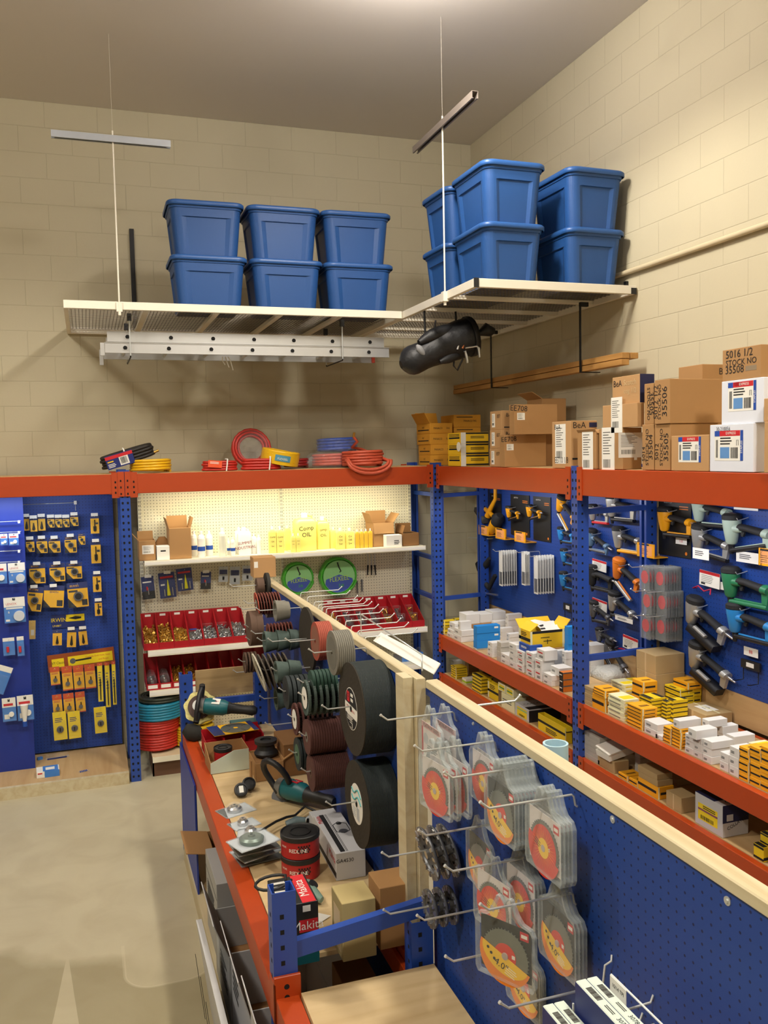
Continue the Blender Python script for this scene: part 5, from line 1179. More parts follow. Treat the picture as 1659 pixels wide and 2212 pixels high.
def disc_stack(tip, face, n, R, t, mt, kind, label, group, cup=0, facestyle=None, rim=None, gap=.0005, tilt=0, hooklab=None, hole=.011, Z=Z9, L=.25, back=None, tmul=None, hook=True, rimall=False, mt2=None):
    q = PX(XQ-L, *Z(*tip)); Y = q.y; z = q.z-.014
    if hook: side_hook(Y, z, 'steel hook carrying the '+hooklab if hooklab else 'steel hook on the pegboard partition', L=L)
    fx = PY(Y, *Z(*face)).x if face else XQ-.03
    first = None; P = disc_proto(R, t, mt, hole, cup, rim, facestyle)
    Q = disc_proto(R*(.95 if mt2 else 1), t, mt2 or mt, hole, cup, rim if rimall else None, facestyle)
    pitch = t+gap if gap >= 0 else t*(1+gap)
    zc = z-hole+.0035
    objs = []
    for k in range(n):
        x = fx+pitch*k
        if x+t > XQ-.001 and k > 0: break
        M = Matrix(((0, 0, -1, x+t), (1, 0, 0, Y), (0, 1, 0, zc), (0, 0, 0, 1)))
        M = Matrix(((0, 0, -1, x+t), (-1, 0, 0, Y), (0, 1, 0, zc), (0, 0, 0, 1)))
        if tilt: M = M @ T(0, hole, 0) @ Rx(tilt) @ T(0, -hole, 0)
        objs.append(M)
    for k, M in enumerate(objs):
        lb = label+', '+('frontmost' if k == 0 else 'last' if k == len(objs)-1 else ORD[k]) if len(objs) > 1 else label
        if k == 0: P(M, lb, 'grinding disc', group)
        else:
            if first is None: first = Q(M, lb, 'grinding disc', group)
            else: copy_tree(first, M, lb)
    return Y, z, fx
M_DK = mat('resin_dark', '2c2a26', .8, var=.12, nscale=60, bump=.15); M_DKG = mat('resin_green_black', '20292a', .75, var=.15, nscale=60, bump=.15); M_RBR = mat('resin_red_brown', '55302a', .8, var=.12, nscale=60, bump=.15)
M_RDD = mat('disc_brick_red', 'a04a38', .75, var=.1, nscale=50); M_GRY = mat('disc_grey', '77746a', .8, var=.1, nscale=60, bump=.1); M_GRG = mat('disc_grey_green', '45544e', .8, var=.1, nscale=60, bump=.1); M_BRN = mat('disc_brown', '5a4436', .8, var=.1, nscale=60)
M_CHOP = mat('chop_wheel', '2e281e', .8, var=.15, nscale=80, bump=.2)
M_PALE = mat('fibre_backing', 'aba696', .7, var=.06)
# the two big cut-off wheel stacks: individual thin wheels
def big_stack(tip, face, R, label, green, lab):
    q = PX(XT, *Z9(*tip)); Y = q.y; z = q.z-.014; side_hook(Y, z, 'steel hook carrying the '+lab)
    fx = PY(Y, *Z9(*face)).x; hole = .0127; zc = z-hole+.0035; n = 26; t = (XQ-.004-fx)/n-.0004
    first = None
    for k in range(n):
        x = fx+(t+.0004)*k; M = Matrix(((0, 0, -1, x+t), (-1, 0, 0, Y), (0, 1, 0, zc), (0, 0, 0, 1))); Rk = R
        lb = 'thin %s chop saw wheel in the %s big stack, ' % ('green black' if green else 'dark', label)+('frontmost' if k == 0 else ORD[k]+' from the front' if k < 18 else 'number %s from the board' % ORD[n-1-k])
        if k < 2:
            e = empty('cutoff_wheel', M, lb, 'cutting disc', 'wheels of the %s big stack' % label); m = MB(); m.lathe([(hole, .0006), (Rk, .0003), (Rk+.0004, t*.5), (Rk, t-.0003), (hole, t-.0006)], M_CHOP if k == 0 else (M_DKG), 64); m.build('abrasive', e)
            if k == 0:
                top = e; m = MB(); F = T(0, 0, t)
                if not green:
                    m.cyl((0, 0, t), (0, 0, t+.0008), .082, M_WHITE, n=40); m.prism([(.079*math.cos(a), .079*math.sin(a)) for a in [math.radians(d) for d in range(8, 173, 8)]], .0006, M_INK, T(0, 0, t+.0008)); m.prism([(.079*math.cos(a), .079*math.sin(a)) for a in [math.radians(d) for d in range(200, 341, 8)]], .0006, M_INK, T(0, 0, t+.0008))
                    G = T(0, 0, t+.0014); m.box((-.05, .022, 0), (-.015, .062, .0006), M_RED, G); m.text('F', G @ T(-.033, .04, .0006), .035, M_INK); m.text('METAL', G @ T(.03, -.006, 0), .013, M_RED); m.text('METAL', G @ T(-.04, .002, 0), .012, M_RED)
                    for yy in (.05, .03): m.box((.0, yy, 0), (.03, yy+.012, .0006), M_WHITE, G)
                    lines(m, G, -.05, -.05, .05, -.025, 4, M_WHITE, .0006); m.box((-.018, -.074, 0), (.018, -.054, .0006), M_WHITE, G); stroke_bars(m, G, -.016, -.072, .016, -.056, n=8, h=.0012)
                else:
                    m.cyl((0, 0, t), (0, 0, t+.0008), .078, M_WHITE, n=40); m.box((.0, -.06, 0), (.035, -.01, .0014), M_PGREY, F)
                    for dy in (.0, .028): m.tube([(-.06+.012*i, .02+dy-.012*math.sin(i*.7), t+.001) for i in range(11)], .0035, mat('aqua_print', '5bb5b8', .5), n=5)
                    lines(m, F, -.05, -.06, -.01, -.02, 5, M_PGREY, .0016)
                m.cyl((0, 0, t), (0, 0, t+.0022), hole*.95, M_DARK, n=20); m.build('paper_label', e)
            else: first = e
        else: copy_tree(first, M, lb)
big_stack((680, 1055), (893, 1045), .178, 'upper', False, 'upper stack of big cut-off wheels')
big_stack((710, 1775), (935, 1770), .165, 'lower', True, 'lower stack of big cut-off wheels')
S = disc_stack
S((405, 555), (625, 580), 8, .088, .0075, M_RDD, 0, 'brick red cutting disc below the rail', 'brick red discs', hooklab='brick red discs under the rail', rim=(.8, mat('worn_print', '8a5a48', .8)), gap=.001)
S((275, 555), (560, 560), 3, .165, .004, M_CHOP, 0, 'large dark wheel close to the board behind the brick red discs', 'large dark wheels', hooklab='large dark wheels')
S((580, 635), (750, 672), 9, .090, .0068, M_GRY, 0, 'grey cutting disc left of the big black wheels', 'grey cutting discs', hooklab='grey cutting discs', rim=(.75, mat('grey_print', '6a685f', .8)), gap=.0015)
S((185, 325), (325, 365), 2, .058, .075, M_GRY, 0, 'flaring grey cup stone in the upper row', 'upper grey cup stones', cup=.78, hooklab='upper grey cup stones', gap=.001)
S((195, 550), (245, 575), 3, .058, .065, M_GRG, 0, 'flaring grey green cup stone in the second row', 'grey green cup stones', cup=.78, hooklab='grey green cup stones', gap=.001)
S((95, 272), (185, 335), 9, .068, .009, M_RDD, 0, 'thin red and grey flap disc in the upper row', 'upper flap discs', facestyle='flap', hooklab='upper flap discs', gap=.007, tilt=.12, rim=(.4, M_PALE), mt2=mat('disc_dull_red', '6e3a30', .8))
S((150, 498), (270, 500), 8, .058, .008, MATS['disc_dull_red'], 0, 'thin red brown flap disc in the second row', 'second row flap discs', facestyle='flap', hooklab='second row flap discs', gap=.010)
S((100, 450), (130, 540), 2, .100, .035, M_BRN, 0, 'thick dark brown grinding wheel at the far end', 'thick dark brown wheels', hooklab='thick dark brown wheels')
S((-12, 149), (185, 165), 1, .052, .045, M_BRN, 0, 'small dark brown stone cylinder at the partition end', None, hooklab='stones at the partition end')
S((-12, 149), (255, 172), 2, .082, .02, M_DK, 0, 'dark disc behind the small brown cylinder', 'dark discs at the partition end', hook=False)
S((60, 318), (255, 255), 10, .052, .009, mat('disc_taupe', '6e655c', .8), 0, 'taupe disc of the short row just below the rail', 'taupe discs', hooklab='taupe discs below the rail')
S((55, 708), (95, 745), 4, .062, .018, M_BRN, 0, 'brown flap wheel wrapped in clear film', 'film wrapped flap wheels', facestyle='flap', hooklab='film wrapped flap wheels', gap=.002)
S((215, 770), (195, 775), 7, .105, .012, M_PALE, 0, 'wide sanding disc hanging slanted', 'slanted sanding discs', facestyle='flap', hooklab='slanted sanding discs', gap=.014, tilt=.3, mt2=mat('disc_dark_taupe', '4d443a', .8))
S((300, 772), (330, 785), 2, .055, .06, M_GRG, 0, 'small dark cup stone under the grey green ones', 'small dark cup stones', cup=.8, hooklab='small dark cup stones', gap=.002)
S((358, 925), (405, 950), 6, .078, .016, M_DKG, 0, 'black green grinding wheel in the third row', 'black green grinding wheels', rim=(.55, M_INK), hooklab='black green grinding wheels', gap=.006, rimall=True)
S((215, 983), (330, 985), 1, .062, .05, M_GRG, 0, 'small grey green cup stone hanging alone below', None, cup=.8, hooklab='lone grey green cup stone')
S((497, 857), (590, 850), 7, .055, .012, mat('disc_bright_green', '24463a', .7), 0, 'bright green rimmed disc beside the big wheels', 'bright green discs', hooklab='bright green discs', gap=.004)
S((503, 960), (545, 985), 6, .076, .018, M_GRG, 0, 'thick grey green flap disc with a white ring', 'thick grey green flap discs', facestyle='flap', rim=(.62, M_WHITE), hooklab='thick grey green flap discs', gap=.008)
S((425, 1122), (470, 1155), 8, .072, .014, M_RBR, 0, 'dark red flap disc with a white ring', 'dark red flap discs', facestyle='flap', rim=(.62, M_WHITE), hooklab='dark red flap discs', gap=.008)
S((510, 1255), (560, 1275), 15, .075, .0095, M_RBR, 0, 'red brown grinding disc in the row below the flap discs', 'red brown discs, upper row', rim=(.3, M_GRY), hooklab='upper row of red brown discs', gap=.0015)
S((433, 1385), (490, 1410), 9, .074, .010, M_DKG, 0, 'green black disc with a label, low on the board', 'low green black discs', rim=(.6, mat('green_print', '466a50', .6)), hooklab='low green black discs', gap=.005)
S((525, 1525), (590, 1545), 20, .078, .0068, M_RBR, 0, 'thin red brown disc in the lowest row', 'red brown discs, lowest row', rim=(.3, M_BRN), hooklab='lowest row of red brown discs', gap=.0012)
for k, (tx, ty) in enumerate([(15, 790), (255, 1182), (110, 545)]):
    q = PX(XT, *Z9(tx, ty)); side_hook(q.y, q.z-.014, 'bare steel hook among the discs, '+('far left under the slanted discs', 'left of the dark red flap discs', 'beside the grey green cup stones')[k])
# carton standing on the far end of the rail
c = PX(XQ, 548, 1240); a = PY(5.66, 546, 1250); b = PY(5.66, 594, 1250); t_ = PY(5.66, 560, 1203)
cc = Carton('small_carton', (a.x, 5.62, ZA+.0005), (b.x-a.x, .12, t_.z-ZA), M_KRAFT2, 'small brown carton standing on the far end of the partition rail'); cc.print_([('r', 'f', .03, .5, .2, .8, M_WHITE)])
# hooks on the far side of the partition, seen over the rail (towards the right wall)
far = [((935, 709), (1117, 657)), ((970, 720), (1160, 678)), ((1000, 762), (1200, 705)), ((1015, 775), (1228, 718)), ((1030, 790), (1250, 730)), ((1048, 800), (1275, 737)), ((1065, 815), (1310, 752)), ((1085, 828), (1335, 775)), ((1110, 838), (1393, 800)), ((1150, 855), (1428, 825)), ((1205, 888), (1468, 848)), ((1330, 930), (1512, 880))]
for k, (a, b) in enumerate(far):
    q = PX(XQ+.046+.25, *Z2(*b)); side_hook(q.y, q.z-.012, 'empty steel hook on the far face of the partition, %s along the rail' % ORD[k], x=XQ+.0465, s=1).__setitem__('group', 'empty hooks on the far face of the partition')
# white sheet tray beside the rail
a, b, c_, d_ = PX(XQ+.09, *Z2(1325, 893)), PX(XQ+.09, *Z2(1560, 1100)), None, None
zt_ = ZA+.02
p0, p1, p2, p3 = PZ(zt_-.02, *Z2(1325, 893)), PZ(zt_, *Z2(1636, 1055)), PZ(zt_-.03, *Z2(1600, 1112)), PZ(zt_-.05, *Z2(1283, 937))
m = MB(); n_ = (p1-p0).cross(p3-p0).normalized()*.004
m.add([p0, p1, p2, p3, p0+n_, p1+n_, p2+n_, p3+n_], [(0, 3, 2, 1), (4, 5, 6, 7), (0, 1, 5, 4), (1, 2, 6, 5), (2, 3, 7, 6), (3, 0, 4, 7)], M_WHITE)
tag(m.build('display_card'), 'long white card lying tilted on the hooks beside the partition rail', 'card')
for (x0, y0, x1, y1, lb) in ((1215, 790, 1540, 1000, 'long bent wire running along the partition rail to the white card'),):
    m = MB(); A_ = PZ(ZA+.09, *Z2(1218, 797)); B_2 = PZ(ZA+.06, *Z2(1540, 1010)); m.tube([(A_.x, A_.y, ZA-.0), A_, B_2, (B_2.x, B_2.y, ZA-.0)], .003, M_ZINC, n=6)
    tag(m.build('bent_wire'), lb, 'wire')

# ================================================================ SAW BLADE PACKS ON THE NEAR PARTITION
Z4 = lambda x, y: (820+x/2.792, 1420+y/2.792)
M_BLRED = mat('blade_label_red', 'd8301c', .4); M_BLOR = mat('blade_label_orange', 'f2881c', .4); M_BLYE = mat('blade_label_yellow', 'f6c81c', .4); M_CARDW = mat('white_card', 'd8d2d0', .5); M_CARDB = mat('black_card', '1c1d1c', .45)
M_BLADE = mat('blade_steel', '8c9492', .35, metal=.8)
def arcp(R, a0, a1, st=10): return [(R*math.cos(math.radians(a)), R*math.sin(math.radians(a))) for a in range(a0, a1+1, st)]
def sunburst(m, F, R, n, mt, z):
    for k in range(n):
        a = 2*PI*k/n; m.prism([(R*.35*math.cos(a-.05), R*.35*math.sin(a-.05)), (R*math.cos(a), R*math.sin(a)), (R*.35*math.cos(a+.05), R*.35*math.sin(a+.05))], .0003, mt, F @ T(0, 0, z))
def outline(W, H, neck=.035):
    """clamshell outline, origin at the hang hole"""
    top = .028; b = -H+top; sh = -.022
    pts = [(-W*.16, top*.6), (-W*.10, top), (-.018, top), (0, top-.012), (.018, top), (W*.10, top), (W*.16, top*.6), (W*.22, sh*.3), (W*.30, sh), (W*.44, sh*1.3), (W*.5, sh*2.0), (W*.5, b+.014), (W*.46, b), (-W*.46, b), (-W*.5, b+.014), (-W*.5, sh*2.0), (-W*.44, sh*1.3), (-W*.30, sh), (-W*.22, sh*.3)]
    return pts
def ring_prism(m, pts, w_, h, mt, M, z0=0):
    n = len(pts); c = Vector((sum(p[0] for p in pts)/n, sum(p[1] for p in pts)/n)); inn = []
    for i in range(n):
        a, p, b = Vector(pts[i-1]), Vector(pts[i]), Vector(pts[(i+1) % n]); t1 = (p-a).normalized(); t2 = (b-p).normalized(); nn = Vector((-(t1+t2).y, (t1+t2).x)); nn = nn.normalized() if nn.length > 1e-5 else Vector((-t1.y, t1.x))
        q = p+nn*w_; q2 = p-nn*w_; inn.append(q if (q-c).length < (q2-c).length else q2)
    vs = [(x, y, z0) for x, y in pts]+[(q.x, q.y, z0) for q in inn]+[(x, y, z0+h) for x, y in pts]+[(q.x, q.y, z0+h) for q in inn]; f = []
    for i in range(n):
        j = (i+1) % n; f += [(i, j, 2*n+j, 2*n+i), (n+j, n+i, 3*n+i, 3*n+j), (2*n+i, 2*n+j, 3*n+j, 3*n+i), (j, i, n+i, n+j)]
    m.add(vs, f, mt, False, M)
M_CLEAR2 = clear_mat('clamshell_plastic', 'e6eef0', .10, .08); M_EDGE = clear_mat('clamshell_edge', 'd6e2e6', .55, .10)
def blade_pack(style):
    def f(M, label, group):
        W, H = (.165, .205) if style != 'P' else (.17, .30); e = empty('saw_blade_pack', M, label, 'blade pack', group); o = outline(W, H); m = MB()
        cy = -.115 if style != 'P' else -.20; R = .062
        # card inside
        c = MB(); c.box((-W*.42, -H+.045, .004), (W*.42, -.034, .005), M_CARDB if style == 'B' else M_CARDW)
        if style == 'P':
            c.box((-W*.42, -.052, .005), (W*.42, -.034, .0056), mat('pink_band', 'c99a98', .5)); c.text('PLATINUM SERIES', T(0, -.043, .0056), .017, M_INK, .85); c.box((-W*.42, -.16, .005), (-W*.36, -.05, .0056), mat('label_crimson', 'b8283c', .5))
            c.text('DIAMOND', T(.02, -.085, .005), .016, M_INK, .8); lines(c, Matrix(), -.03, -.12, .06, -.10, 3, M_INK, .0056); c.cyl((-.04, -.085, .005), (-.04, -.085, .0056), .018, M_PGREY, n=20)
        else:
            c.box((W*.24, -.062, .005), (W*.38, -.042, .0056), M_RED); c.box((W*.26, -.056, .0056), (W*.36, -.048, .006), M_WHITE)
        c.build('card', e)
        b = MB(); b.cyl((0, cy, .006), (0, cy, .0075), R, M_BLADE, n=44)
        for k in range(44): b.box((R-.001, -.0012, .006), (R+.003, .0012, .0078), M_BLADE, T(0, cy, 0) @ Rz(2*PI*k/44))
        bo = b.build('blade', e)
        l = MB(); G = T(0, cy, .0076) @ Rz(-.35)
        if style == 'W':
            l.cyl(G @ Vector((0, 0, 0)), G @ Vector((0, 0, .0004)), R*.88, M_BLRED, n=36); sunburst(l, G, R*.72, 26, M_BLOR, .0004); l.cyl(G @ Vector((0, 0, .0008)), G @ Vector((0, 0, .0012)), R*.34, M_BLYE, n=24)
            l.prism(arcp(R*1.12, 180, 360), .0006, M_BLRED, G @ T(0, 0, .0006)); sunburst(l, G @ T(0, 0, .0014), R*.85, 34, M_BLOR, 0); l.cyl(G @ Vector((0, 0, .0014)), G @ Vector((0, 0, .0019)), R*.38, M_BLYE, n=24); lines(l, G @ T(0, 0, .0016), -R*.6, -.012, -R*.1, .006, 3, M_INK, .0006, .3)
        elif style == 'B':
            l.cyl(G @ Vector((0, 0, 0)), G @ Vector((0, 0, .0004)), R*.48, M_BLRED, n=30)
            l.prism(arcp(R*1.15, 180, 360), .0006, M_BLOR, G @ T(0, 0, .0006)); l.prism([(-R*1.05, 0), (R*1.05, 0)]+[(R*1.05*math.cos(math.radians(a)), -.72*R*abs(math.sin(math.radians(a)))) for a in range(0, 181, 12)][1:-1], .0004, M_BLYE, G @ T(0, 0, .0012))
            l.text('4.0"', G @ T(-R*.02, -R*.42, .0018), .024, M_INK); lines(l, G @ T(0, 0, .0012), R*.2, -R*.62, R*.85, -R*.25, 4, M_WHITE, .0006, .3)
            for k in range(3): l.cyl(G @ Vector((-R*.75+.012*k, -R*(.15+.12*k), .0018)), G @ Vector((-R*.75+.012*k, -R*(.15+.12*k), .0022)), .004, M_INK, n=6)
        else:
            l.cyl(G @ Vector((0, 0, 0)), G @ Vector((0, 0, .0004)), R*.85, M_CARDB, n=30); l.prism(arcp(R*.9, 300, 420), .0006, M_BLOR, G @ T(0, 0, .0004))
            for k in range(3): l.box((-R*.6, -.02+.014*k, .0004), (R*.3, -.016+.014*k, .001), M_WHITE, G)
        l.cyl(G @ Vector((0, 0, 0)), G @ Vector((0, 0, .0028)), .0085, mat('arbor_hole', 'b8a8a2', .5), n=16)
        l.cyl(G @ Vector((.02, .012, 0)), G @ Vector((.02, .012, .001)), .006, M_WHITE, n=4)
        l.build('blade_label', bo)
        m.prism(o, .0008, M_CLEAR2, T(0, 0, .0105)); ring_prism(m, o, .007, .011, M_EDGE, Matrix(), 0); m.build('clamshell', e)
        return e
    return f
protos = {}
def put_pack(style, M, label, group):
    if style not in protos: protos[style] = blade_pack(style)(M, label, group)
    else: copy_tree(protos[style], M, label, group)
def pack_hook(tip, items, name, group, bare=False, L=.25, Yf=None):
    q = PX(XQ-L, *Z4(*tip)); Y = q.y if Yf is None else Yf; z = q.z-.014; side_hook(Y, z, 'steel hook holding '+name, L=L, r=.003)
    for k, it in enumerate(items):
        (nx, ny), st, yaw = it[:3]; lb = it[3]
        x = PY(Y, *Z4(nx, ny)).x; x = min(max(x, XT+.012), XQ-.014)
        # local x -> -Y (right when seen from the aisle), local y -> up, local z -> -X (towards the aisle)
        M = Matrix(((0, 0, -1, x), (-1, 0, 0, Y), (0, 1, 0, z-.002), (0, 0, 0, 1))) @ Matrix.Rotation(yaw, 4, 'Y')
        put_pack(st, M, lb, group)
pack_hook((10, 355), [((318, 345), 'P', .05, 'tall clear blade pack with a pink band, nearer of two by the timber post'), ((405, 345), 'P', .05, 'tall clear blade pack with a pink band, behind its twin')], 'the two tall pink banded packs', 'tall clear blade packs')
pack_hook((215, 540), [((345, 535), 'W', .17, 'white carded red blade pack, nearest on the second top hook'), ((390, 535), 'W', .17, 'white carded red blade pack right behind the nearest one, second top hook'), ((468, 530), 'W', .08, 'white carded red blade pack, third on the second top hook'), ((635, 520), 'W', .02, 'white carded red blade pack, fourth on the second top hook'), ((662, 520), 'W', .02, 'white carded red blade pack against the board, second top hook')], 'five white carded blade packs', 'white blade packs')
pack_hook((395, 700), [((742+22*k, 690+8*k), 'B', .05, 'black carded 4.0 blade pack in the thick row, '+('nearest' if k == 0 else ORD[k]+' from the front')) for k in range(9)], 'the thick row of black carded packs', 'black blade packs in the thick row')
pack_hook((612, 882), [((1005+22*k, 850+8*k), 'W', .03, 'white carded red blade pack on the rightmost top hook, '+('nearest' if k == 0 else ORD[k]+' from the front')) for k in range(4)], 'the rightmost top row packs', 'white blade packs on the rightmost hook')
pack_hook((240, 1050), [((615, 1035), 'B', .02, 'black carded blade pack half hidden in the middle row')], 'one black carded pack in the middle row', None)
pack_hook((398, 1265), [((695, 1225), 'W', .20, 'white carded red blade pack alone at the front of the middle row'), ((858, 1215), 'W', .06, 'white carded red blade pack, second on the middle row hook'), ((880, 1215), 'W', .05, 'white carded red blade pack, third on the middle row hook'), ((900, 1215), 'W', .05, 'white carded red blade pack against the board, middle row')], 'the middle row of white carded packs', 'white blade packs in the middle row')
pack_hook((612, 1497), [((765, 1475), 'B', .52, 'black carded 4.0 blade pack turned to the camera, nearest of all'), ((1088, 1435), 'B', .05, 'black carded 4.0 blade pack at the back of the lower right hook'), ((1110, 1440), 'B', .05, 'black carded 4.0 blade pack second from the board, lower right hook'), ((1130, 1445), 'B', .05, 'black carded 4.0 blade pack against the board, lower right hook')], 'the turned black carded pack', 'black blade packs on the lower right hook')
pack_hook((230, 1563), [], 'nothing, left of the lowest packs', None)
pack_hook((402, 1810), [((880, 1790), 'B', .1, 'dull blade pack hanging behind the turned one, nearer'), ((960, 1800), 'B', .05, 'dull blade pack hanging behind the turned one, farther')], 'the packs behind the turned one', 'dull low blade packs')
pack_hook((730, 2090), [], 'nothing, beside the hacksaw blade boxes', None)
# diamond cup wheels on the two hooks by the post
def cup_wheel(M, label, R=.062, holes=8):
    e = empty('diamond_cup_wheel', M, label, 'grinding disc'); m = MB(); m.lathe([(.011, 0), (R*.5, 0), (R*.75, .010), (R*.96, .012), (R, .016), (R, .02), (R*.72, .02), (R*.7, .014), (R*.45, .006), (.011, .006), (.011, 0)], M_GREY, 40); m.build('cup', e)
    m = MB()
    for k in range(16): m.cbox((R*.86, 0, .021), (R*.26, .012, .006), M_STEEL, Rz(2*PI*k/16+.2))
    for k in range(holes): m.cyl((R*.55*math.cos(2*PI*k/holes), R*.55*math.sin(2*PI*k/holes), .0105), (R*.55*math.cos(2*PI*k/holes), R*.55*math.sin(2*PI*k/holes), .0012+.0108), .005, M_DARK, n=10)
    m.build('segment_ring', e)
    m = MB(); m.cyl((0, 0, 0), (0, 0, .024), .016, M_STEEL, n=6); m.build('hub_nut', e); return e
for tip, n, nm, tl, cols in (((18, 1183), 3, 'upper', .35, 1), ((28, 1528), 3, 'lower', .08, 1)):
    q = PX(XT, *Z4(*tip)); Y = q.y; z = q.z-.014; side_hook(Y, z, 'steel hook holding the %s diamond cup wheels' % nm, r=.003)
    fx = PY(Y, *Z4(285 if nm == 'upper' else 300, 1200 if nm == 'upper' else 1530)).x
    for k in range(n):
        x = fx+.035*k; M = Matrix(((0, 0, -1, x+.02), (-1, 0, 0, Y), (0, 1, 0, z-.008), (0, 0, 0, 1))) @ Rx(tl*.6)
        cup_wheel(M, 'grey steel diamond cup wheel on the %s hook by the post, %s' % (nm, ('nearest', 'middle', 'farthest')[k]), R=.085 if nm == 'upper' else .06)['group'] = 'diamond cup wheels'
# screws with washers in the near board
for k, (px, py) in enumerate([(1151, 1654), (1324, 1770), (1572, 1946), (1023, 1563), (938, 2082)]):
    q = PX(XQ, px, py); m = MB(); m.cyl((0, 0, 0), (-.002, 0, 0), .0085 if k < 3 else .005, M_ZINC, n=16); m.cyl((-.002, 0, 0), (-.004, 0, 0), .004, M_ZINC, n=10)
    tag(m.build('screw_washer', M=T(q.x, q.y, q.z)), 'zinc screw and washer in the near pegboard, '+('below the rail left of the row', 'below the rail right of the packs', 'near the right picture edge', 'under the top left of the rail', 'low at left')[k], 'screw')
# hacksaw blade boxes in white wire racks (bottom edge of the picture)
M_WW = mat('white_wire', 'd8dcdc', .35); M_BBX = mat('pale_mint_box', 'd4e0d4', .55, var=.03); M_BBS = mat('dark_blue_box_side', '1c2a6a', .5)
def blade_boxes(px, py, xf, names, n=2, w_=.024):
    q = PX(xf, px, py)
    for k in range(n):
        c = Carton('blade_box', (xf+k*(w_+.0015), q.y-.62, q.z-.075), (w_, .62, .075), M_BBX, names[k]); c.print_([('r', 'l', 0, 0, 1, .97, M_BBS)])
        m = MB(); F = T(w_/2, .62, .075) @ Rz(-PI/2)
        stroke_bars(m, F, .03, -.007, .075, .006, n=18, m=MATS['faded_ink'], h=.0008); lines(m, F, .09, -.004, .12, .004, 2, MATS['faded_ink'], h=.0008); m.text('307800 1P3', F @ T(.165, 0, 0), .014, M_INK); m.build('printed_label', c.o)
    return q
q1 = blade_boxes(1243, 2118, .895, ['pale mint hacksaw blade box, left of the upper pair', 'pale mint hacksaw blade box, right of the upper pair'])
q2 = blade_boxes(1172, 2171, .84, ['pale mint hacksaw blade box, left of the lower pair', 'pale mint hacksaw blade box, right of the lower pair'])
def wire_rack(xb, q, tagtxt, label, W=.051):
    """white wire rack hooked in the board, two wire sides and a card"""
    m = MB(); zb = q.z-.08; y1 = q.y+.004; y0 = q.y-.5
    for x in (xb-.003, xb+W): m.tube([(x, y1, zb+.03), (x, y1, zb), (x, y0, zb)], .0022, M_WW, n=6)
    for y in (y1, y0+.2, y0): m.tube([(xb-.003, y, zb), (xb+W, y, zb)], .0022, M_WW, n=6)
    m.tube([(xb+W, y1-.02, zb), (XQ-.008, y1-.02, zb+.005), (XQ-.001, y1-.02, zb+.02)], .0025, M_WW, n=6)
    e = tag(m.build('wire_rack'), label, 'rack')
    return e
wire_rack(.895, q1, '', 'white wire rack holding the upper pair of blade boxes')
wire_rack(.84, q2, '', 'white wire rack holding the lower pair of blade boxes')
for (cr_, xc, txt, lab, wire) in (([(820, 455), (1060, 700), (1030, 915), (790, 690)], .965, ['10/14 TPI'], 'white hand lettered TPI card of the upper blade box rack', [(840, 160), (835, 250), (740, 310), (705, 620)]), ([(320, 830), (550, 1060), (530, 1240), (290, 1070)], .905, ['14/10 TPI', 'BOOS'], 'white hand lettered BOOS card of the lower blade box rack', None)):
    ZZ = lambda p: (1200+p[0]/6.9125, 2040+p[1]/6.9125)
    a = PX(xc, *ZZ(cr_[0])); b = PX(xc, *ZZ(cr_[1])); d = PX(xc, *ZZ(cr_[3])); w_ = a.y-b.y; h_ = a.z-d.z
    m = MB(); F = FXN((0, 0, 0)); m.box((0, -h_, 0), (w_, 0, .0012), M_WHITE, F)
    for k, t_ in enumerate(txt): m.text(t_, F @ T(w_/2, -h_*(.4+.35*k), .0012), w_/4.6, M_INK, .85)
    m.tube([(0, 0, -.002), (w_, 0, -.002), (w_+.16, .0, -.002), (w_+.18, -.02, -.002), (w_+.18, -.14, -.002)], .0025, M_WW, n=6, M=F); m.tube([(0, 0, -.002), (0, -.14, -.002)], .0025, M_WW, n=6, M=F)
    m.tube([F @ Vector((0, -.13, -.002)), Vector((XQ-xc, 0, -.13))], .0025, M_WW, n=6)
    tag(m.build('price_card', M=T(xc, a.y, a.z)), lab, 'card')
    if wire:
        m = MB(); pts = [PX(XQ-.02+(.018 if k == 0 else .012 if k == 1 else 0), *ZZ(p)) for k, p in enumerate(wire)]; m.tube(pts, .0025, M_WW, n=6); tag(m.build('wire_hook'), 'white wire hook end poking above the blade boxes', 'hook')
# ================================================================ ON THE TABLE RACK
Z3 = lambda x, y: (380+x/2.725, 1400+y/2.7235)
Z5 = lambda x, y: (460+x/6.381, 1660+y/6.381)
ZTB = ZTAB-.0015
M_TEAL = mat('teal_tool_plastic', '0f5f66', .42); M_WOOL = mat('yellow_wool_pad', 'd9cf8a', .95, var=.12, nscale=50, bump=.8); M_ALUC = mat('cast_aluminium', 'a8a9a6', .4, metal=.7)
M_GBOX = mat('grey_white_carton', 'c6c6c8', .6, var=.03); M_KGREEN = mat('pale_kraft', 'b8a672', .8, var=.06)
def tb(px, py, Z=Z3, z=ZTB): return PZ(z, *Z(px, py))
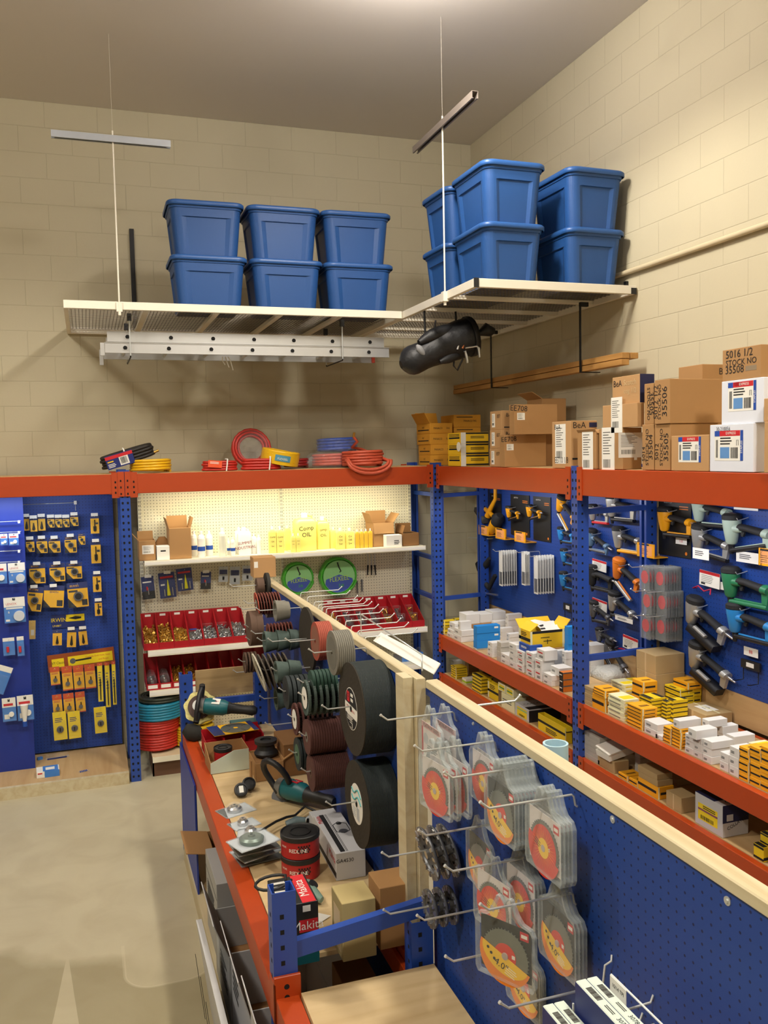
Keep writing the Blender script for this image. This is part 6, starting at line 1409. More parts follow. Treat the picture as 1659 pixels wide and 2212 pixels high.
# red bins with bits, at the far end
q = tb(205, 668); 
for k, (dx, dy, w_, d_, lb) in enumerate(((0.0, .0, .11, .24, 'red plastic bin with drill bits, nearest the orange beam'), (.112, .07, .115, .2, 'red plastic bin with drill bits, middle of the table end'), (.229, .07, .115, .2, 'red plastic bin with drill bits, beside the partition'))):
    Xb, Yb = .585+dx, q.y+.02+dy
    e = empty('parts_bin', T(Xb, Yb, ZTB), lb, 'parts bin'); m = MB(); t = .004; hb = .11; m.box((0, 0, 0), (w_, d_, t), M_BIN); m.box((0, 0, t), (w_, t, .06), M_BIN); m.box((0, d_-t, t), (w_, d_, hb), M_BIN); m.box((0, t, t), (t, d_-t, .095), M_BIN); m.box((w_-t, t, t), (w_, d_-t, .095), M_BIN); m.box((t, d_*.5, t), (w_-t, d_*.5+t, .08), M_BIN); m.build('tray', e)
    for j in range(4): mb = MB(); mb.cyl((0, 0, 0), (.01, .05, .01), .004, M_STEEL, n=6); tag(mb.build('drill_bit', M=T(Xb+.02+.022*j, Yb+.05+.01*j, ZTB+.015)), 'loose steel drill bit in the %s red bin on the table' % ('nearest', 'middle', 'far right')[k], 'drill bit', 'drill bits in the %s red bin' % ('nearest', 'middle', 'far right')[k])
# saw blade in its yellow and blue sleeve, lying on the bins
zz = ZTB+.112; a = PZ(zz, *Z3(340, 475)); m = MB(); e = empty('saw_blade_sleeve', T(a.x, a.y, zz) @ Rz(.12), 'circular saw blade in a yellow and navy sleeve lying on the red bins', 'saw blade')
m.box((-.14, -.09, 0), (.13, .10, .003), M_PY); m.box((-.14, -.09, .003), (-.075, .10, .0036), M_PNAVY); m.box((.10, -.09, .003), (.13, .1, .0036), M_PNAVY); m.build('card', e)
m = MB(); m.cyl((.012, .0, .0036), (.012, 0, .0055), .088, M_BLADE, n=48)
for k in range(4): m.box((.045, -.002, .0055), (.082, .002, .0058), M_INK, T(.012, 0, 0) @ Rz(k*PI/2+.5))
m.cyl((.012, 0, .0055), (.012, 0, .006), .014, M_PY, n=16); m.build('blade', e)
# grinder / polisher helper
def grinder(label, M, big=True, pad=None, loop=False):
    e = empty('angle_grinder' if not pad else 'polisher', M, label, 'power tool')
    m = MB(); m.tube([(0, 0, 0), (.03, 0, 0), (.12, 0, 0), (.15, 0, 0)], [.046, .052, .048, .036], M_TEAL, n=20); m.build('motor_housing', e)
    m = MB(); m.tube([(-.055, 0, .0), (-.04, 0, 0), (-.005, 0, 0), (.004, 0, 0)], [.02, .042, .046, .053], M_ALUC, n=18); m.cyl((-.04, 0, 0), (-.04, 0, -.05), .036, M_ALUC, n=18); m.build('gear_head', e)
    m = MB(); m.tube([(.148, 0, 0), (.17, 0, -.002), (.25, 0, -.004), (.30, 0, -.002), (.325, 0, 0)], [.040, .032, .028, .032, .02], M_BLACK, n=16); m.build('rear_handle', e)
    m = MB(); m.box((.05, -.022, .046), (.10, .022, .0492), M_WHITE if not loop else M_RED, Matrix.Rotation(-.6, 4, 'X')); m.text('Makita', Matrix.Rotation(-.6, 4, 'X') @ T(.075, 0, .0492), .013, M_RED if not loop else M_WHITE); m.build('printed_label', e)
    if pad == 'wool':
        m = MB(); n = 40; pr = []
        for k in range(n): pr.append(((.1+.006*math.sin(k*5.1))*math.cos(2*PI*k/n), (.1+.006*math.sin(k*5.1))*math.sin(2*PI*k/n)))
        m.prism(pr, .03, M_WOOL, T(-.04, 0, -.09)); m.build('wool_pad', e); m = MB(); m.cyl((-.04, 0, -.06), (-.04, 0, -.045), .074, mat('brown_backing', '4a3530', .7), n=28); m.build('backing_plate', e)
        m = MB(); m.tube([(-.03, .05, .0), (-.03, .11, .02), (-.03, .12, .03)], .018, M_BLACK, n=12); m.tube([(-.03, -.05, .0), (-.03, -.11, .02)], .018, M_BLACK, n=12); m.tube([(-.03, -.1, .02), (-.03, -.06, .055), (-.03, .06, .055), (-.03, .11, .02)], .014, M_BLACK, n=12); m.build('loop_handle', e)
    if loop:
        m = MB(); pts = []
        for k in range(13):
            a = math.radians(200-19*k); pts.append((.0+.085*math.cos(a)*.9, .0, .06+.10*math.sin(a)+.02))
        m.tube([(-.02, -.035, .0)]+[(x-.02, -.0, z) for x, y, z in pts]+[(.06, .03, .03)], .0155, M_BLACK, n=12); m.build('loop_handle', e)
        m = MB(); m.cyl((-.04, 0, -.05), (-.04, 0, -.062), .062, M_GREY, n=28); m.build('disc', e)
    return e
a = PZ(zz+.06, *Z3(150, 365)); 
Mg = T(a.x+.02, a.y-.0, zz+.085) @ Rz(-.38) @ Ry(.10) @ Rx(1.1)
g1 = grinder('teal polisher with a yellow wool pad lying over the red bins', Mg, pad='wool')
m = MB(); a2 = tb(70, 490, z=ZTB+.06); m.tube([(0, 0, .02), (.03, -.01, .0), (.07, -.02, -.02), (.10, -.02, -.03)], [.03, .05, .055, .03], mat('black_fabric_cover', '23221e', .9), n=12)
tag(m.build('black_cover', M=T(CX0-.0+.0, a2.y+.02, ZTAB+.055)), 'crumpled black cover under the wool pad at the table corner', 'cover')
m = MB(); a2 = tb(470, 400, z=ZTB+.01); m.tube([(.075*math.cos(t*.5), .06*math.sin(t*.5), .008+.004*(t % 3)) for t in range(26)], .006, M_BLACK, n=6); m.box((-.06, -.03, 0), (.1, .06, .05), M_TEAL, T(.0, .09, .002))
tag(m.build('tool_cable', M=T(.86, YFAR-.2, ZTB)), 'coiled black cable with a teal tool case behind the polisher', 'cable')
# cardboard tray with white front + can
a = tb(205, 745); b = tb(432, 712); L_ = (b-a).length; ang = math.atan2(b.y-a.y, b.x-a.x)
e = empty('cardboard_tray', T(a.x, a.y, ZTB) @ Rz(ang), 'cardboard bin box with a pale stepped front panel, can inside', 'box'); m = MB(); h = .115; d_ = .20; t = .003
m.box((0, 0, 0), (L_, d_, t), M_CARD); m.prism([(0, 0), (L_, 0), (L_, h), (L_*.62, h), (L_*.0, h*.5)], t, mat('mint_white_board', 'bcc8bc', .6), Matrix(((1, 0, 0, 0), (0, 0, -1, 0), (0, 1, 0, t), (0, 0, 0, 1)))); m.build('front_panel', e)
m = MB(); m.prism([(t, 0), (d_, 0), (d_, h), (t+.02, h*.55), (t, h*.5)], t, M_CARD, Matrix(((0, 0, 1, 0), (1, 0, 0, 0), (0, 1, 0, t), (0, 0, 0, 1)))); m.prism([(t, 0), (d_, 0), (d_, h), (t, h)], t, M_CARD, Matrix(((0, 0, 1, L_-t), (1, 0, 0, 0), (0, 1, 0, t), (0, 0, 0, 1)))); m.box((0, d_-t, t), (L_, d_, h), M_CARD); m.build('side_wall', e)
def can(M, R, H, label, lid=True, word=None):
    e = empty('tin_can', M, label, 'can'); m = MB(); m.lathe([(0, 0), (R*.97, 0), (R, .003), (R, H-.012), (R*.98, H-.01)], mat('red_tin_print', 'a81c20', .4), 32)
    F = frame((0, -R, H*.45), (1, 0, 0), z=(0, -1, 0))
    for k in range(9):
        for j in range(4):
            if (k+j) % 2: a_ = -.3+.07*k; m.box((-.0035, -.0035, 0), (.0035, .0035, .0008), M_INK, Rz(a_) @ frame((0, -R, H*.35+.008*j), (1, 0, 0), z=(0, -1, 0)))
    m.build('body', e)
    if word:
        m = MB()
        for k, ch in enumerate(word): m.text(ch, Rz(-.75+.14*k) @ frame((0, -R, H*.42), (1, 0, 0), z=(0, -1, 0)), .022, M_WHITE, h=.0014)
        for k, ch in enumerate('SACHS'): m.text(ch, Rz(-1.35+.08*k) @ frame((0, -R, H*.55), (1, 0, 0), z=(0, -1, 0)), .012, M_WHITE, h=.0014)
        m.build('lettering', e)
    if lid: m = MB(); m.lathe([(R*1.0, H-.02), (R*1.03, H-.018), (R*1.03, H), (R*.98, H+.002), (R*.93, H-.004), (0, H-.004)], M_BLACK, 36); m.lathe([(R*.55, H-.004), (R*.55, H), (R*.5, H), (R*.5, H-.004)], M_BLACK, 28); m.build('lid', e)
    return e
can(T(*(e.matrix_basis @ Vector((L_*.42, .11, .004)))), .05, .105, 'red tin with a ribbed black lid inside the cardboard bin box')
# brown boxes with a dark disc
a = tb(440, 770); b = tb(480, 845)
c = Carton('cardboard_box', (a.x+.02, a.y-.06, ZTB), (.15, .22, .10), M_CARD, 'narrow brown box behind the loop handle grinder', open_=.9, flaps={'r': 60})
c2 = Carton('cardboard_box', (a.x+.175, a.y-.04, ZTB), (.155, .26, .175), M_CARDD, 'dark brown box against the partition below the discs')
q = c.M @ Vector((.08, .13, .102)); m = MB(); m.lathe([(.03, 0), (.062, 0), (.065, .012), (.05, .03), (.045, .055), (.06, .062), (.062, .08), (.03, .082), (.03, .07), (.0, .068)], M_BLACK, 28); tag(m.build('backing_pad', M=T(*q)), 'black rubber backing wheel set on the narrow brown box', 'disc pad')
m = MB(); m.box((0, 0, 0), (.008, .03, .12), M_CARD); a = tb(436, 770); tag(m.build('cardboard_strip', M=T(a.x-.005, a.y-.07, ZTB) @ Rz(.1)), 'upright cardboard strip between the bin box and the brown box', 'cardboard')
# black round magnets / cord
for k, (px, py, lb) in enumerate(((385, 850, 'round black cup with a white label lying on the table'), (430, 815, 'second round black cup behind the labelled one'))):
    q = tb(px, py+25); M = T(q.x, q.y, ZTB+.036) @ Rx(math.radians(55 if k == 0 else 40)); m = MB(); m.lathe([(0, -.012), (.034, -.012), (.036, .0), (.034, .012), (.026, .014), (.024, .008), (0, .008)], M_BLACK, 28)
    e = m.build('rubber_cup', M=M); tag(e, lb, 'cup'); 
    if k == 0: m = MB(); m.box((-.011, -.016, .009), (.011, .018, .0105), M_WHITE); m.build('printed_label', e)
# clear packs with steel cups
def cup_pack(px, py, yaw, label, r=.034, gy=False, z=ZTB, s=.075, blk=False):
    q = tb(px, py, z=z); e = empty('cup_wheel_pack', T(q.x, q.y, z) @ Rz(yaw), label, 'blister pack'); m = MB(); m.box((-s, -s*.8, 0), (s*1.2, s*.8, .0015), M_PGREY if not blk else M_CARDB); m.build('card', e)
    m = MB(); m.lathe([(.008, .002), (r, .002), (r*1.05, .018), (r*.8, .026), (.016, .026), (.014, .034), (.007, .034), (.007, .004)], M_STEEL if not gy else mat('grey_green_steel', '7d8c84', .35, metal=.5), 28); m.build('cup', e)
    m = MB(); m.box((-s, -s*.8, .0016), (s*1.2, s*.8, .0024), M_CLEAR2); m.lathe([(r*1.2, .0024), (r*1.18, .03), (r*.9, .036), (0, .037)], M_CLEAR2, 28, smooth=True); ring_prism(m, [(-s, -s*.8), (s*1.2, -s*.8), (s*1.2, s*.8), (-s, s*.8)], .004, .004, M_EDGE, Matrix(), .0016); m.build('blister', e); return e
cup_pack(345, 960, .35, 'clear pack with a shiny steel cup wheel, nearest the orange beam')
cup_pack(395, 1040, .3, 'smaller clear pack with a steel cup wheel, below the shiny one', r=.024, s=.06)
for k in range(4): cup_pack(470-8*k, 1230-30*k, .15+.2*(k % 2), 'clear pack with a dark disc in the pile beside the red cans, '+level(k, 4), r=.05, gy=True, z=ZTB+.001+.038*k if k else ZTB, s=.085, blk=k % 2 == 0)
cup_pack(440, 1090, -.2, 'clear pack with a small steel cup leaning at the back of the pile', r=.026, z=ZTB+.0, s=.06)
# grinder 2
a = tb(640, 900); Mg = T(a.x+.005, a.y+.0, ZTB+.068) @ Rz(-.98) @ Rx(.5)
grinder('teal grinder with a big black loop handle in the middle of the table', Mg, loop=True)
# cable and bits
m = MB(); pts = [tb(x, y, z=ZTB+.008+dz)-tb(560, 1060) for x, y, dz in ((820, 960, .02), (760, 930, .03), (700, 985, .02), (650, 995, .035), (590, 1020, .03), (540, 1050, .03), (480, 1090, .045), (450, 1110, .05))]
m.tube(pts, .006, M_BLACK, n=7); o = m.build('tool_cable', M=T(*tb(560, 1060))); tag(o, 'black tool cable snaking from the loop handle grinder over the clear packs', 'cable')
q = tb(650, 1065); m = MB(); m.tube([(0, 0, .02), (.05, .0, .03), (.09, -.01, .028)], [.018, .024, .016], mat('grey_blue_plastic', '5d7076', .35), n=12); m.tube([(.05, 0, .03), (.06, .03, .02), (.10, .02, .015)], [.01, .016, .01], M_WHITE, n=8)
tag(m.build('respirator', M=T(q.x, q.y, ZTB)), 'small grey and white plastic part behind the red cans', 'tool part')
for k in range(4):
    q = tb(735+25*k, 1040-12*k); m = MB(); m.box((-.02, -.012, 0), (.02, .012, .018), M_BLACK); m.box((-.015, -.009, .018), (.01, .008, .02), M_PGREY); tag(m.build('wrench', M=T(q.x, q.y, ZTB+.001) @ Rz(.8)), 'small black spanner piece with a pale label beside the white box, %s' % ORD[k], 'tool part', 'small spanner pieces')
# red cans
q = tb(738, 1330); can(T(q.x, q.y+.005, ZTB), .079, .09, 'lower red lettered tin of the pair on the table', word='REDLINE')
can(T(q.x, q.y+.005, ZTB+.0925), .079, .09, 'upper red lettered tin of the pair on the table', word='REDLINE')
# white grinder box
a = tb(962, 1368); b = tb(1172, 1300, z=ZTB); ang = -.12
q0 = tb(945, 1372)
c = Carton('tool_box_carton', (q0.x+.0, q0.y+.0, ZTB), (.125, .40, .115), M_GBOX, 'long white grinder carton with line drawings on its lid', yaw=-.02, bevel=.002)
c.print_([('r', 't', .18, .02, .34, .98, M_INK), ('r', 't', .38, .02, .395, .98, M_INK), ('r', 't', .42, .02, .435, .98, M_INK), ('r', 'l', .0, .1, 1, .3, M_INK), ('t', 'l', .85, .7, 'Makita', .04, M_RED), ('t', 'f', .3, .7, 'GA4530', .022, M_INK), ('t', 't', .1, .85, 'Makita', .03, M_RED, 90)])
m = MB(); F = T(c.sx*.68, c.sy*.62, c.sz+.0002)
m.tube([(-.03+.0, -.05, 0), (-.03, .02, 0), (.0, .05, 0), (.03, .02, 0), (.03, -.05, 0), (0, -.07, 0)], .0018, M_INK, n=5, closed=True, M=F); m.cyl(F @ Vector((0, -.05, 0)), F @ Vector((0, -.05, .0008)), .02, M_GREY, n=20); m.cyl(F @ Vector((-.0, .03, 0)), F @ Vector((0, .03, .0008)), .012, M_INK, n=20); m.build('line_drawing', c.o)
c = Carton('tool_box_carton', (q0.x+.03, q0.y+.44, ZTB), (.12, .14, .06), M_GBOX, 'white carton end behind the long white grinder carton')
# Makita box behind the near post
a = tb(490, 1660); 
c = Carton('tool_box_carton', (.553, YN+.11, ZTAB+.0008), (.135, .2, .215), M_CARDB, 'black and teal tool carton standing behind the near blue post', yaw=.0)
c.print_([('r', 'l', 0, 0, 1, .16, M_TEAL), ('r', 'f', 0, 0, 1, .16, M_TEAL), ('t', 'f', .72, .62, 'Makita', .042, M_WHITE), ('r', 'f', .5, .52, .98, .72, M_RED, .0004), ('r', 'f', .6, .85, .8, .95, M_WHITE), ('t', 't', .75, .5, 'Makita', .045, M_WHITE, 90), ('r', 't', .6, 0, .95, 1, M_RED, .0004), ('n', 't', .05, .1, .5, .9, 5, M_WHITE), ('n', 'l', .1, .4, .5, .7, 4, M_PGREY)])
m = MB(); B0 = c.M @ Vector((.05, .12, .237)); pts = [(.0, 0, .004)]+[(-.045-.06*math.cos(t), .01+.05*math.sin(t), .01-.012*abs(math.cos(t/2))) for t in [math.radians(d) for d in range(150, -170, -25)]]+[(.02, -.0, .004)]
m.tube(pts, .0055, M_BLACK, n=7); tag(m.build('cable_loop', M=T(*B0)), 'black cable loop hanging over the top of the black tool carton', 'cable')
# small green tool and white paper
q = tb(760, 1480); m = MB(); m.tube([(0, .06, .03), (.01, .02, .035), (.02, -.03, .03), (.05, -.07, .02)], [.02, .032, .03, .012], mat('grey_green_tool', '6f8c80', .45), n=14); m.cyl((.015, .0, .03), (.035, -.01, .06), .02, M_BLACK, n=14)
tag(m.build('hand_tool', M=T(q.x+.0, q.y, ZTB+.004)), 'small grey green hand tool with a black knob behind the black carton', 'tool')
q0_ = [tb(775, 1545, z=ZTB+.03), tb(775, 1640, z=ZTB+.004), tb(830, 1630, z=ZTB+.001), tb(912, 1575, z=ZTB+.004)]
m = MB(); o0 = q0_[0].copy(); m.add([p-o0 for p in q0_]+[p-o0+Vector((0, 0, .001)) for p in q0_], [(0, 1, 2, 3), (7, 6, 5, 4), (0, 3, 7, 4), (1, 0, 4, 5), (2, 1, 5, 6), (3, 2, 6, 7)], M_WHITE); tag(m.build('paper', M=T(*o0)), 'folded white paper leaning behind the near blue brace', 'paper')
# two tall brown boxes
q = tb(985, 1850); h_ = PY(q.y, *Z3(985, 1505)).z-ZTB; w_ = PY(q.y, *Z3(1178, 1600)).x-q.x
ca = Carton('cardboard_box', (q.x, q.y, ZTB), (w_, .135, h_), M_KGREEN, 'tall greenish brown box beyond the blue brace, left of two'); ca.print_([('r', 'l', .2, .1, .8, .8, M_TAPE)])
q = tb(1200, 1780); h_ = PY(q.y, *Z3(1200, 1415)).z-ZTB
cb2 = Carton('cardboard_box', (q.x+.004, max(q.y, ca.M.translation.y+.02), ZTB), (XQ-.012-q.x, .13, h_), M_CARD, 'tall brown box touching the partition, right of two')
Carton('cardboard_box', (.80, 2.79, .122), (.13, .3, .5), M_CARDD, 'brown carton deep below the gap between the two table tops')
# ---- below the table: cartons on the low board
M_GREYC = mat('grey_printed_carton', 'a9a9a8', .65, var=.05)
def lowbox(name, x, y, sx, sy, sz, mt, label, z=.122, **k): return Carton(name, (x, y, z), (sx, sy, sz), mt, label, **k)
c = lowbox('carton', .50, 4.05, .30, .40, .40, M_GREYC, 'tall grey white carton printed with fine text, under the table', z=.122); c.print_([('n', 'l', .15, .3, .85, .7, 12), ('r', 'l', .0, .8, 1, .81, M_INK)])
c = lowbox('carton', .55, 4.50, .3, .3, .34, M_CARD, 'brown open carton far under the table', open_=.5, flaps={'l': 80})
c = lowbox('open_carton', .485, 3.60, .32, .42, .30, M_GREYC, 'torn grey open carton under the middle of the table', open_=.35, flaps={'l': 22}); c.print_([('r', 'l', .1, .2, .3, .8, M_PGREY), ('n', 'l', .4, .3, .9, .7, 6)])
c = lowbox('open_carton', .49, 3.10, .32, .46, .34, M_GBOX, 'white open carton with torn edges showing brown inside, under the table', open_=.3, flaps={'l': 15, 'r': 30}); c.print_([('n', 'l', .1, .6, .5, .9, 4)])
c = lowbox('open_carton', .485, 2.66, .30, .40, .40, M_GBOX, 'white carton with two printed diagrams below the near post', open_=.7, flaps={'l': 12}); c.print_([('r', 'l', .3, .62, .7, .64, M_INK), ('r', 'l', .3, .9, .7, .92, M_INK), ('n', 'l', .35, .66, .65, .88, 5), ('r', 'l', .3, .25, .7, .27, M_INK), ('r', 'l', .3, .55, .7, .57, M_INK), ('n', 'l', .35, .3, .65, .52, 5)])
c = lowbox('open_carton', .43, 2.2, .30, .42, .36, M_GREYC, 'grey carton at the bottom edge of the picture below the beam', z=.122, open_=.8, flaps={'l': 20}); c.print_([('n', 'l', .2, .3, .8, .7, 7)])
m = MB(); m.box((.40, 2.3, 0), (.425, 3.9, .45), M_GBOX, T(0, 0, 0)); m.v = [v+Vector(((v.z)*-.12+.04, 0, 0)) for v in m.v]; 
for k in range(26): m.tube([(.40-.0+.0, 2.35+.06*k, .05), (.398-.03, 2.36+.06*k, .35)], .0015, M_INK, n=4) if k % 3 == 0 else None
tag(m.build('cardboard_sheet'), 'long white cardboard sheet leaning against the cartons below the table', 'cardboard')
# ================================================================ RIGHT RACK: CARTONS ON THE MIDDLE AND LOWER DECKS
A4 = lambda x, y: (940+x/5.53, 1300+y/5.53)
A5 = lambda x, y: (1180+x/3.463, 1340+y/3.463)
A6 = lambda x, y: (1180+x/3.463, 1540+y/3.463)
ZMD, ZLD = ZM+.003, ZL+.003
M_WB = mat('white_carton_board', 'dcdad6', .65, var=.03); M_GB = mat('grey_carton_board', 'b9b4aa', .65, var=.03); M_BB = mat('sky_blue_carton', '1f86d6', .5, var=.03); M_NB = mat('navy_carton', '1c4aa0', .5)
M_KR = mat('kraft_carton', 'b3996c', .8, var=.06); M_BK = mat('black_carton', '1d1c1e', .55); M_OR = mat('orange_carton', 'd9781e', .55); M_PYW = mat('pale_yellow_white_carton', 'e6e2b8', .6, var=.04); M_YB = mat('yellow_black_carton', 'e9c81c', .55, var=.04)
STYLES = {
 'w': (M_WB, [('n', 'l', .15, .3, .5, .6, 2, M_GREY)]), 'wr': (M_WB, [('r', 'l', .15, .62, .75, .74, M_RED), ('n', 'l', .35, .2, .8, .45, 2)]), 'g': (M_GB, []),
 'b': (M_BB, [('r', 'f', .75, .55, .92, .8, M_WHITE)]), 'n': (M_NB, [('n', 'l', .2, .4, .7, .7, 2, M_WHITE)]),
 'y': (M_YB, [('r', 'l', .0, .35, 1, .6, M_INK), ('r', 'f', .1, .35, .9, .55, M_INK), ('r', 't', .0, .3, .1, .7, M_INK), ('r', 'f', .0, 0, .06, 1, M_PYW)]),
 'a': (M_AMBER, [('r', 'l', .0, .4, .9, .62, M_INK), ('r', 'f', .15, .35, .85, .55, M_INK), ('n', 't', .2, .3, .8, .5, 2), ('r', 'f', .0, 0, .08, 1, M_PYW)]),
 'yb': (M_YB, [('r', 'l', .0, .05, 1, .2, M_INK), ('r', 't', .0, .05, .25, .95, M_INK), ('r', 't', .75, .05, 1, .95, M_INK), ('r', 'f', .0, .1, 1, .3, M_INK), ('r', 'l', .0, .8, 1, .95, M_INK)]),
 'p': (M_PYW, [('r', 't', .1, .1, .9, .5, M_PYP), ('n', 'l', .1, .4, .8, .7, 2, M_GREY), ('r', 'f', .1, .2, .6, .5, M_PYP)]),
 'k': (M_KR, [('r', 'l', .45, 0, .52, 1, M_TAPE)]), 'k0': (M_KR, []), 'o': (M_OR, [('r', 'l', 0, 0, 1, 1, M_BK), ('r', 'f', 0, .8, 1, 1, M_GREY), ('r', 'l', .1, .5, .7, .65, M_WHITE, .001)]),
}
TOPS = {}
protoc = {}
def stk(key, Z, xl, xc, xr, yt, yb, n, st, label, zb=ZMD, wob=.004, group=True, ybz=None, dmin=.05, wmin=.10, x1max=XP-.012):
    """n like cartons in a stack; corner foot at picture point (xc, yb) on height zb"""
    r = random.Random(hash(key) % 1000 if not isinstance(key, str) else sum(map(ord, key)))
    q = PZ(zb, *Z(xc, yb)); 
    if q.x < XR+.043 and zb < 1.0: q.x = XR+.044; q.y = PX(q.x, *Z(xc, yb)).y
    z1 = PY(q.y, *Z(xc, yt)).z; X1 = min(PY(q.y, *Z(xr, yb)).x, x1max); Yf = PX(q.x, *Z(xl, yb)).y
    w_ = min(max(wmin, X1-q.x), x1max-q.x); d_ = max(dmin, Yf-q.y); H = (z1-zb); h = H/n
    mt, pr = STYLES[st]
    sh = None
    for k in range(n):
        dx, dy = (r.uniform(0, wob), r.uniform(-wob, wob)) if k else (0, 0)
        lb = label+((', '+level(k, n)) if n > 1 else '')
        loc = (q.x+dx, q.y+dy, zb+k*h+.0003)
        if sh is None:
            sh = Carton('fastener_box', loc, (w_, d_, h-.0006), mt, lb, yaw=0, bevel=.0012, group=(label if n > 1 and group else None)); 
            if pr: sh.print_(pr)
        else: copy_tree(sh.o, T(*loc) @ Rz(r.uniform(-.015, .015)), lb)
    TOPS[key] = (z1, q, w_, d_); return sh
def top(key): return TOPS[key][0]+.0004
B1 = [ # bay 1, middle deck, front row then behind
 ('f1', 78, 104, 210, 225, 400, 4, 'y', 'yellow nail box in the first front stack by the corner post'),
 ('f2', 145, 213, 226, 345, 470, 2, 'w', 'small white box in the pair beside the yellow stacks'),
 ('f3', 222, 312, 470, 345, 532, 2, 'w', 'wide white box in the front pair left of the blue boxes'),
 ('f4', 455, 496, 765, 560, 637, 1, 'w', 'white box under the sky blue ones'),
 ('f5', 627, 682, 738, 495, 702, 3, 'w', 'narrow white box right of the sky blue stack'),
 ('f5b', 735, 782, 884, 490, 757, 4, 'g', 'greyish box in the narrow stack at the deck edge'),
 ('f6', 787, 882, 975, 650, 800, 2, 'w', 'white box in the low pair right of the greyish stack'),
 ('f7', 975, 1052, 1085, 600, 868, 3, 'wr', 'white box with a red stripe, first striped column'),
 ('f8', 1087, 1172, 1190, 620, 936, 3, 'wr', 'white box with a red stripe, second striped column'),
 ('f9', 1192, 1272, 1400, 705, 985, 2, 'wr', 'white box with a red stripe, third striped column'),
 ('f10', 1290, 1390, 1480, 885, 1045, 2, 'w', 'plain white box in the low pair before the orange boxes'),
 ('f12', 1492, 1531, 1640, 850, 1165, 3, 'o', 'orange and black box beside the rack post'),
 ('r2', 216, 232, 342, 205, 330, 4, 'y', 'yellow nail box in the second stack from the corner'),
 ('r3', 346, 362, 465, 190, 318, 4, 'y', 'yellow nail box in the third stack from the corner'),
 ('r4', 466, 476, 560, 222, 320, 3, 'y', 'yellow nail box in the fourth stack from the corner'),
 ('r5', 470, 482, 688, 255, 370, 3, 'w', 'long white box behind the sky blue stack'),
 ('r6', 690, 702, 858, 235, 420, 3, 'w', 'long white box in the middle of the back row'),
 ('r7', 845, 872, 1055, 152, 440, 4, 'w', 'white box in the tall back stack left of the open yellow carton'),
 ('r9', 782, 796, 932, 318, 470, 3, 'w', 'white box right behind the sky blue stack'),
 ('r10', 855, 885, 980, 385, 575, 4, 'w', 'small white box in the inner stack before the open yellow carton'),
 ('r11', 888, 975, 1050, 520, 812, 4, 'w', 'white box in the stack left of the red striped columns'),
 ('r12', 1420, 1428, 1550, 590, 905, 4, 'w', 'white box in the inner stack right of the striped columns'),
 ('r13', 1552, 1560, 1650, 600, 960, 4, 'w', 'white box in the inner stack just left of the post'),
]
for k_, xl, xc, xr, yt, yb, n, st, lb in B1: stk(k_, A4, xl, xc, xr, yt, yb, n, st, lb)
def on_top(key, Z, xl, xc, xr, yt, yb, n, st, label, under, x1max=XP-.012): return stk(key, Z, xl, xc, xr, yt, yb, n, st, label, zb=top(under), x1max=x1max)
on_top('b4', A4, 458, 500, 775, 295, 562, 3, 'b', 'sky blue box in the stack on the deck edge', 'f4')
on_top('t3', A4, 275, 302, 435, 240, 335, 1, 'w', 'white box lying on the wide front pair', 'f3')
on_top('t2', A4, 172, 238, 280, 262, 345, 1, 'w', 'white box lying on the small pair beside the yellow stacks', 'f2')
on_top('t9', A4, 1214, 1308, 1412, 588, 712, 1, 'wr', 'white red striped box topping the third striped column', 'f9')
on_top('t10', A4, 1380, 1482, 1560, 800, 895, 1, 'w', 'plain white box topping the low pair before the orange boxes', 'f10')
# brown tray with white boxes at the far end
cX = PZ(ZMD, *A4(75, 318)); 
c = Carton('cardboard_box', (2.99, 6.74, ZMD), (.40, .20, .115), M_CARD, 'flat brown carton at the far end of the middle deck, white boxes on it')
for k, (dx, w_, h_) in enumerate(((0, .125, .085), (.13, .12, .075), (.255, .125, .085))):
    Carton('fastener_box', (2.995+dx, 6.745+.01*k, ZMD+.1155), (w_, .15, h_), M_WB, 'white box on the brown carton at the far end, %s' % ('left', 'middle', 'right')[k], group='white boxes on the far brown carton')
# open yellow carton
z0 = top('f8'); q = PZ(z0, *A4(1138, 578)); z1 = PY(q.y, *A4(1138, 360)).z; X1 = PY(q.y, *A4(1545, 560)).x; Yf = PX(q.x, *A4(1003, 540)).y
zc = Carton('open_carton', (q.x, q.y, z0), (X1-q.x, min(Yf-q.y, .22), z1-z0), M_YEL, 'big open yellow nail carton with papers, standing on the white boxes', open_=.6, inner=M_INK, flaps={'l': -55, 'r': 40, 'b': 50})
zc.print_([('r', 'f', .0, 0, .06, 1, M_PYW), ('r', 'f', .94, 0, 1, 1, M_PYW), ('r', 'f', .06, .86, .94, 1, M_INK), ('n', 'f', .3, .58, .7, .66, 1), ('r', 'f', .49, .25, .51, .5, M_INK), ('r', 'f', .38, .4, .62, .44, M_INK), ('r', 'l', 0, .42, 1, .6, M_INK), ('n', 'l', .2, .65, .8, .9, 3), ('r', 'l', 0, 0, .15, 1, M_PYW)])
for k in range(3):
    m = MB(); m.box((0, 0, 0), (.17, .10, .002), M_WHITE); m.box((0, 0, .002), (.17, .02, .0025), M_INK); tag(m.build('paper', M=T(*(zc.M @ Vector((zc.sx*.45+.01*k, .05+.03*k, zc.sz*.8+.015*k)))) @ Rz(.3*k-.2) @ Rx(.35)), 'white folded sheet sticking out of the open yellow carton, %s' % ORD[k], 'paper', 'sheets in the open yellow carton')
stk('nb', A4, 1003, 1132, 1180, 528, 622, 1, 'n', 'small dark blue box under the open yellow carton', zb=top('f7'))
stk('nc', A4, 1560, 1590, 1640, 300, 940, 6, 'b', 'sky blue box seen between the yellow carton and the post')
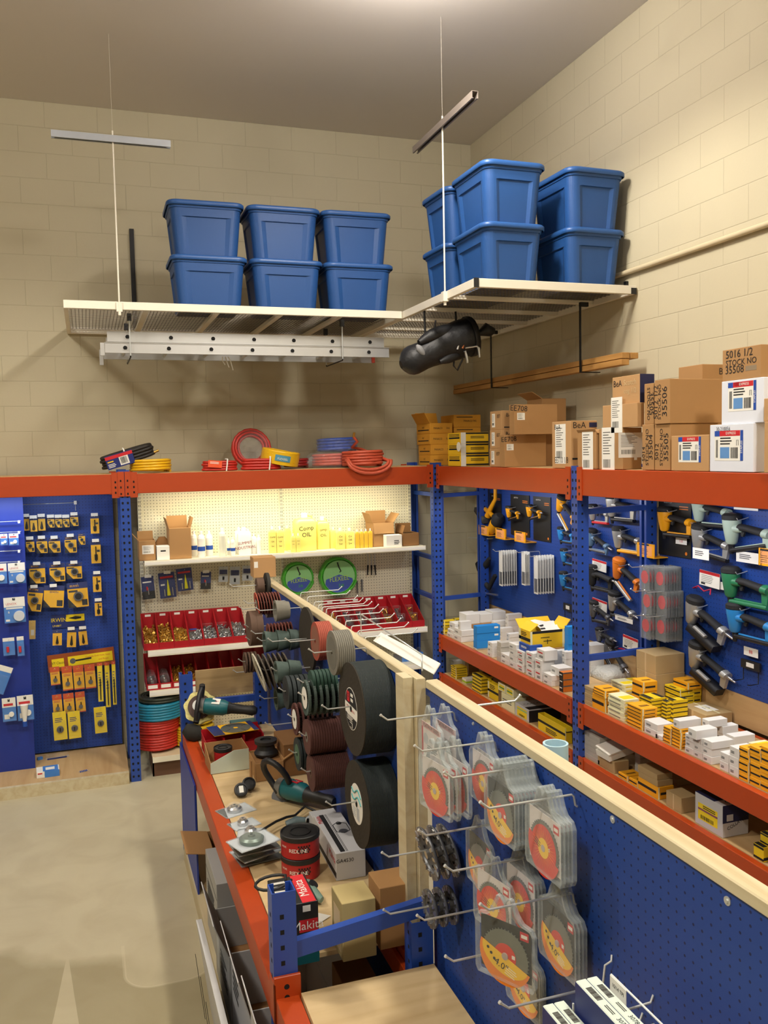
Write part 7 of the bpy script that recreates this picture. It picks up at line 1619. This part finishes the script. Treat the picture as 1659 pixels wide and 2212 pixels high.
B2 = [
 ('g0', 282, 345, 352, 510, 655, 5, 'k0', 'thin kraft box in the first stack right of the post'),
 ('g2', 345, 440, 462, 585, 718, 1, 'a', 'amber nail carton standing at the deck edge right of the post'),
 ('g3', 460, 580, 604, 600, 772, 5, 'p', 'pale yellow and white box in the edge stack'),
 ('g4', 605, 716, 780, 665, 842, 6, 'a', 'amber nail box in the edge stack beside the two low white ones'),
 ('g5', 733, 832, 920, 785, 888, 2, 'w', 'low white box in the pair between amber stacks'),
 ('g6', 817, 868, 878, 870, 925, 1, 'w', 'lone low white box at the deck edge'),
 ('g7', 875, 928, 936, 810, 952, 5, 'a', 'thin amber box in the left of the twin edge stacks'),
 ('g8', 938, 1000, 1062, 820, 1002, 6, 'a', 'thin amber box in the right of the twin edge stacks'),
 ('h1', 697, 785, 865, 590, 745, 6, 'yb', 'yellow and black box in the inner stack behind the amber one'),
 ('h2', 868, 902, 930, 610, 765, 6, 'yb', 'yellow and black box in the narrow inner stack'),
 ('h3', 932, 948, 998, 600, 770, 5, 'yb', 'yellow and black box in the rightmost inner stack'),
 ('i1', 485, 585, 640, 485, 600, 4, 'p', 'pale yellow box in the back stack left of the kraft cartons'),
 ('i2', 566, 660, 712, 475, 585, 4, 'y', 'yellow box in the back stack touching the kraft cartons'),
 ('i3', 640, 722, 770, 465, 680, 3, 'a', 'amber box in the back stack before the kraft cartons'),
 ('i4', 888, 1000, 1060, 520, 700, 5, 'y', 'yellow box in the back stack right of the kraft cartons'),
 ('i5', 1000, 1062, 1125, 520, 690, 3, 'y', 'yellow box in the low back stack right of the kraft cartons'),
 ('k1', 675, 820, 1035, 410, 655, 1, 'k', 'big kraft carton, lower of two before the pegboard'),
 ('kf', 1000, 1195, 1412, 712, 800, 1, 'k', 'flat kraft carton with a paper label and white strap on top'),
 ('ws', 270, 332, 435, 190, 420, 3, 'wr', 'white box in the stack just right of the post'),
]
for k_, xl, xc, xr, yt, yb, n, st, lb in B2: stk(k_, A5, xl, xc, xr, yt, yb, n, st, lb)
on_top('g2t', A5, 355, 440, 510, 530, 588, 3, 'a', 'flat amber box lying on the amber nail carton', 'g2')
on_top('k2', A5, 673, 818, 1033, 268, 408, 1, 'k', 'big kraft carton, upper of two before the pegboard', 'k1')
on_top('i4t', A5, 950, 1058, 1105, 470, 520, 1, 'a', 'amber box on top of the back stack right of the kraft cartons', 'i4')
on_top('g8t', A5, 950, 998, 1160, 755, 815, 1, 'w', 'flat white box lying on the twin amber stacks', 'g8')
z_, q_, w_, d_ = TOPS['kf']; m = MB(); m.box((w_*.3, d_*.25, 0), (w_*.75, d_*.75, .001), M_WHITE); m.box((w_*.5, 0, .001), (w_*.55, d_, .002), M_PYW); m.text('15', T(w_*.5, d_*.5, .001), .05, M_GREY); tag(m.build('paper_sheet', M=T(q_.x, q_.y, z_+.0005)), 'white paper label and strap on the flat kraft carton', 'paper')
q = PZ(ZMD, *A5(440, 470)); m = MB(); loft(m, [(rrect(.15, .11, .04), 0), (rrect(.16, .12, .05), .03), (rrect(.12, .10, .05), .07), (rrect(.05, .04, .03), .085)], mat('bubble_wrap', 'c9c9c2', .4, bump=.8, nscale=60), cap1=True); tag(m.build('bubble_wrap_bag', M=T(q.x+.16, q.y+.1, ZMD)), 'grey bubble wrap bag lying behind the first kraft stack', 'packaging')
# white cluster, bay 2 right (A6 coordinates)
W = [('w1', 1036, 1100, 1108, 175, 368, 3, 'w', 'small white box in the first column of the white cluster'), ('w2', 1102, 1165, 1172, 195, 395, 3, 'w', 'small white box in the second column of the white cluster'), ('w3', 1168, 1236, 1395, 220, 425, 3, 'w', 'white box in the broad third column of the white cluster'),
     ('w5', 1297, 1362, 1372, 315, 450, 2, 'w', 'white box in the first low column before the amber wall'), ('w6', 1367, 1438, 1450, 275, 505, 3, 'w', 'white box in the second low column before the amber wall'),
     ('w4', 1280, 1320, 1400, 105, 270, 3, 'w', 'white box at the back left of the white cluster'), ('w7', 1340, 1402, 1555, 180, 330, 2, 'w', 'wide white box at the back right of the white cluster'),
     ('a1', 1442, 1510, 1520, 275, 548, 5, 'a', 'amber box in the first column of the amber wall at right'), ('a2', 1522, 1600, 1612, 275, 592, 5, 'a', 'amber box in the second column of the amber wall at right'), ('a3', 1602, 1680, 1700, 275, 640, 5, 'a', 'amber box in the last column of the amber wall at right'), ('a4', 1505, 1560, 1680, 240, 420, 4, 'p', 'pale yellow box behind the amber wall at right')]
for k_, xl, xc, xr, yt, yb, n, st, lb in W: stk(k_, A6, xl, xc, xr, yt, yb, n, st, lb)
on_top('w1t', A6, 1060, 1122, 1280, 135, 205, 1, 'w', 'wide white box lying across the first two white columns', 'w1')
on_top('w4t', A6, 1165, 1215, 1355, 60, 115, 1, 'w', 'flat white box at the top back of the white cluster', 'w4')
# lower deck
LW = [('l1', A4, 190, 245, 385, 785, 945, 5, 'y', 'yellow box in the far left stack of the lower deck'), ('l2', A4, 357, 400, 500, 720, 870, 4, 'k0', 'brown box in the dark stack of the lower deck'), ('l3', A4, 440, 550, 640, 905, 1112, 5, 'yb', 'yellow and black box in the lower deck stack'), ('l3b', A4, 548, 556, 655, 850, 1040, 6, 'yb', 'yellow and black box behind the lower deck stack'),
      ('l5', A4, 795, 945, 960, 1160, 1440, 1, 'p', 'white and yellow collated nail carton, left on the lower deck'), ('m1', A6, 285, 398, 480, 190, 392, 6, 'g', 'flat white carton in the lower deck stack right of the post'), ('m3', A6, 386, 510, 600, 370, 482, 1, 'k0', 'kraft carton beside the flat white stack on the lower deck'),
      ('m4', A6, 540, 605, 665, 475, 522, 1, 'a', 'tiny amber box on the lower deck, left of two'), ('m5', A6, 620, 682, 720, 515, 572, 1, 'a', 'tiny amber box on the lower deck, right of two'), ('m6', A6, 662, 700, 800, 290, 460, 3, 'g', 'white carton in the back stack of the lower deck'),
      ('m7', A6, 687, 838, 920, 560, 688, 1, 'a', 'amber nail carton under two kraft boxes, lower deck'), ('m9', A6, 897, 1010, 1118, 640, 800, 1, 'k', 'strapped kraft carton beside the big collated nail carton'), ('m11', A6, 928, 975, 1045, 500, 550, 1, 'k0', 'small dark box at the back of the lower deck'),
      ('m12', A6, 1550, 1625, 1760, 1010, 1135, 1, 'yb', 'yellow and black box low at the right picture edge'), ]
for k_, Z, xl, xc, xr, yt, yb, n, st, lb in LW: stk(k_, Z, xl, xc, xr, yt, yb, n, st, lb, zb=ZLD)
stk('m8', A6, 690, 832, 915, 465, 560, 2, 'k0', 'kraft box lying on the amber nail carton', zb=top('m7'))
stk('m13', A6, 1600, 1680, 1790, 930, 1010, 1, 'yb', 'yellow and black box on another at the right picture edge', zb=top('m12'))
# distinctive lower deck cartons
def lcarton(Z, xl, xc, xr, yt, yb, mt, label, prints, **k):
    q = PZ(ZLD, *Z(xc, yb)); q.x = max(q.x, XR+.044); z1 = PY(q.y, *Z(xc, yt)).z; X1 = PY(q.y, *Z(xr, yb)).x; Yf = PX(q.x, *Z(xl, yb)).y
    c = Carton('nail_carton', (q.x, q.y, ZLD), (min(X1, XP-.02)-q.x, Yf-q.y, z1-ZLD), mt, label, **k); c.print_(prints); return c
lcarton(A4, 632, 756, 806, 1010, 1205, M_YB, 'yellow nail carton with its brown flap up on the lower deck', [('r', 'l', 0, .4, 1, .55, M_INK), ('r', 'l', 0, 0, .12, 1, M_PYW), ('n', 'l', .2, .6, .8, .9, 3), ('r', 'f', 0, 0, 1, 1, M_KR)], open_=.7, flaps={'b': 10})
c = lcarton(A4, 957, 1122, 1500, 1290, 1445, M_GBOX, 'black and white collated nail carton on the lower deck', [('r', 'l', .15, .1, .85, .8, M_PYP), ('r', 'l', .15, .6, .85, .68, mat('mint_stripe', '7ac0a0', .5), .001), ('b', 'l', .3, .15, .7, .3), ('r', 'f', 0, .0, 1, .9, M_BK), ('r', 't', 0, .0, 1, .3, M_BK), ('t', 't', .5, .6, 'COLLATED', .05, M_INK)])
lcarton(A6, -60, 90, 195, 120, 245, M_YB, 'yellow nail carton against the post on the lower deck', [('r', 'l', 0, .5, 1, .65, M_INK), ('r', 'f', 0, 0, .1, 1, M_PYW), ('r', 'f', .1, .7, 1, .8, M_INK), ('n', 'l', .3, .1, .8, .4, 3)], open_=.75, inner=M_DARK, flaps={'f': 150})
for k in range(2):
    q = PZ(ZLD, *A4(910+90*k, 1180)); 
bx = TOPS['l5']; 
for k in range(2): c = Carton('nail_box', (bx[1].x+.005+.001*k, bx[1].y+.15-.13*k, bx[0]+.001), (.16, .12, .06), M_PYW, 'white box with a yellow and green label on the collated carton, %s' % ('farther', 'nearer')[k], group='yellow and green labelled boxes'); c.print_([('r', 'l', .15, .2, .85, .8, M_PYP), ('r', 'l', .15, .4, .85, .55, mat('green_stripe', '2e8a4a', .5), .001), ('r', 't', .1, .2, .6, .8, M_PYP)])
c = lcarton(A6, 1112, 1312, 1512, 700, 940, M_GBOX, 'big white and navy lettered nail carton on the lower deck', [('r', 'l', .12, .2, .82, .72, M_PYP), ('r', 'l', .12, .5, .82, .56, mat('plum_stripe', '8a4a6a', .5), .001), ('b', 'l', .22, .24, .7, .36), ('n', 'l', .3, .58, .75, .7, 2), ('r', 'f', 0, .45, 1, 1, M_DBLUE), ('r', 'f', .15, .5, .4, .7, M_GBOX, .001), ('t', 'f', .55, .4, 'COLLATED', .036, M_INK, 22), ('r', 't', .0, .3, 1, 1, M_DBLUE), ('t', 't', .5, .15, 'CN', .05, M_INK)])
q = TOPS['m3']; m = MB(); M_ = Ry(-.2); m.box((-.02, 0, 0), (.16, .14, .035), M_WHITE, M_); m.box((-.02, 0, .037), (.12, .14, .045), M_WHITE, M_ @ Rx(.12)); tag(m.build('foam_tray', M=T(q[1].x+.0, q[1].y+.02, q[0]+.002)), 'broken white foam tray lying tilted on the kraft carton, lower deck', 'packaging')
q = PZ(ZLD, *A4(160, 760)); m = MB(); m.tube([(0, 0, .03), (.08, .0, .05), (.14, 0, .03)], [.03, .05, .02], M_CLEAR2, n=12); m.box((.02, -.03, .0), (.1, .03, .04), M_WHITE); tag(m.build('plastic_bag', M=T(q.x+.02, q.y, ZLD)), 'clear bag with a white box at the far end of the lower deck', 'bag')
q = PZ(ZLD, *A4(370, 985)); m = MB(); m.box((0, 0, 0), (.1, .08, .04), M_WHITE); m.box((.0, -.001, .005), (.1, 0, .022), mat('lime_label', 'a8cc2a', .5)); m.box((-.001, 0, .005), (0, .08, .022), MATS['lime_label']); tag(m.build('nail_box', M=T(max(q.x, XR+.045), q.y, ZLD)), 'small white box with a lime label on the lower deck', 'box')
# pale blue roll behind the rail
q = PX(XQ+.16, 1200, 1605); m = MB(); m.lathe([(.034, 0), (.036, 0), (.036, .12), (.030, .12), (.030, .02), (0, .02)], mat('pale_blue_roll', 'b4d4e2', .5), 28); tag(m.build('paper_roll', M=T(q.x, q.y, q.z-.12)), 'pale blue paper tube standing behind the near partition rail', 'roll')
m = MB(); m.box((-.045, -.05, -.006), (.05, .05, -.0005), M_WW); m.box((XQ+.0465-q.x, -.01, -.012), (-.04, .01, -.0005), M_WW); tag(m.build('small_shelf', M=T(q.x, q.y, q.z-.12)), 'small white bracket shelf behind the near partition under the paper tube', 'shelf')
side_hook(PX(XQ+.3, 1125, 1505).y, PX(XQ+.3, 1125, 1505).z-.012, 'long steel hook sticking out over the lower deck beyond the rail', x=XQ+.0465, s=1, r=.004)
q = PX(XT, 830, 1840)

# ================================================================ NAIL GUNS ON THE RIGHT PEGBOARD
Z5b = lambda x, y: (940+x/2.3074, 1000+y/2.3074)
M_GYEL = mat('tool_amber_yellow', 'eda312', .4); M_GBLU = mat('tool_sky_blue', '2a84c8', .4); M_GMINT = mat('tool_mint_grey', 'a9bcae', .4); M_GSIL = mat('tool_silver', 'b4b4b0', .35, metal=.5); M_GRIP = mat('rubber_grip', '1d1e20', .7); M_GGRN = mat('tool_green', '2c7a52', .4); M_GORG = mat('tool_orange', 'e07a1c', .4); M_MAG = mat('magazine_dark', '2c2c2e', .4, metal=.4)
def nail_gun(px, py, s, body, label, cap=None, mag='angled', grip=M_GRIP, rot=0, magm=None, kind='nail gun', flip=False):
    """side view built in local x (right), y (up), z (towards the aisle); hung by its head on the board"""
    q = PX(XP-.05, *Z5b(px, py)); F = FXN((0, 0, 0)) @ Rz(math.radians(rot)); S_ = Matrix.Diagonal((s*1.12*(-1 if flip else 1), s*.74, s, 1)); X = F @ S_
    e = empty('nail_gun', T(q.x, q.y, q.z), label, 'nail gun'); cap = cap or M_GRIP; magm = magm or M_MAG
    def b(name, f): 
        m = MB(); f(m)
        m.v = [X @ v for v in m.v]; 
        if flip: m.f = [tuple(reversed(f_)) for f_ in m.f]
        return m.build(name, P_[0] if name in ('handle_end', 'air_fitting', 'trigger') else e, bevel=0)
    P_ = [e]
    b('driver_body', lambda m: (m.tube([(-.075, -.07, 0), (-.075, -.06, 0), (-.075, .0, 0), (-.075, .05, 0), (-.075, .065, 0)], [.016, .022, .030, .036, .036], body, n=16), m.tube([(-.05, .02, 0), (-.02, .02, 0)], [.026, .02], body, n=12)))
    b('end_cap', lambda m: m.lathe([(0, .104), (.028, .102), (.038, .09), (.038, .068), (.0, .064)], cap, 20, M=T(-.075, 0, 0) @ Matrix(((1, 0, 0, 0), (0, 0, 1, 0), (0, -1, 0, 0), (0, 0, 0, 1))) if False else T(-.075, 0, 0) @ Rx(-PI/2)))
    P_[0] = b('handle', lambda m: m.tube([(-.03, .028, 0), (.01, .026, 0), (.06, .015, 0), (.10, .008, 0)], [.021, .019, .020, .024], grip, n=14))
    b('handle_end', lambda m: (m.tube([(.095, .009, 0), (.12, .005, 0)], [.027, .024], body, n=14), m.prism([(.088, .0), (.122, .0), (.115, -.075), (.09, -.07)], .016, body, T(0, 0, -.008))))
    b('air_fitting', lambda m: m.tube([(.12, .005, 0), (.14, .003, 0), (.165, .0, 0)], [.010, .009, .006], M_STEEL, n=10))
    b('trigger', lambda m: (m.prism([(-.025, .005), (-.005, .003), (-.012, -.022), (-.022, -.02)], .010, M_GRIP, T(0, 0, -.005))))
    b('nose', lambda m: (m.tube([(-.075, -.065, 0), (-.075, -.10, 0), (-.075, -.125, 0)], [.014, .011, .008], M_MAG, n=10)))
    a = {'angled': (-.072, -.105, .105, -.055), 'flat': (-.072, -.092, .115, -.088), 'steep': (-.075, -.10, .075, -.17)}[mag if mag != 'coil' else 'flat']
    if mag == 'coil': b('magazine', lambda m: (m.tube([(-.07, -.085, 0), (.09, -.12, 0)], .034, magm, n=4), m.tube([(-.03, -.06, .02), (.04, -.075, .02)], .012, body, n=6)))
    else: b('magazine', lambda m: (m.tube([(a[0], a[1], 0), (a[2], a[3], 0)], .015, magm, n=6), m.tube([(a[0]+.02, a[1]+.016, .0), (a[2], a[3]+.014, 0)], .006, body, n=6)))
    m = MB(); m.tube([(.0495+.0, 0, .06*s), (.02, 0, .055*s), (-.02, 0, .05*s), (-.03, 0, .06*s)], .003, M_ZINC, n=5); m.v = [F @ Vector((-.05*s, 0, 0))*0+v+Vector((0, .03*s, 0)) for v in m.v]; tag(m.build('peg_hook', M=T(*q)), 'steel hook under the '+' '.join(label.split()[:10]), 'hook')
    return e
G_ = [ # x, y, scale, body, label, extras
 (385, 250, .78, M_GYEL, 'amber yellow finish nailer on a black card, left of two', dict(mag='angled')), (490, 245, .8, M_GYEL, 'amber yellow finish nailer on a black card, right of two', dict(mag='angled')),
 (652, 235, 1.05, M_GYEL, 'amber yellow framing nailer hanging steeply beside the rack post', dict(mag='steep', rot=-25, magm=M_GSIL)),
 (650, 360, .8, M_GBLU, 'sky blue pin nailer, top of three beside the post', dict(mag='flat')), (665, 470, .8, M_GBLU, 'sky blue pin nailer, middle of three beside the post', dict(mag='flat')), (665, 590, .9, M_GBLU, 'sky blue pin nailer, lowest of three beside the post', dict(mag='flat')),
 (815, 255, .9, M_GSIL, 'grey stapler with red trim just right of the post, high up', dict(mag='flat', magm=M_RED)), (925, 225, 1.2, M_GSIL, 'large silver air stapler at the top, behind the brace', dict(mag='flat')),
 (810, 395, 1.0, mat('tool_grey_blue', '5a7a9a', .4), 'grey blue stapler with a red grip end', dict(mag='angled', magm=M_GREY, rot=-12)), (955, 385, 1.15, M_GSIL, 'silver framing nailer with a yellow magazine base', dict(mag='flat', magm=M_GYEL)),
 (950, 560, 1.15, M_GORG, 'black nailer with an orange cap and orange ring', dict(cap=M_GORG, mag='steep', magm=M_GSIL, rot=-15)), (820, 575, 1.15, M_GRIP, 'all black nailer under the red and white sign', dict(mag='flat', magm=M_BLACK)),
 (925, 720, 1.1, M_GSIL, 'silver and black nailer with a white tag below, left bay', dict(mag='angled', rot=-12, magm=M_BLACK)), (820, 750, .95, M_GREY, 'dark grey nailer half behind the post, low', dict(mag='angled', magm=M_BLACK, rot=-8)),
 (895, 965, 1.0, M_GREY, 'dark nailer resting low behind the white stack', dict(mag='steep', rot=-25)), (845, 870, .8, M_GREY, 'small dark nailer hidden behind the brace', dict(mag='flat')),
 (1195, 295, 1.2, M_GYEL, 'amber yellow stapler on the large black display card', dict(mag='flat', magm=M_BLACK)), (1370, 245, 1.15, M_GMINT, 'mint grey finish nailer, topmost on the right board', dict(mag='flat', magm=M_BLACK)),
 (1370, 395, 1.2, M_GSIL, 'silver staple gun with a white tag on its foot', dict(mag='flat', magm=M_BLACK, rot=-6)), (1550, 350, 1.35, M_GMINT, 'mint grey roofing nailer on the right board', dict(mag='angled', magm=M_BLACK)),
 (1545, 620, 1.35, M_GGRN, 'green and black framing nailer on the right board', dict(mag='flat', magm=M_GGRN, cap=M_GRIP)), (1565, 800, 1.3, M_GBLU, 'sky blue framing nailer on the right board', dict(mag='flat', magm=M_MAG)),
 (1345, 785, 1.35, M_GSIL, 'black and silver nailer, upper of two at the lower right', dict(mag='coil', magm=M_BLACK, rot=-15)), (1358, 1005, 1.3, M_GSIL, 'black and silver nailer, lower of two at the lower right', dict(mag='coil', magm=M_BLACK, rot=-12)),
]
for x, y, s, bd, lb, kw in G_: nail_gun(x, y, s, bd, lb, **kw)
# flooring nailers at the far left of the board
q = PX(XP-.06, *Z5b(290, 240)); e = empty('floor_nailer', T(*q), 'amber yellow flooring nailer with a long upright arm at the far left', 'nail gun'); F = FXN((0, 0, 0))
def pf(x, y, z=0): return PX(XP-.06-z, *Z5b(x, y))-q
m = MB(); m.tube([pf(300, 300), pf(285, 330), pf(265, 350)], [.05, .045, .03], M_GYEL, n=14); m.tube([pf(305, 300), pf(315, 275), pf(322, 260)], [.05, .06, .03], M_GRIP, n=14); m.build('driver_body', e)
m = MB(); m.tube([pf(300, 115), pf(300, 180), pf(275, 230), pf(262, 265)], [.016, .016, .022, .03], M_GYEL, n=10); m.tube([pf(250, 230), pf(290, 265)], .02, M_GYEL, n=8); m.build('arm', e)
m = MB(); m.tube([pf(205, 230, .02), pf(250, 290, .02)], [.03, .035], mat('grey_shoe', '4a4846', .7), n=4); m.build('shoe', e)
m = MB(); m.tube([pf(243, 200), pf(250, 225)], .008, M_STEEL, n=8); m.build('air_fitting', e)
q = PX(XP-.06, *Z5b(255, 540)); e = empty('floor_nailer', T(*q), 'black flooring nailer with an orange arm hanging below the yellow one', 'nail gun')
m = MB(); m.tube([pf(215, 500), pf(230, 530), pf(260, 500), pf(270, 475)], [.03, .045, .03, .016], M_GRIP, n=12); m.tube([pf(230, 530), pf(250, 600), pf(270, 625)], [.03, .025, .022], M_GRIP, n=10); m.build('driver_body', e)
m = MB(); m.tube([pf(232, 380), pf(240, 440), pf(250, 490)], [.010, .013, .012], M_GORG, n=8); m.build('arm', e)
m = MB(); m.tube([pf(270, 620), pf(300, 560)], [.02, .02], M_GRIP, n=4); m.tube([pf(245, 650), pf(310, 658)], .012, M_STEEL, n=4); m.build('shoe', e)
m = MB(); pa_, pb_ = PX(XP-.05, *Z5b(165, 372)), PX(XP-.05, *Z5b(265, 378)); m.tube([pa_-pb_, Vector((0, 0, 0)), Vector((.049, 0, 0))], .004, M_ZINC, n=6); tag(m.build('peg_hook', M=T(*pb_)), 'long steel arm hook between the two flooring nailers', 'hook')
# cards, signs, trays
def bsign(name, x0, y0, x1, y1, off, label, fn, tilt=0):
    a = PX(XP-off, *Z5b(x0, y0)); b = PX(XP-off, *Z5b(x1, y1)); w_, h_ = a.y-b.y, a.z-b.z; m = MB(); F = FXN((0, 0, 0)) @ Rz(math.radians(tilt)); fn(m, F, w_, h_)
    if off > .01: m.cyl((off-.0005, 0, h_*.3), (0, 0, h_*.3), .003, M_ZINC, n=6)
    return tag(m.build(name, M=T(XP-off, (a.y+b.y)/2, (a.z+b.z)/2)), label, 'sign' if 'card' not in name else 'card')
def blackcard(m, F, w, h):
    m.box((-w/2, -h/2, 0), (w/2, h/2, .003), M_CARDB, F); m.text('BOSTITCH', F @ T(-.2*w, h*.42, .003), h*.045, M_WHITE); lines(m, F, .15*w, .3*h, .42*w, .38*h, 2, M_GORG, .0036); m.cyl(F @ Vector((.36*w, -.43*h, .003)), F @ Vector((.36*w, -.43*h, .0036)), .03*h, M_GORG, n=14)
bsign('display_card', 275, 150, 332, 330, .004, 'black display card behind the yellow flooring nailer', blackcard); bsign('display_card', 377, 155, 472, 372, .004, 'black display card behind the left finish nailer', blackcard); bsign('display_card', 490, 165, 578, 396, .004, 'black display card behind the right finish nailer', blackcard)
bsign('display_card', 1115, 170, 1277, 478, .006, 'largest black display card, over the wooden batten', blackcard)
def tray(x0, y0, x1, y1, xs, label):
    a = PX(XP-.10, *Z5b(x0, y0)); b = PX(XP-.10, *Z5b(x1, y1)); w_, h_ = a.y-b.y, a.z-b.z; m = MB(); F = FXN((0, 0, 0))
    m.box((-w_/2, -h_/2, 0), (w_/2, h_/2, .006), M_GYEL, F); m.box((-w_*.38, -h_*.38, .006), (w_*.38, h_*.35, .0066), mat('peach_label', 'eba060', .5), F); lines(m, F, -w_*.3, -h_*.3, w_*.3, h_*.15, 4, M_INK, .0072, .25); m.box((-w_*.38, h_*.35, .006), (w_*.2, h_*.46, .0066), M_INK, F)
    m.box((-w_/2-xs, -h_/2, -.098), (w_/2, -h_/2+.006, 0), M_GYEL, F); m.box((-w_/2, -h_/2, -.098), (-w_/2+.004, h_*.3, 0), M_GYEL, F)
    tag(m.build('label_tray', M=T(XP-.10, (a.y+b.y)/2, (a.z+b.z)/2)), label, 'tray')
tray(215, 308, 268, 365, 0, 'amber label tray under the yellow flooring nailer'); tray(303, 322, 352, 384, 0, 'amber label tray, middle of the three at far left'); tray(398, 338, 452, 400, -.0, 'amber label tray, right of the three at far left'); tray(1010, 395, 1095, 478, 0, 'amber label tray left of the largest black card'); tray(1617, 422, 1690, 520, 0, 'amber lettered label tray at the right picture edge')
m = MB(); a = PX(XP-.1, *Z5b(1617, 422)); b = PX(XP-.1, *Z5b(1690, 520)); m.text('BOSTITCH', frame((XP-.107, a.y-.02, (a.z+b.z)/2), (0, -1, 0), z=(-1, 0, 0)) @ Rz(PI/2), .022, M_INK, h=.0006); o = m.build('lettering'); o.parent = [c for c in C.objects if c.name.startswith('label_tray')][-1]; o.matrix_parent_inverse = Matrix.Translation(-o.parent.matrix_basis.translation)
def whitered(m, F, w, h): m.box((-w/2, -h/2, 0), (w/2, h/2, .004), M_WHITE, F); m.box((-w/2, h*.3, .004), (w/2, h/2, .0046), M_RED, F); lines(m, F, -w*.4, -h*.3, w*.2, h*.25, 5, M_INK, .0048, .2); m.box((-w*.4, -h*.42, .004), (-w*.2, -h*.3, .0048), M_INK, F)
for k, (r_, lb) in enumerate([((785, 478, 855, 545), 'white sign with a red top band beside the post, upper'), ((785, 672, 858, 745), 'white sign with a red top band beside the post, lower'), ((938, 855, 1012, 945), 'white sign with a red top band low behind the brace'), ((1320, 533, 1420, 628), 'white sign with a red top band right of the clear packs')]): bsign('price_sign', *r_, .03, lb, whitered, tilt=-3)
def plain(txt=None, col=M_RED):
    def f(m, F, w, h):
        m.box((-w/2, -h/2, 0), (w/2, h/2, .002), M_WHITE, F)
        if txt: m.text(txt, F, h*.6, col, h=.003)
        else: lines(m, F, -w*.35, -h*.2, w*.3, h*.3, 3, M_GREY, .0026)
    return f
bsign('price_tag', 1490, 195, 1610, 240, .05, 'white shelf tag under the top beam at right', plain()); bsign('price_tag', 1502, 437, 1612, 507, .05, 'white tag below the mint roofing nailer', plain()); bsign('price_tag', 1285, 420, 1365, 487, .13, 'white tag at the foot of the silver staple gun', plain()); bsign('price_tag', 898, 757, 985, 805, .10, 'white tag under the silver and black nailer, left bay', plain())
bsign('price_tag', 1200, 370, 1255, 410, .02, 'small white tag with red handwriting on the largest black card', plain('133')); bsign('price_tag', 1422, 592, 1470, 640, .02, 'small white tag reading 24 in red', plain('24')); bsign('price_tag', 1540, 912, 1610, 975, .03, 'white tag reading 88 in red', plain('88')); 
def holder(m, F, w, h):
    m.box((-w/2, h*.1, 0), (w/2, h/2, .012), M_BLACK, F); m.box((-w*.2, h*.2, .012), (w*.2, h*.4, .0128), M_WHITE, F)
    for s in (-.4, .4): m.tube([(s*w, h*.1, .006), (s*w, -h*.45, .006), (s*w-.01, -h*.5, .05), (s*w-.01, -h*.46, .07)], .003, M_BLACKM, n=5, M=F)
bsign('tool_holder', 1532, 972, 1625, 1110, .014, 'black wire tool holder with a small white tag, empty', holder); bsign('tool_holder', 645, 695, 690, 800, .014, 'black wire holder with a white tag left of the post', holder)
m = MB(); q = PX(XP-.03, *Z5b(1340, 635)); m.tube([(.029, .10, 0), (0, .10, 0), (0, .05, .02), (0, .0, -.005), (0, -.06, .015), (-.03, -.09, -.01)], .004, mat('red_wire', 'c8284a', .4), n=6); tag(m.build('wire_hook', M=T(*q)), 'bent red wire hook below the red topped sign', 'hook')
m = MB(); q = PX(XP-.03, *Z5b(955, 940)); m.tube([(.029, .10, 0), (0, .10, 0), (0, .03, .01), (0, -.06, .0)], .004, MATS['red_wire'], n=6); tag(m.build('wire_hook', M=T(*q)), 'bent red wire hook low behind the brace', 'hook')
# clear packs of nails: flat upright packs in rows
def small_pack(M, w_, h_, label, group, red=True):
    e = empty('nail_pack', M, label, 'blister pack', group); m = MB(); m.box((-w_/2, -h_, 0), (w_/2, 0, .001), M_WHITE if not red else M_CLEAR2)
    if red: m.lathe([(0, .0012), (w_*.36, .0012), (w_*.36, .0018), (0, .0018)], mat('coral_label', 'd0343a', .5), 14, M=T(0, -h_*.45, 0) @ Matrix.Diagonal((1, h_/w_*.75, 1, 1)))
    else: m.box((-w_*.35, -h_*.95, .001), (w_*.35, -h_*.6, .003), M_GREY)
    m.build('card', e); m = MB(); m.box((-w_/2, -h_, .002), (w_/2, 0, .006), M_CLEAR); m.build('blister', e); return e
def pack_row(tip, necks, w_, h_, names, L, red=True):
    q = PX(XP-L, *Z5b(*tip)); Y, z = q.y, q.z-.012; side_hook(Y, z, 'long steel hook holding the '+names, L=L, x=XP); pr = None
    for k, nx in enumerate(necks):
        x = PY(Y, *Z5b(nx, tip[1]+5)).x; x = min(max(x, XP-L+.012), XP-.012); M = Matrix(((0, 0, -1, x), (-1, 0, 0, Y), (0, 1, 0, z+.004), (0, 0, 0, 1))) @ Ry(.04*((k % 3)-1)); lb = 'clear pack in the '+names+', '+('frontmost' if k == 0 else ORD[k])
        if pr is None: pr = small_pack(M, w_, h_, lb, names, red)
        else: copy_tree(pr, M, lb)
for r_, (y_, xs_) in enumerate(((512, 0), (632, 10), (755, 5))):
    nm = ('top', 'middle', 'bottom')[r_]
    pack_row((967+xs_, y_), [1045+xs_+i*16 for i in range(5)], .11, .155, '%s row of red printed packs, left hook' % nm, .27)
    pack_row((1035+xs_, y_+6), [1120+xs_+i*12 for i in range(10)], .11, .16, '%s row of red printed packs, right hook' % nm, .25)
for k, (x0, x1, n, yy, nm) in enumerate(((305, 405, 7, 435, 'left group of grey nail packs'), (418, 470, 4, 440, 'middle group of grey nail packs'), (480, 590, 7, 460, 'right group of grey nail packs'))):
    pack_row((x0-15, yy), [x0+22+(x1-x0-30)*i/(n-1) for i in range(n)], .07, .30 if k != 1 else .27, nm, .22, red=False)
# wide red printed cards beyond the gap: none of the rack stock is outside the frame
